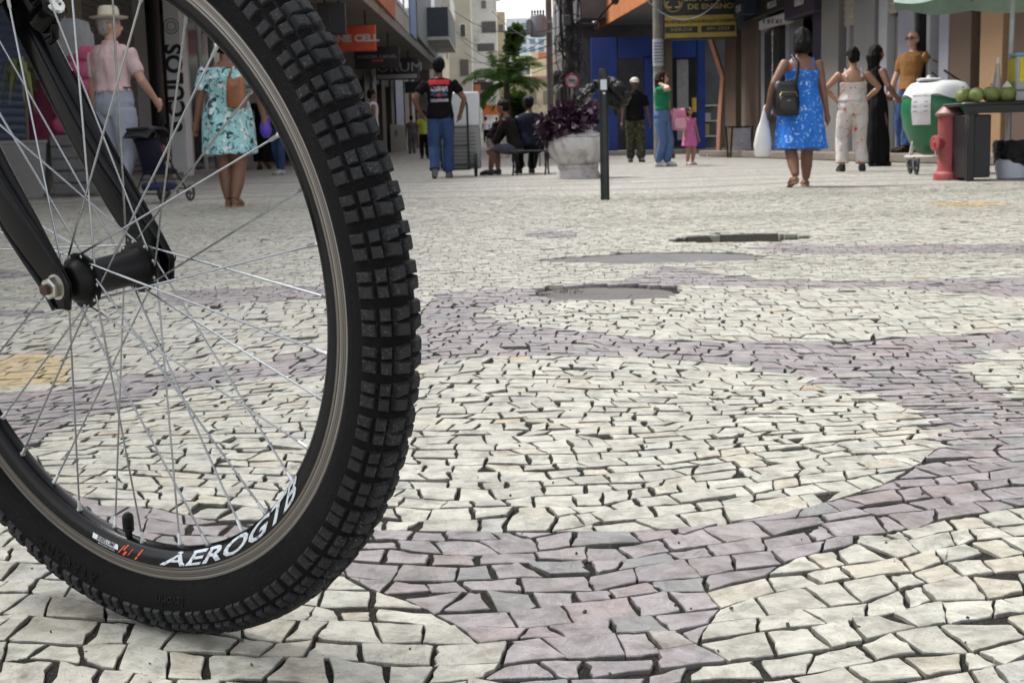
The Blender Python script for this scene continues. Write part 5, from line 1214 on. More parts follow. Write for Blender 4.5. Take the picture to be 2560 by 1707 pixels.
r, H, P, hd, hand, elb, sh = person('man in a white cap, black polo and camouflage trousers walking this way', math.pi + .1, 'dark', px=1589, foot=406, head=200, wide=1.08, face=True, L=(-.17, .02, .48), R=(.165, .04, .47), lf=(-.05, .08, 0), rf=(.05, -.06, 0), top=dict(mat=BLACKC, sleeve=.8, collar=1, hem=.49), bottom=dict(mat=CAMO, knee=.052, ankle=.045), shoes=SHOEB, vox=.011)
cap_part(r, H, hd, M('cap_white', (.62, .58, .52), .8))
r, H, P, hd, hand, elb, sh = person('woman in a green top and jeans with a hand at her neck', -2.25, 'pale', px=1657, foot=417, head=184, fem=True, face=True, turn=.55, R=(.062, .035, .855), Rh=(.35, 1, -.3), L=(-.15, .03, .49), lf=(-.035, .03, 0), rf=(.04, -.03, 0), hair=('long', 'brown'), top=dict(mat=GREENC, sleeve=.6, hem=.595), bottom=dict(mat=JEANS2, ankle=.040, waist=.598), shoes=SHOEW, vox=.011)
gw = (r, hand, H)
person('little girl in a pink dress standing by the blue door', -2.6, 'tan', px=1724, foot=413, head=271, fem=True, face=True, turn=.3, wide=1.1, L=(-.16, .05, .46), R=(.16, .07, .46), lf=(-.045, .02, 0), rf=(.05, 0, 0), hair=('bob', 'brown'), dress=dict(mat=PINKD, hem=.33, flare=.15, sleeve=.2, top=.79), shoes={'mat': M('shoe_pale_pink', (.55, .40, .42), .6)}, vox=.008)
BW = person('woman in a blue flowered dress walking away with a white bag', .08, 'brown', px=2003, foot=467, head=82, fem=True, wide=1.16, L=(-.21, .03, .52), Lh=(-.5, -.7, 0), R=(.175, .03, .46), lf=(-.075, -.13, .03), rf=(.055, .08, 0), hair=('bob', 'black'), dress=dict(mat=BLUEP, hem=.245, flare=.165, top=.735, wave=.06), shoes=SAND, vox=.0085)
r, H, P, hd, hand, elb, sh = person('woman in white floral trousers and top seen from behind', -.05, 'tan', px=2130, foot=429, head=128, fem=True, wide=1.15, L=(-.115, .10, .585), R=(.125, .10, .585), Lh=(-1, -.25, 0), Rh=(1, -.25, 0), lf=(-.078, .02, 0), rf=(.078, -.02, 0), hair=('bun', 'black'), top=dict(mat=FLOR, sleeve=0, hem=.575, neck=.72), bottom=dict(mat=FLOR, waist=.605, knee=.047, ankle=.048, to=1.9), shoes=SHOEB, vox=.0095)
t = MB(); z = .60
t.rings([[P(rx * math.cos(q), ry * math.sin(q), zz) for q in [2 * math.pi * j / 28 for j in range(28)]] for zz, rx, ry in ((.578, .103, .074), (.578, .112, .083), (.622, .103, .074), (.622, .095, .066))], False)
t.build('sash', BLACKC, r, 40)
person('woman in a long black dress facing the shop wall', -1.35, 'brown', px=2187, foot=416, head=121, fem=True, wide=1.05, R=(.12, .13, .56), L=(-.12, .16, .58), Lh=(-.6, -.5, 0), Rh=(.6, -.5, 0), lf=(-.04, 0, 0), rf=(.05, 0, 0), hair=('long', 'black'), dress=dict(mat=BLACKC, hem=.03, flare=.12, top=.80), shoes=SHOEB, vox=.0105)
vB = at(2274, 383, 22.3)
r, H, P, hd, hand, elb, sh = person('bald man with glasses in a brown t-shirt leaning by the shops', 2.05, 'pale', loc=(vB.x, 22.3, .15), H=1.93, wide=1.08, face=True, bald=True, lean=(0, -.02), L=(-.125, -.055, .60), Lh=(-.5, -1, .25), R=(.14, .10, .49), Rh=(.3, -.3, 0), lf=(-.05, .09, 0), rf=(.06, .02, 0), turn=.25, hair=('short', 'brown'), top=dict(mat=BROWNT, sleeve=.8, hem=.52), bottom=dict(mat=JEANS, ankle=.046), shoes={'mat': print_mat('striped_trainer', (.015, .015, .015), [(45, .62, (.6, .35, .05), 0)])}, vox=.0095)
t = MB()
for s in (-1, 1):
    t.tube([hd(s * .020 + .016 * math.cos(q), .060, .003 + .011 * math.sin(q)) for q in [2 * math.pi * j / 12 for j in range(12)]], .0022 * H, 6, closed=True); t.tube([hd(s * .037, .058, .006), hd(s * .049, .0, .004)], .002 * H, 6)
t.tube([hd(-.006, .062, .004), hd(.006, .062, .004)], .002 * H, 6); t.build('glasses', BLACKC, r, 60)
t = MB(); t.tube([hd(-.046, -.02, -.01), hd(-.03, -.052, -.005), hd(0, -.062, -.004), hd(.03, -.052, -.005), hd(.046, -.02, -.01)], .012 * H, 8); t.build('hair', HAIR['brown'], r, 60)

# ================================================================== what they carry
def wpt(root, v): return Matrix.Translation(root.location) @ Matrix.Rotation(root.rotation_euler.z, 4, 'Z') @ v
def bag_mesh(w, d, h, sag=.1, n=24):
    mb = MB(); rings = []
    for z, s in ((0, .82), (.06, 1.0), (.35, 1.06), (.7, 1.0), (.92, .86), (1.0, .6)):
        rings.append([(w / 2 * s * math.copysign(abs(math.cos(q)) ** .6, math.cos(q)), d / 2 * s * math.copysign(abs(math.sin(q)) ** .6, math.sin(q)), z * h + (sag * h * math.cos(q) ** 2 if z > .9 else 0)) for q in [2 * math.pi * j / n for j in range(n)]])
    return mb.rings(rings)
# woman in blue: shoulder bag and carrier bag
r, H, P, hd, hand, elb, sh = BW
lw = wpt(r, P(-.135, -.11, .452)); bagt = thing('shoulder_bag', 'black leather shoulder bag hanging behind the blue dress', 'bag', lw, .15)
bag_mesh(.235, .13, .29).build('bag_body', LEATHER, bagt, 60)
mb = MB(); bag_mesh(.18, .05, .14).build('front_pocket', LEATHER, bagt, 60).location = (.0, -.07, .025)
mb = MB(); mb.tube([(-.085, -.068, .17), (-.065, -.072, .21), (.065, -.072, .21), (.085, -.068, .17)], .003, 6); mb.tube([(-.09, -.07, .09), (0, -.099, .14), (.09, -.07, .09)], .003, 6); mb.build('zip', M('brass', (.45, .36, .2), .4, 1), bagt, 60)
a = Matrix.Rotation(-.15, 3, 'Z') @ (wpt(r, P(-.045, -.072, .785)) - Vector(lw)); b_ = Matrix.Rotation(-.15, 3, 'Z') @ (wpt(r, P(-.06, .0, .838)) - Vector(lw))
mb = MB(); mb.tube([(.08, -.02, .26), Vector((.08, -.02, .26)).lerp(a, .5) + Vector((0, -.02, 0)), a, b_], .016, 8, flat=.35); mb.build('strap', LEATHER, bagt, 60)
hw_ = wpt(r, hand[-1]) ; cb = thing('carrier_bag', 'white plastic carrier bag in the hand of the woman in blue', 'bag', (hw_.x - .06, hw_.y, hw_.z - .56), .3)
mb = MB(); rings = []
for z, w, d in ((.10, .11, .05), (.12, .165, .08), (.22, .175, .09), (.34, .13, .07), (.43, .07, .04), (.50, .035, .03), (.52, .025, .02)):
    rings.append([(w / 2 * math.cos(q) * (1 + .06 * math.sin(5 * q + z * 20)) + .05 * z, d / 2 * math.sin(q), z) for q in [2 * math.pi * j / 26 for j in range(26)]])
mb.rings(rings); mb.build('bag_body', M('white_plastic', (.70, .70, .70), .45, var=.06), cb, 60)
mb = MB(); mb.tube([(.015, 0, .50), (.03, 0, .56), (.055, 0, .575), (.055, 0, .50)], .006, 6); mb.build('handle', M('white_plastic', (.70, .70, .70), .45), cb, 60)
# turquoise woman: handbag and purse
r, H, P, hand = TW
v = wpt(r, P(.098, -.13, .565)); hb = thing('handbag', 'orange tan handbag behind the turquoise dress', 'bag', v, -.3)
bag_mesh(.165, .09, .19, .35).build('bag_body', M('tan_leather', (.26, .105, .045), .55, var=.25, scale=9), hb, 60)
mb = MB(); mb.tube([(-.06, 0, .2), (-.03, .01, .36), (.04, .06, .42), (.06, .04, .3), (.07, 0, .2)], .008, 8, flat=.5); mb.build('strap', M('tan_leather', (.42, .15, .05)), hb, 60)
v = wpt(r, hand[1] + Vector((0, .02, -.075))); pu = MB(); pu.ell((0, 0, 0), (.05, .045, .085), 14, 9); pu.ell((0, .0, .07), (.035, .04, .04), 12, 8)
o = link('purse', remesh(pu, .008, .5), None, M('purple_satin', (.07, .03, .36), .4)); o.location = v; tag(o, 'small purple purse held by the woman in turquoise', 'purse')
# pink backpack held by the woman in green
r, hand, H = gw; v = at(1697, 318, r.location.y + .1); bp = thing('backpack', 'pink child backpack hanging beside the woman in green', 'backpack', (v.x, v.y, v.z - .05), .2)
bag_mesh(.27, .15, .34).build('bag_body', M('pink_nylon', (.62, .22, .34), .6), bp, 60); bag_mesh(.20, .06, .16).build('front_pocket', M('pink_nylon_pale', (.70, .38, .46), .6), bp, 60).location = (0, -.08, .03)
h_ = wpt(r, hand[-1]) - Vector(bp.location); h_ = Matrix.Rotation(-.2, 3, 'Z') @ h_
mb = MB(); mb.tube([(-.04, 0, .33), h_, (.04, 0, .33)], .008, 6); mb.build('strap', M('pink_nylon', (.62, .22, .34)), bp, 60)
# stroller with a toddler
g = gp(408, 506); st = thing('stroller', 'dark blue folding stroller pushed by the man in the hat', 'stroller', (g.x - .02, g.y, 0), -.35); st.scale = (.72, .72, .72)
TUBE = M('stroller_frame', (.02, .02, .024), .4, .3)
mb = MB()
for s in (-1, 1):
    mb.tube([(s * .17, -.42, .95), (s * .19, -.30, .90), (s * .20, .05, .42), (s * .20, .36, .10)], .011, 8); mb.tube([(s * .20, .02, .48), (s * .20, -.28, .10)], .011, 8); mb.tube([(s * .2, -.14, .30), (s * .2, .2, .30)], .009, 8)
mb.tube([(-.17, -.42, .95), (.17, -.42, .95)], .014, 8); mb.tube([(-.2, -.28, .12), (.2, -.28, .12)], .010, 8); mb.tube([(-.2, .3, .17), (.2, .3, .17)], .010, 8)
mb.build('frame', TUBE, st, 60)
mb = MB(); mb.tube([(-.15, -.42, .95), (.15, -.42, .95)], .02, 10); mb.build('handle', M('foam_grip', (.015, .015, .015), .9), st, 60)
sb_ = MB(); sb_.box((0, .02, .40), (.36, .30, .07), None, 0, .02); sb_.box((0, -.17, .62), (.36, .06, .46), Matrix.Rotation(.35, 3, 'X'), 0, .02); sb_.build('seat', M('navy_nylon', (.007, .008, .026), .8), st, 50)
mb = MB(); mb.rings([[(x, -.20 + .36 * math.cos(a), .66 + .34 * math.sin(a) * (1 - .15 * (x / .19) ** 2)) for x in (-.19, -.1, 0, .1, .19)] + [(x, -.20 + .35 * math.cos(a), .65 + .33 * math.sin(a)) for x in (.185, .1, 0, -.1, -.185)] for a in [math.radians(d) for d in range(35, 150, 12)]]); mb.build('canopy', M('black_nylon', (.02, .02, .03), .8), st, 60)
mb = MB(); mb.bb((-.17, -.20, .16), (.17, .18, .26), 0, .03); mb.build('basket', M('blue_mesh', (.03, .03, .10), .8), st, 50)
def wheel_obj(par, c, r, w, name='wheel', spokes=5):
    mb = MB(); mb.tube([(c[0], c[1] + r * .86 * math.cos(q), c[2] + r * .86 * math.sin(q)) for q in [2 * math.pi * j / 24 for j in range(24)]], r * .14, 8, closed=True); tw = mb.build(name, M('wheel_rubber', (.016, .016, .017), .7), par, 60)
    mb = MB(); mb.lathe([(r * .24, -w / 2), (r * .24, w / 2)], 14, c, (1, 0, 0))
    for k in range(spokes): a = 2 * math.pi * k / spokes + .3; mb.box((c[0], c[1] + r * .48 * math.cos(a), c[2] + r * .48 * math.sin(a)), (w * .5, r * .7, r * .16), Matrix.Rotation(a, 3, 'X'))
    mb.build('wheel_hub', M('grey_plastic', (.13, .13, .14), .6), tw, 40)
for x, y, rr_ in ((-.22, .36, .105), (.22, .36, .105), (-.24, -.28, .115), (.24, -.28, .115)): wheel_obj(st, (x, y, rr_), rr_, .04, spokes=3)
vv = wpt(st, Vector((0, -.02, 0))); 
person('toddler in pink sitting in the stroller', -.35, 'tan', loc=(vv.x, vv.y, 0), H=.62, sit=.56, L=(-.14, .12, .6), R=(.14, .12, .6), lf=(-.06, .32, .30), rf=(.06, .32, .30), fem=True, hair=('short', 'brown'), top=dict(mat=cloth('coral_cotton', (.62, .22, .26)), sleeve=1.8), bottom=dict(mat=cloth('pale_leggings', (.45, .35, .36))), vox=.010, cat='child')
# hand truck with a fridge
g = gp(1140, 444); ht = thing('hand_truck', 'dark green two-wheeled hand truck pushed by the man in black', 'hand truck', (g.x - .02, g.y + .42, 0), 0)
mb = MB(); GRN = M('dark_green_paint', (.02, .04, .035), .5)
for s in (-1, 1): mb.tube([(s * .20, .0, .12), (s * .20, -.06, .62), (s * .20, -.14, 1.02), (s * .19, -.24, 1.08)], .016, 8)
for z in (.18, .45, .72): mb.tube([(-.2, -.01 - z * .06, z), (.2, -.01 - z * .06, z)], .012, 8)
mb.build('frame', GRN, ht, 60)
mb = MB(); mb.box((0, .12, .10), (.44, .26, .012)); mb.build('toe_plate', GRN, ht, 40)
for s in (-1, 1): wheel_obj(ht, (s * .30, -.02, .17), .17, .06)
mb = MB(); mb.tube([(-.30, -.02, .17), (.30, -.02, .17)], .012, 8); mb.build('axle', GRN, ht, 60)
fr = thing('refrigerator', 'white and grey refrigerator standing on the hand truck', 'refrigerator', (g.x + .07, g.y + .80, .108), 0)
ENA = M('white_enamel', (.70, .73, .76), .35, var=.04); GRE = M('grey_back', (.30, .30, .30), .6, var=.1)
MB().bb((-.28, -.26, .0), (.28, .27, .62), 0, .015).build('body', GRE, fr, 40); MB().bb((-.284, -.272, .625), (.284, .275, 1.12), 0, .02).build('freezer_door', ENA, fr, 40)
mb = MB()
for i in range(9): mb.tube([(-.22, -.285, .08 + i * .055), (.22, -.285, .08 + i * .055)], .004, 6)
mb.build('condenser_grille', M('grille_black', (.03, .03, .03), .6), fr, 60)
# ================================================================== street furniture and goods
def foliage(mb, c, rad, n, size, seed=1, droop=.3, shell=.5):
    rr = random.Random(seed); c = Vector(c)
    for _ in range(n):
        a, z = rr.uniform(0, 6.283), rr.uniform(-1, 1); s = math.sqrt(1 - z * z); k = (shell + (1 - shell) * rr.random()) * (1 + .18 * math.sin(5 * a + 3 * z))
        d = Vector((s * math.cos(a), s * math.sin(a), z)); p = c + Vector((d.x * rad[0], d.y * rad[1], d.z * rad[2])) * k
        ax = (d + Vector((rr.uniform(-.8, .8), rr.uniform(-.8, .8), rr.uniform(-.6, .6) - droop))).normalized(); sd = ax.orthogonal().normalized(); sd = Matrix.Rotation(rr.uniform(0, 6.28), 3, ax) @ sd; L = size * rr.uniform(.6, 1.4); w = L * .32
        mb.add([p, p + ax * L * .5 + sd * w, p + ax * L, p + ax * L * .5 - sd * w], [(0, 1, 2), (0, 2, 3)])
    return mb
IRON = M('black_iron', (.006, .0065, .0075), .45, .2, var=.2, scale=10)
# --- black post with a sticker
g = gp(1513, 500); po = thing('bollard_post', 'slim black metal post with a white sticker near its top', 'post', (g.x, g.y, 0))
mb = MB(); mb.lathe([(.036, -.02), (.0355, .95), (.0345, 1.022), (.030, 1.032), (.0001, 1.033)], 24); mb.build('pole', M('post_black', (.007, .009, .011), .5, var=.25, scale=8, dirt=(.03, .035, .035), dirt_s=9), po, 40)
mb = MB(); mb.rings([[(.0372 * math.sin(a), -.0372 * math.cos(a), z) for a in (-.75, -.4, 0, .4, .75)] + [(.036 * math.sin(a), -.036 * math.cos(a), z) for a in (.75, .4, 0, -.4, -.75)] for z in (.865, .945)]); mb.build('sticker', M('sticker_pale', (.56, .60, .64), .6), po)
mb = MB(); mb.ell((.002, -.0365, .838), (.010, .003, .010), 10, 6); mb.build('badge', M('sticker_pale', (.56, .60, .64)), po, 60)
# --- black bin bag tied behind the post, blown out to both sides
b = MB(); q0 = FPX / (g.y + .2)
def bpx(x, y, dy=.17): v = at(x, y, g.y + dy); return v - Vector((g.x, g.y, 0))
b.tube([bpx(1448, 262), bpx(1462, 235), bpx(1490, 212), bpx(1513, 208), bpx(1540, 220), bpx(1562, 244), bpx(1568, 262)], [.022, .045, .036, .055, .072, .06, .012], 12)
b.tube([bpx(1466, 240), bpx(1478, 215), bpx(1500, 204)], [.03, .035, .02], 10); b.tube([bpx(1530, 235), bpx(1540, 268), bpx(1538, 292)], [.055, .05, .012], 12); b.tube([bpx(1508, 225), bpx(1518, 250), bpx(1522, 268)], [.045, .045, .02], 12)
me = remesh(b, .012, .6, 2, 'bin_bag')
for v in me.vertices:
    p = v.co * 26; k = math.sin(p.x * 1.3 + 2 * math.sin(p.z)) * math.sin(p.z * 1.1 + p.y) + .6 * math.sin(p.x * 2.9 + p.z * 2.3); v.co += v.normal * .014 * k
bag = link('bin_bag', me, None, M('bin_bag_black', (.004, .004, .005), .3, var=.2, scale=20, bmp=1.0, bscale=22, bd=.04, spec=.35)); bag.location = (g.x, g.y, 0); tag(bag, 'crumpled black plastic bag tied behind the slim black post', 'bag')
# --- fluted urn planters with purple plants
STONEW = M('urn_stone', (.56, .545, .54), .8, var=.15, scale=4, bmp=.3, bscale=60, dirt=(.24, .20, .21), dirt_s=5)
LEAFP = M('purple_leaf', (.042, .015, .036), .6, var=.55, scale=8)
def urn(x, yb, k, lb, plantlb, lush=1.0):
    g = gp(x, yb); r = thing('urn_planter', lb, 'planter', (g.x, g.y, 0), 0, 'stone urn planters'); s = k
    mb = MB(); mb.lathe([(.285 * s, 0), (.285 * s, .03 * s), (.262 * s, .09 * s), (.250 * s, .12 * s), (.262 * s, .135 * s), (.262 * s, .165 * s), (.245 * s, .18 * s)], 48); mb.build('base', STONEW, r, 40)
    mb = MB(); mb.lathe([(.235 * s, .18 * s), (.262 * s, .20 * s), (.325 * s, .28 * s), (.362 * s, .38 * s), (.365 * s, .45 * s), (.345 * s, .52 * s)], 96, flute=14, fl=.085); mb.lathe([(.335 * s, .515 * s), (.362 * s, .535 * s), (.350 * s, .55 * s), (.25 * s, .585 * s), (.235 * s, .655 * s), (.25 * s, .675 * s), (.238 * s, .68 * s), (.215 * s, .63 * s), (.0001, .62 * s)], 48); mb.build('bowl', STONEW, r, 40)
    p = thing('bedding_plant', plantlb, 'plant', (g.x, g.y, .62 * s), 0, 'purple leaved plants in urns')
    mb = MB(); foliage(mb, (-.03 * s, 0, .16 * s), (.33 * s * lush, .27 * s, .19 * s), int(1300 * lush), .085 * s, int(x), .2, .2); foliage(mb, (-.33 * s * lush, -.05, .02 * s), (.2 * s, .18 * s, .2 * s), int(500 * lush), .085 * s, int(x) + 1, .5, .2); foliage(mb, (-.1, -.24 * s, .03), (.2 * s, .1 * s, .14 * s), 200, .1 * s, int(x) + 2, .7, .2); mb.build('leaves', LEAFP, p)
    mb = MB()
    for i in range(9): a = i * .7; mb.tube([(.05 * math.cos(a), .05 * math.sin(a), 0), (.2 * math.cos(a) * s, .2 * math.sin(a) * s, .22 * s)], .006, 5)
    mb.build('stem', M('purple_stem', (.07, .03, .04), .7), p)
urn(1446, 446, 1.0, 'large white fluted stone urn planter beside the black post', 'purple leaved plant spilling over the near urn')
urn(1250, 395, 1.15, 'smaller looking white urn planter further up the street', 'sparse purple plant in the far urn', .5)
# --- iron bench
g = gp(1328, 437); bn = thing('bench', 'black cast iron bench with curved legs where two people sit', 'bench', (g.x, g.y + .12, 0), -.15)
for i in range(6): mb = MB(); mb.box((0.0, -.17 + i * .075, .345), (.56, .055, .022), None, 0, .006); mb.build('seat_slat', IRON, bn)
for x in (-.24, .24):
    mb = MB()
    for s in (-1, 1): mb.tube([(x, s * .16, .33), (x, s * .20, .27), (x, s * .13, .16), (x, s * .17, .06), (x, s * .23, .0)], .013, 8); mb.tube([(x, s * .06, .33), (x, s * .1, .2), (x, s * .14, .12)], .010, 8)
    mb.tube([(x, -.16, .10), (x, .16, .10)], .010, 8); mb.tube([(x, -.22, .33), (x, .25, .33)], .014, 8); mb.build('leg', IRON, bn, 60)
mb = MB()
for i in range(7): mb.tube([(-.24 + i * .08, -.19, .33), (-.25 + i * .083, -.21, .22), (-.22 + i * .075, -.15, .12)], .008, 6)
mb.build('scrollwork', IRON, bn, 60)
# --- red hydrant
g = gp(2372, 450); hy = thing('fire_hydrant', 'weathered red fire hydrant in front of the green coconut cart', 'hydrant', (g.x, g.y, 0), 0)
HRED = M('hydrant_red', (.31, .06, .062), .6, var=.2, scale=9, bmp=.3, bscale=40, dirt=(.22, .10, .09), dirt_s=7)
mb = MB(); mb.lathe([(.150, 0), (.150, .055), (.140, .075), (.118, .085), (.112, .12), (.113, .60), (.118, .62)], 32); mb.build('barrel', HRED, hy, 40)
mb = MB(); mb.lathe([(.122, .615), (.140, .625), (.142, .645), (.128, .655), (.118, .668), (.085, .70), (.06, .722), (.045, .728), (.0001, .73)], 32); mb.build('bonnet', M('bonnet_worn', (.24, .13, .12), .5, .2, var=.4, scale=12), hy, 40)
for dirv, zc, R0, ln in ((Vector((-.95, -.3, 0)), .36, .070, .17), (Vector((.45, -.9, 0)), .48, .055, .15)):
    mb = MB(); d = dirv.normalized(); mb.lathe([(R0 * .85, .06), (R0 * .9, ln - .05), (R0 * 1.08, ln - .045), (R0 * 1.1, ln), (R0 * .8, ln + .006), (R0 * .78, ln + .002), (.0001, ln + .003)], 24, (0, 0, zc), d); nz_ = mb.build('outlet', HRED, hy, 40)
    mb = MB(); mb.tube([Vector((0, 0, zc)) + d * (ln + .003), Vector((0, 0, zc)) + d * (ln + .02)], R0 * .3, 5); mb.build('cap_nut', HRED, nz_, 40)
# bare worn patch on the barrel front
mb = MB(); pts = [(.045, .32), (.075, .28), (.085, .20), (.07, .12), (.035, .10), (.015, .16), (.02, .26)]
rings = []
for rad in (.1125, .1142): rings.append([(rad * math.sin(x / .113 * 1.0), -rad * math.cos(x / .113), z) for x, z in pts])
mb.rings(rings); mb.build('bare_patch', M('bare_metal_patch', (.30, .27, .20), .8, var=.4, scale=25, dirt=(.10, .11, .14), dirt_s=25), hy)
# --- coconut shaped cart
g = gp(2365, 437); cy = g.y + .35; ct = thing('coconut_cart', 'big green and white coconut shaped drinks cart on castors', 'cart', (g.x, cy, 0), 0)
FG = M('green_fibreglass', (.012, .135, .055), .35, var=.12, scale=2, spec=.6); FW = M('white_fibreglass', (.62, .64, .64), .4, var=.06, scale=3)
k_ = cy / FPX
prof_ = [(.15, .215), (.22, .25), (.30, .36), (.365, .52), (.395, .68), (.392, .78), (.376, .84), (.352, .90)]
mb = MB(); mb.lathe(prof_, 56); mb.build('shell', FG, ct, 40)
rings = []
for rr_, z, wv in ((.372, .845, .028), (.362, .90, .02), (.335, .955, .0), (.29, 1.005, 0), (.21, 1.03, 0), (.0001, 1.035, 0)):
    rings.append([(rr_ * math.cos(q), rr_ * math.sin(q), z + wv * math.sin(6 * q + .6) + (wv > 0) * .012) for q in [2 * math.pi * j / 72 for j in range(72)]])
for j in range(72): x, y, z = rings[0][j]; f = 1.045; rings[0][j] = (x * f, y * f, z)
mb = MB(); mb.rings(rings); mb.build('lid', FW, ct, 50)
mb = MB(); mb.lathe([(.13, 1.03), (.135, 1.05), (.11, 1.06), (.0001, 1.062)], 28, (-.13, -.1, 0)); mb.lathe([(.03, 1.06), (.02, 1.09), (.0001, 1.095)], 12, (-.13, -.1, 0)); mb.build('hatch', FW, ct, 40)
mb = MB(); a0_, a1_ = -2.62, -2.05
mb.rings([[((r_ + .012) * math.cos(a) , (r_ + .012) * math.sin(a), z) for a in [a0_ + (a1_ - a0_) * j / 8 for j in range(9)]] + [((r_ + .006) * math.cos(a), (r_ + .006) * math.sin(a), z) for a in [a1_ + (a0_ - a1_) * j / 8 for j in range(9)]] for r_, z in ((.372, .55), (.384, .62), (.396, .70), (.394, .78), (.380, .86), (.366, .90))]); mb.build('price_list', M('price_paper', (.62, .61, .63), .7), ct)
me = text_mesh('TABELA DE PREÇOS', .026, .001, 'CENTER', .0004)
def on_cart(me, z0, r0):
    for v in me.vertices: a = -2.335 + v.co.x / r0; v.co = ((r0 + .016) * math.cos(a), (r0 + .016) * math.sin(a), z0 + v.co.y)
    return me
link('lettering', on_cart(me, .865, .377), ct, M('ink_purple', (.16, .05, .10), .6))
for i in range(3):
    for x0_, x1_ in ((-.085, -.035), (.045, .085)):
        me = MB().add([(x0_, -.004, 0), (x1_, -.004, 0), (x1_, .004, 0), (x0_, .004, 0)], [(0, 1, 2, 3)]).mesh('printed_line'); link('printed_line', on_cart(me, .80 - i * .05, (.388, .394, .396)[i]), ct, M('ink_blue', (.08, .09, .22), .6))
mb = MB()
for a in (-2.9, -1.9, -.9, .2, 1.2, 2.2): mb.tube([(.30 * math.cos(a), .30 * math.sin(a), .37), (.34 * math.cos(a), .34 * math.sin(a), .20)], .012, 8)
mb.tube([(.34 * math.cos(q), .34 * math.sin(q), .20) for q in [2 * math.pi * j / 28 for j in range(28)]], .016, 8, closed=True); mb.build('base_ring', M('white_tube', (.48, .46, .42), .6), ct, 60)
for a in (-2.62, -.5, .9, 2.4):
    x, y = .32 * math.cos(a), .32 * math.sin(a); wheel_obj(ct, (x, y - .02, .085), .085, .04, 'castor', 4); mb = MB(); mb.box((x - .03, y, .14), (.008, .05, .12)); mb.box((x + .03, y, .14), (.008, .05, .12)); mb.box((x, y, .195), (.07, .06, .012)); mb.build('castor_fork', M('grey_plastic', (.13, .13, .14)), ct)
mb = MB(); mb.tube([(.05, .05, 1.03), (-.02, .05, 1.10), (-.06, .05, 1.13)], .012, 8); mb.tube([(.28, 0, 1.0), (.10, .02, 1.13), (.07, .02, 1.15)], .013, 8); mb.build('handle', IRON, ct, 60)
# --- black table with green coconuts
tY = gp(2500, 452).y; tx0 = at(2398, 270, tY + .1).x; tx1 = tx0 + 1.15; tb = thing('folding_table', 'black plastic table carrying a row of green coconuts', 'table', ((tx0 + tx1) / 2, tY + .3, 0)); BP = M('black_plastic', (.0055, .006, .0075), .45, var=.2, scale=8); hw2 = (tx1 - tx0) / 2
mb = MB(); mb.bb((-hw2, -.32, .70), (hw2, .32, .735), 0, .012); mb.bb((-hw2 + .02, -.305, .63), (hw2 - .02, -.285, .699)); mb.build('tabletop', BP, tb, 40)
for x in (-hw2 + .09, hw2 - .09):
    for y in (-.26, .26): mb = MB(); mb.bb((x - .035, y - .03, 0), (x + .035, y + .03, .70), 0, .008); mb.build('leg', BP, tb, 40)
mb = MB(); mb.bb((-hw2 + .06, -.22, .03), (-hw2 + .30, .2, .62), 0, .01); mb.build('side_panel', BP, tb, 40)
COCO = M('green_coconut', (.17, .21, .055), .55, var=.45, scale=7, bmp=.3, bscale=30, dirt=(.045, .04, .018), dirt_s=8)
for i, (x, y, s, lb) in enumerate(((2384, 263, .98, 'leftmost green coconut overhanging the hydrant'), (2418, 258, .85, 'pale green coconut second from the hydrant'), (2440, 262, .92, 'yellowish green coconut in front of its neighbour'), (2478, 258, 1.1, 'large round green coconut in the middle of the table'), (2517, 254, 1.05, 'green coconut with a cut white top'))):
    v = at(x, y, tY + (.12 if i != 2 else .04)); co = thing('coconut', lb, 'coconut', (max(v.x, tx0 + .04), v.y, .735), .7 * i, 'green coconuts on the table')
    rr_ = .078 * s; mb = MB(); mb.rings([[(rr_ * f * (1 + .09 * math.cos(3 * q + i)) * math.cos(q) * (1 + .04 * i % 3 * .03), rr_ * f * (1 + .09 * math.cos(3 * q + i)) * math.sin(q) + .012 * z * (i % 2 - .5), rr_ * z * (.9 + .06 * (i % 3))) for q in [2 * math.pi * j / 24 for j in range(24)]] for f, z in ((.25, 0), (.62, .12), (.92, .5), (1.0, .9), (.9, 1.35), (.62, 1.68), (.3, 1.82), (.05, 1.86))]); mb.build('husk', COCO, co, 60)
    if i == 4: mb = MB(); mb.lathe([(.045, 1.62 * rr_), (.03, 1.95 * rr_), (.004, 2.3 * rr_)], 8); mb.build('cut_top', M('coconut_white', (.62, .60, .52), .7), co, 30)
    else: mb = MB(); mb.lathe([(.018, 1.80 * rr_), (.010, 1.92 * rr_)], 8); mb.build('stalk', M('stalk', (.10, .07, .03), .8), co, 40)
# --- bucket with a black bag under the table
v = gp(2522, 447); bk = thing('bucket', 'white plastic bucket lined with a black bag below the table', 'bucket', (v.x + .02, v.y - .05, 0)); mb = MB(); mb.lathe([(.135, 0), (.150, .01), (.168, .10), (.172, .30), (.170, .31)], 36); mb.build('pail', M('pail_white', (.52, .56, .64), .5, var=.05), bk, 40)
mb = MB(); rings = []
for r_, z in ((.176, .16), (.182, .24), (.190, .33), (.178, .37), (.15, .36), (.13, .30)): rings.append([(r_ * (1 + .04 * math.sin(9 * q + z * 40)) * math.cos(q), r_ * (1 + .04 * math.sin(9 * q + 2)) * math.sin(q), z + .035 * math.sin(2 * q + .5) * (z < .3) + .006 * math.sin(11 * q)) for q in [2 * math.pi * j / 60 for j in range(60)]])
mb.rings(rings, False); mb.build('liner', M('bin_bag_black', (.010, .010, .012)), bk, 60)
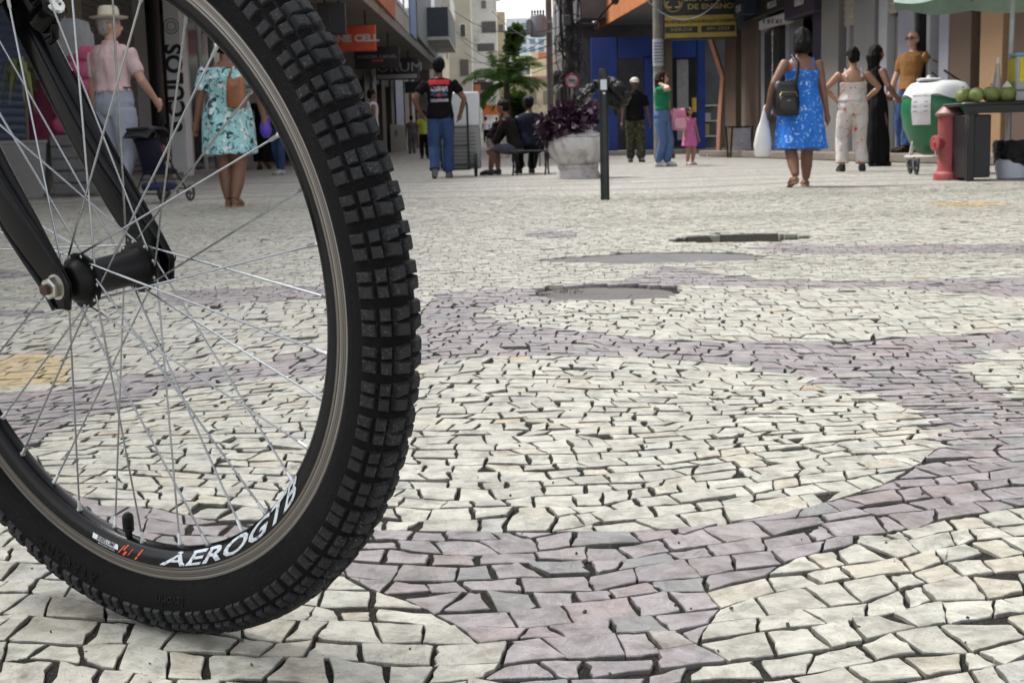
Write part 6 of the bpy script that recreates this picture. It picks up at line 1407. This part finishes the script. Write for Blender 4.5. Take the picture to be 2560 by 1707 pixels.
# --- juice dispenser and bottle on the table
v = at(2545, 250, tY + .25); jd = thing('juice_dispenser', 'clear juice dispenser with bright yellow labels on the table', 'dispenser', (v.x + .06, v.y, .735)); mb = MB(); mb.bb((-.13, -.11, 0), (.13, .11, .10), 0, .01); mb.build('base', M('steel_base', (.30, .30, .31), .4, .6), jd)
mb = MB(); mb.bb((-.125, -.105, .101), (.125, .105, .42), 0, .012); mb.build('tank', M('frosted_tank', (.34, .36, .36), .25, var=.05), jd); mb = MB(); mb.bb((-.13, -.11, .421), (.13, .11, .45), 0, .01); mb.build('lid', M('lid_blue', (.22, .42, .60), .4), jd)
mb = MB(); mb.bb((-.085, -.109, .18), (.12, -.1065, .40)); mb.build('label', print_mat('yellow_label', (.72, .62, .02), [(22, .62, (.15, .35, .05), .5), (30, .68, (.5, .12, .03), .5)]), jd); mb = MB(); mb.bb((-.129, -.09, .18), (-.1265, .09, .40)); mb.build('label', M('yellow_label2', (.55, .44, .02), .6), jd)
v = at(2492, 262, tY + .3); bo = thing('bottle', 'tall clear bottle with red drink behind the coconuts', 'bottle', (v.x, v.y, .735)); mb = MB(); mb.lathe([(.045, 0), (.048, .02), (.046, .14), (.02, .30), (.014, .36), (.014, .38)], 20); mb.build('glass', M('cloudy_glass', (.38, .38, .36), .2), bo, 40); mb = MB(); mb.lathe([(.050, .01), (.050, .09)], 20); mb.build('contents', M('red_drink', (.40, .09, .08), .4), bo, 40)
mb = MB(); mb.lathe([(.016, .36), (.016, .40), (.010, .42)], 12); mb.build('cap', FW, bo, 40)
# --- umbrella over the stall
uY = tY + .55; v = at(2520, 245, uY); um = thing('parasol', 'pale green parasol over the drinks stall', 'parasol', (v.x, uY, 0))
mb = MB(); mb.tube([(0, 0, 0), (.03, 0, 2.1)], .024, 12); mb.build('pole', M('pole_white', (.56, .58, .62), .4), um, 60)
UG = M('parasol_green', (.40, .52, .46), .8, var=.12, scale=4); zr = at(2300, -22, uY).z; zt = zr + .42; n8 = 8; R8 = 1.12; vs = [(.03, 0, zt)]; fs = []
for j in range(64):
    q = 2 * math.pi * j / 64; ph = (j % 8) / 8; sag = math.sin(math.pi * ph)
    vs.append((R8 * .5 * (1 - .03 * sag) * math.cos(q), R8 * .5 * (1 - .03 * sag) * math.sin(q), zr + .25 - .02 * sag)); vs.append((R8 * (1 - .05 * sag) * math.cos(q), R8 * (1 - .05 * sag) * math.sin(q), zr + .03 * sag)); vs.append((R8 * (1.0 - .05 * sag) * math.cos(q), R8 * (1.0 - .05 * sag) * math.sin(q), zr - .10 - .05 * sag))
for j in range(64): k = (j + 1) % 64; fs += [(0, 1 + 3 * j, 1 + 3 * k), (1 + 3 * j, 2 + 3 * j, 2 + 3 * k, 1 + 3 * k), (2 + 3 * j, 3 + 3 * j, 3 + 3 * k, 2 + 3 * k)]
mb = MB(); mb.add(vs, fs); mb.build('canopy', UG, um, 30)
for j in range(8): q = 2 * math.pi * j / 8; mb = MB(); mb.tube([(.03, 0, zt - .03), (R8 * .5 * math.cos(q), R8 * .5 * math.sin(q), zr + .235), (R8 * .99 * math.cos(q), R8 * .99 * math.sin(q), zr - .01)], .008, 6); mb.build('rib', M('rib_steel', (.4, .4, .4), .4, .8), um, 60)
# --- A-board by the shops
g = gp(1848, 394); ab = thing('a_board', 'small white A-board menu standing by the brown column', 'sign', (g.x, g.y, 0), .25); hh = .66
for s in (-1, 1):
    mb = MB(); R = Matrix.Rotation(s * .16, 3, 'X')
    for x in (-.25, .25): mb.box((x, s * -.1, .37) if False else (x, -s * .13, .36), (.03, .025, .74), R)
    mb.box((0, -s * .08, .70), (.5, .025, .03), R); mb.build('leg_frame', IRON, ab)
mb = MB(); mb.box((0, -.128, .42), (.46, .012, .50), Matrix.Rotation(.16, 3, 'X').transposed() @ Matrix.Rotation(.0, 3, 'X')); mb.build('panel', print_mat('menu_print', (.46, .46, .52), [(26, .60, (.12, .10, .16), 2.0)]), ab)
# --- concrete pole with a paper notice
g = gp(1648, 397); pl = thing('concrete_pole', 'round grey concrete pole with a paper notice taped on', 'pole', (g.x, g.y, 0)); mb = MB(); mb.lathe([(.13, 0), (.125, 1.5), (.11, 6.5)], 28); mb.build('shaft', M('pole_concrete', (.22, .20, .175), .9, var=.25, scale=5, bmp=.4, bscale=30, dirt=(.33, .31, .28), dirt_s=3), pl, 60)
def wrap(rad, a0, a1, z0, z1, name, m, par): mb = MB(); A = [a0 + (a1 - a0) * j / 8 for j in range(9)]; mb.rings([[((rad + .006) * math.sin(a), -(rad + .006) * math.cos(a), z) for a in A] + [(rad * math.sin(a), -rad * math.cos(a), z) for a in A[::-1]] for z in (z0, z1)]); return mb.build(name, m, par)
k = FPX / g.y; z_ = lambda y: CAMH + (348.5 - y) / k
wrap(.129, -1.35, 1.2, z_(172), z_(107), 'notice', M('notice_paper', (.50, .53, .57), .8, var=.05), pl)
for i in range(7): wrap(.1362, -.95, .8 - .25 * (i % 2), z_(118 + i * 7.5), z_(115.5 + i * 7.5), 'printed_line', M('print_grey', (.10, .11, .15), .8), pl)
wrap(.131, -1.2, .9, z_(235), z_(185), 'torn_paper', M('torn_paper', (.36, .35, .33), .85, var=.35, scale=9), pl)
g2 = Vector((g.x + .24, g.y + .25, 0)); dp = thing('drain_pipe_column', 'dark brown square column just right of the concrete pole', 'column', g2); mb = MB(); mb.bb((-.10, -.1, 0), (.12, .1, 4.2), 0, .01); mb.build('shaft', BROWNG, dp); mb = MB(); mb.bb((-.14, -.14, 0), (.16, .14, .12)); mb.build('foot', BROWNG, dp)
# --- peach strut in front of the blue shop
pa = [at(1776, 95, 35), at(1808, 192, 35), at(1800, 300, 35), at(1797, 388, 35)]; s_ = thing('bent_strut', 'peach painted bent steel strut below the yellow sign', 'strut', (pa[3].x, 35, 0)); mb = MB(); c = Vector(s_.location); mb.tube([p - c for p in [pa[0] + Vector((-.25, 0, 1.2))] + pa[:3] + [Vector((pa[3].x, 35, .02))]], .075, 4); mb.build('tube', M('peach_paint', (.56, .29, .19), .6, var=.12, scale=3), s_); mb = MB(); mb.bb((-.3, -.2, 0), (.25, .2, .07), 0, .01); mb.build('footing', CON, s_)
# --- utility pole, transformer, no-cycling sign, cables
uY2 = 35.0; v = at(1432, 330, uY2); up = thing('utility_pole', 'dark utility pole wrapped in tangled cables', 'pole', (v.x, uY2, 0)); mb = MB(); mb.tube([(0, 0, 0), (-.08, 0, 8.5)], [.12, .09], 14); mb.build('shaft', M('pole_dark', (.055, .05, .048), .85, var=.3, scale=3), up, 60)
CAB = M('cable_black', (.014, .014, .016), .6); mb = MB(); rr = random.Random(4)
for i in range(34):
    z = rr.uniform(2.2, 5.0); a = rr.uniform(-1.6, 1.6); R_ = rr.uniform(.12, .42); pts = [Vector((R_ * math.cos(t) * rr.uniform(.6, 1.1) - .05, -.12 + .1 * math.sin(t), z + R_ * 1.3 * math.sin(t + a))) for t in [2 * math.pi * j / 12 for j in range(12)]]; mb.tube(pts, .012, 5, closed=True)
for i in range(14): x = rr.uniform(-.25, .2); mb.tube([(x, -.13, 2.0 + rr.random()), (x + rr.uniform(-.1, .1), -.15, 3.3), (x + rr.uniform(-.15, .15), -.13, 6.5)], .014, 5)
mb.build('cable_tangle', CAB, up, 60)
for zc, s in ((4.15, .16), (3.45, .13), (4.7, .12)): mb = MB(); mb.box((rr.uniform(-.1, .12), -.22, zc), (s * 1.5, .16, s * 2), None, 0, .02); mb.build('junction_box', M('box_grey', (.06, .06, .065), .7), up)
c = at(1430, 203, uY2 - .35); sg = thing('traffic_sign', 'round red and white no cycling sign on a short post', 'sign', (c.x, uY2 - .35, 0)); mb = MB(); mb.tube([(0, .03, 0), (0, .03, c.z + .2)], .035, 10); mb.build('post', M('sign_post', (.26, .26, .28), .6), sg, 60)
Rs = 17.5 * (uY2 - .35) / FPX; cz = c.z; mb = MB(); mb.lathe([(Rs, 0), (Rs, .012)], 40, (0, -.012, cz), (0, 1, 0)); dsc = mb.build('disc', M('sign_white', (.45, .42, .45), .6), sg, 40)
mb = MB(); mb.tube([(Rs * .9 * math.cos(t), -.016, cz + Rs * .9 * math.sin(t)) for t in [2 * math.pi * j / 36 for j in range(36)]], Rs * .11, 6, closed=True, flat=.35); mb.tube([(-Rs * .62, -.018, cz + Rs * .62), (Rs * .62, -.018, cz - Rs * .62)], Rs * .09, 6, flat=.4); mb.build('red_ring', M('sign_red', (.36, .03, .05), .6), sg, 60)
mb = MB()
for x in (-.42, .42): mb.tube([(x * Rs + Rs * .26 * math.cos(t), -.014, cz - Rs * .12 + Rs * .26 * math.sin(t)) for t in [2 * math.pi * j / 16 for j in range(16)]], Rs * .04, 5, closed=True)
mb.tube([(-.42 * Rs, -.014, cz - Rs * .12), (-.1 * Rs, -.014, cz + Rs * .22), (.28 * Rs, -.014, cz + Rs * .22), (.42 * Rs, -.014, cz - Rs * .12)], Rs * .035, 5); mb.tube([(-.1 * Rs, -.014, cz + Rs * .22), (.0, -.014, cz - Rs * .12), (.28 * Rs, -.014, cz + Rs * .22)], Rs * .035, 5); mb.build('bicycle_symbol', CAB, sg, 60)
v = at(1378, 330, 40); tp = thing('utility_pole', 'slim pole carrying a grey transformer with insulators', 'pole', (v.x, 40, 0)); mb = MB(); mb.tube([(0, 0, 0), (0, 0, 8.5)], [.10, .08], 12); mb.build('shaft', M('pole_grey', (.16, .15, .14), .9, var=.25, scale=4), tp, 60)
tc = at(1345, 66, 39.6) - Vector((v.x, 40, 0)); mb = MB(); mb.lathe([(.20, -.30), (.22, -.28), (.22, .26), (.19, .30), (.0001, .31)], 24, tc); mb.box(tc + Vector((-.26, 0, -.02)), (.16, .3, .42), None, 0, .02); mb.box(tc + Vector((.24, 0, .12)), (.3, .08, .07)); mb.box(tc + Vector((.24, 0, -.15)), (.3, .08, .07)); tr = mb.build('transformer', M('transformer_grey', (.22, .24, .28), .5, .2), tp, 40)
for i in range(5): mb = MB(); mb.lathe([(.02, .28), (.035, .32), (.02, .35), (.035, .39), (.012, .46)], 10, tc + Vector((-.16 + i * .08, -.02, 0))); mb.build('insulator', IRON, tr, 50)
def cable(p, q, sag, r=.012): 
    p, q = Vector(p), Vector(q); pts = [p.lerp(q, t) - Vector((0, 0, sag * 4 * t * (1 - t))) for t in [j / 16 for j in range(17)]]; c = Vector((p.x, p.y, 0)); mb = MB(); mb.tube([x - c for x in pts], r, 5); o = mb.build('cable', CAB, None, 60); o.location = c; return tag(o, 'thin black overhead cable strung across the street', 'cable', 'overhead cables')
CL = ('topmost thin cable from the tangled pole to the blue grey house', 'second thin cable down from the tangled pole to the left houses', 'third thin cable down, sagging across the sky gap', 'lowest thin cable from the tangled pole to the left houses', 'short steep cable rising out of the picture from the tangled pole', 'cable climbing left from the transformer pole to the white house', 'long slack cable from the transformer pole towards the balcony', 'cable running up the street behind the palm crown')
for k_c, (x0, y0, Y0, x1, y1, Y1, sg_) in enumerate(((1425, 60, 35, 1135, 28, 56, .5), (1425, 95, 35, 1140, 80, 60, .6), (1425, 120, 35, 1150, 95, 66, .7), (1420, 150, 35, 1160, 130, 70, .5), (1430, 40, 35, 1350, -60, 30, .1), (1375, 120, 40, 1230, 28, 60, .2), (1378, 90, 40, 1150, 145, 78, .5), (1430, 130, 35, 1260, 170, 90, .5))): cable(at(x0, y0, Y0), at(x1, y1, Y1), sg_)['label'] = CL[k_c]
o = cable(at(1590, -30, 31), at(1830, -40, 32.5), .75, .014); o['label'] = 'pale looped cable hanging in front of the training school sign'; del o['group']; o.data.materials[0] = M('cable_pale', (.42, .44, .48), .5)
# lamp arms with dark globes on the orange house
lp = thing('wall_lamp', 'pair of dark globe lamps on an arm below the orange fascia', 'lamp', at(1478, 62, 38)); c = Vector(lp.location); mb = MB(); mb.tube([at(1486, 62, 38) - c, at(1510, 30, 37.5) - c, at(1545, -6, 37) - c], .03, 8); mb.tube([at(1486, 62, 38) - c, at(1450, 60, 38) - c], .02, 8); mb.build('arm', IRON, lp, 60)
for x, y in ((1488, 63), (1538, 2)): mb = MB(); mb.ell(at(x, y, 37.6) - c, (.11, .11, .115), 16, 10); mb.build('globe', M('globe_black', (.02, .02, .022), .3), lp, 60)
# --- palm and street trees
def leaf_mat(name, col):                       # leaves let part of the light through
    m = M(name, col, .55, var=.4, scale=1.5); n = m.node_tree; b = n.nodes['Principled BSDF']; tr_ = nd(n, 'ShaderNodeBsdfTranslucent'); tr_.inputs[0].default_value = rgba((col[0] * 1.3, col[1] * 1.3, col[2]))
    ms = nd(n, 'ShaderNodeMixShader'); ms.inputs[0].default_value = .4; n.links.new(b.outputs[0], ms.inputs[1]); n.links.new(tr_.outputs[0], ms.inputs[2]); n.links.new(ms.outputs[0], n.nodes['Material Output'].inputs[0]); return m
LEAF = leaf_mat('palm_leaf', (.13, .24, .05)); BARK = M('palm_bark', (.16, .13, .10), .9, var=.3, scale=6, bmp=.4, bscale=20)
pY = 58.0; v = at(1270, 380, pY); pt = thing('palm_tree', 'young palm tree with arching fronds in the middle of the street', 'palm', (v.x, pY, gz(pY))); zc = at(1272, 215, pY).z - gz(pY)
mb = MB(); mb.tube([(0, 0, 0), (.05, 0, zc * .6), (0, 0, zc + .2)], [.17, .13, .11], 12); mb.build('trunk', BARK, pt, 60); rr = random.Random(9)
for i in range(22):
    a = i * 2.399 + .3; el = math.radians((78, 62, 45, 25, 5)[i % 5] + rr.uniform(-6, 6)); L_ = rr.uniform(1.5, 2.15); pts = []; p = Vector((0, 0, zc + .1)); e = el
    for j in range(11): pts.append(p.copy()); p = p + Vector((math.cos(a) * math.cos(e), math.sin(a) * math.cos(e), math.sin(e))) * (L_ / 10); e -= math.radians(7 + 3 * (j / 10))
    mb = MB(); mb.tube(pts, [.025 - .002 * j for j in range(11)], 5)
    for j in range(1, 11):
        for f in (0, .25, .5, .75):
            if j == 10 and f: continue
            q = pts[j].lerp(pts[min(j + 1, 10)], f); t = (pts[min(j + 1, 10)] - pts[j - 1]).normalized(); sd = t.cross(Vector((0, 0, 1))).normalized(); ll = .62 * math.sin(math.pi * (j + f + .8) / 12.5) + .12
            for s in (-1, 1): tip = q + sd * s * ll * .72 + t * ll * .45 - Vector((0, 0, ll * rr.uniform(.2, .6))); mb.add([q, q.lerp(tip, .5) + t * .034, tip, q.lerp(tip, .5) - t * .034], [(0, 1, 2), (0, 2, 3)])
    mb.build('frond', LEAF, pt)
TL = leaf_mat('tree_leaf', (.075, .13, .035))
def tree(px_, Y, blobs, lb, seed):
    v = at(px_, 380, Y); r = thing('street_tree', lb, 'tree', (v.x, Y, gz(Y))); zl = min(at(x, y, Y).z for x, y, *_ in blobs) - gz(Y); zh = max(at(x, y, Y).z for x, y, *_ in blobs) - gz(Y)
    mb = MB(); mb.tube([(0, 0, 0), (.05, 0, zl * .6), (0, 0, zh)], [.2, .15, .05], 10)
    for i, (x, y, rx, ry) in enumerate(blobs): p = at(x, y, Y) - Vector((v.x, Y, gz(Y))); mb.tube([(0, 0, max(.3, p.z - 1.2)), p], [.07, .02], 6)
    mb.build('trunk', BARK, r, 60); mb = MB(); k = Y / FPX
    for i, (x, y, rx, ry) in enumerate(blobs): p = at(x, y, Y) - Vector((v.x, Y, gz(Y))); foliage(mb, p, (rx * k, rx * k, ry * k), 520, .34, seed + i, .2, .35)
    mb.build('crown', TL, r)
tree(1272, 84, [(1286, 92, 15, 17), (1292, 82, 11, 13), (1280, 118, 11, 17)], 'dark green tree showing above the palm', 20)
tree(1288, 72, [(1288, 262, 22, 26), (1280, 300, 20, 28), (1300, 285, 16, 22), (1290, 335, 18, 22)], 'dark leafy tree below and behind the palm fronds', 40)
# --- far left: tapered pot with a plant, stacked bedding on a crate
g = gp(80, 493); pt = thing('flower_pot', 'tall pale tapered pot behind the spokes at the left edge', 'pot', (g.x, g.y, 0), .1)
mb = MB(); mb.rings([[(sx * w, sy * w, z) for sx, sy in ((-1, -1), (1, -1), (1, 1), (-1, 1))] for w, z in ((.17, 0), (.26, .60), (.275, .605), (.275, .64), (.235, .64), (.22, .58))]); mb.build('pot', M('pot_grey', (.26, .255, .25), .8, var=.12, scale=3), pt)
pp = thing('potted_plant', 'yellow green drooping plant in the tapered pot', 'plant', (g.x, g.y, .58)); mb = MB(); mb.tube([(0, 0, 0), (.02, 0, .5), (.0, 0, .8)], .018, 8); mb.build('stem', BARK, pp, 60); rr = random.Random(3)
for i in range(26):
    a = rr.uniform(0, 6.28); L_ = rr.uniform(.3, .55); b0 = Vector((0, 0, rr.uniform(.65, .85))); d = Vector((math.cos(a), math.sin(a), 0)); sd = Vector((-d.y, d.x, 0)) * .025; mb = MB(); P1 = b0 + d * L_ * .35 + Vector((0, 0, .15)); P2 = b0 + d * L_ * .6 - Vector((0, 0, L_ * .6)); mb.add([b0 - sd * .4, b0 + sd * .4, P1 + sd, P2, P1 - sd], [(0, 1, 2, 4), (4, 2, 3)]); mb.build('leaf', M('yellow_leaf', (.17, .19, .055), .6, var=.3), pp)
g = gp(182, 492); cr = thing('crate', 'grey slatted crate under the pink bedding', 'crate', (g.x + .05, g.y + .25, 0)); CG = M('crate_grey', (.15, .15, .155), .85, var=.2, scale=5)
for i in range(5): mb = MB(); mb.bb((-.27, -.25, .02 + i * .135), (.27, .25, .145 + i * .135), 0, .015); mb.build('slat', CG, cr)
bd = thing('bedding_stack', 'tall bundle of pink quilts under a grey cover', 'bedding', (g.x + .05, g.y + .25, .70)); PQ = M('pink_quilt', (.42, .075, .17), .8, var=.25, scale=3, bmp=.3, bscale=12, bd=.02)
for i in range(5):
    mb = MB(); w = .27 - .012 * i; mb.rings([[(math.copysign(abs(math.cos(q)) ** .5, math.cos(q)) * w * f, math.copysign(abs(math.sin(q)) ** .5, math.sin(q)) * .22 * f, i * .20 + z) for q in [2 * math.pi * j / 28 for j in range(28)]] for f, z in ((.85, .0), (1.0, .05), (1.02, .10), (1.0, .15), (.85, .198))]); mb.build('quilt', PQ, bd, 60)
mb = MB(); mb.rings([[(math.copysign(abs(math.cos(q)) ** .5, math.cos(q)) * w - .06 * (z < 1.2), math.copysign(abs(math.sin(q)) ** .5, math.sin(q)) * w * .85, z + .12 * math.cos(q) * (z < 1.1)) for q in [2 * math.pi * j / 32 for j in range(32)]] for w, z in ((.27, .84), (.265, 1.0), (.24, 1.14), (.17, 1.24), (.05, 1.28))]); mb.build('cover', M('grey_cover', (.25, .26, .265), .85, var=.2, scale=6, bmp=.3, bscale=20), bd, 60)
v = at(110, 340, g.y + .6); hq = thing('hanging_quilt', 'maroon quilt hanging on a stand left of the pink bundle', 'quilt', (v.x, v.y, 0)); mb = MB(); mb.tube([(-.14, 0, 0), (-.14, 0, 1.3)], .015, 8); mb.tube([(-.3, -.2, .01), (0, .2, .01)], .015, 8); mb.tube([(-.3, .2, .01), (0, -.2, .01)], .015, 8); mb.tube([(-.14, 0, 1.3), (.2, 0, 1.3)], .015, 8); mb.build('stand', BARK, hq, 60)
mb = MB(); mb.rings([[(.02 + .17 * math.cos(q) * f * (1 + .05 * math.sin(6 * q)), .09 * math.sin(q) * f, z) for q in [2 * math.pi * j / 30 for j in range(30)]] for f, z in ((1.1, .62), (1.15, .66), (1.02, .72), (1.08, .9), (.98, 1.05), (1.0, 1.25), (.8, 1.33))]); mb.build('quilt', M('maroon_quilt', (.20, .03, .075), .8, var=.3, scale=4, bmp=.3, bscale=12, bd=.02), hq, 60)
bpy.data.scenes.remove(TMP)
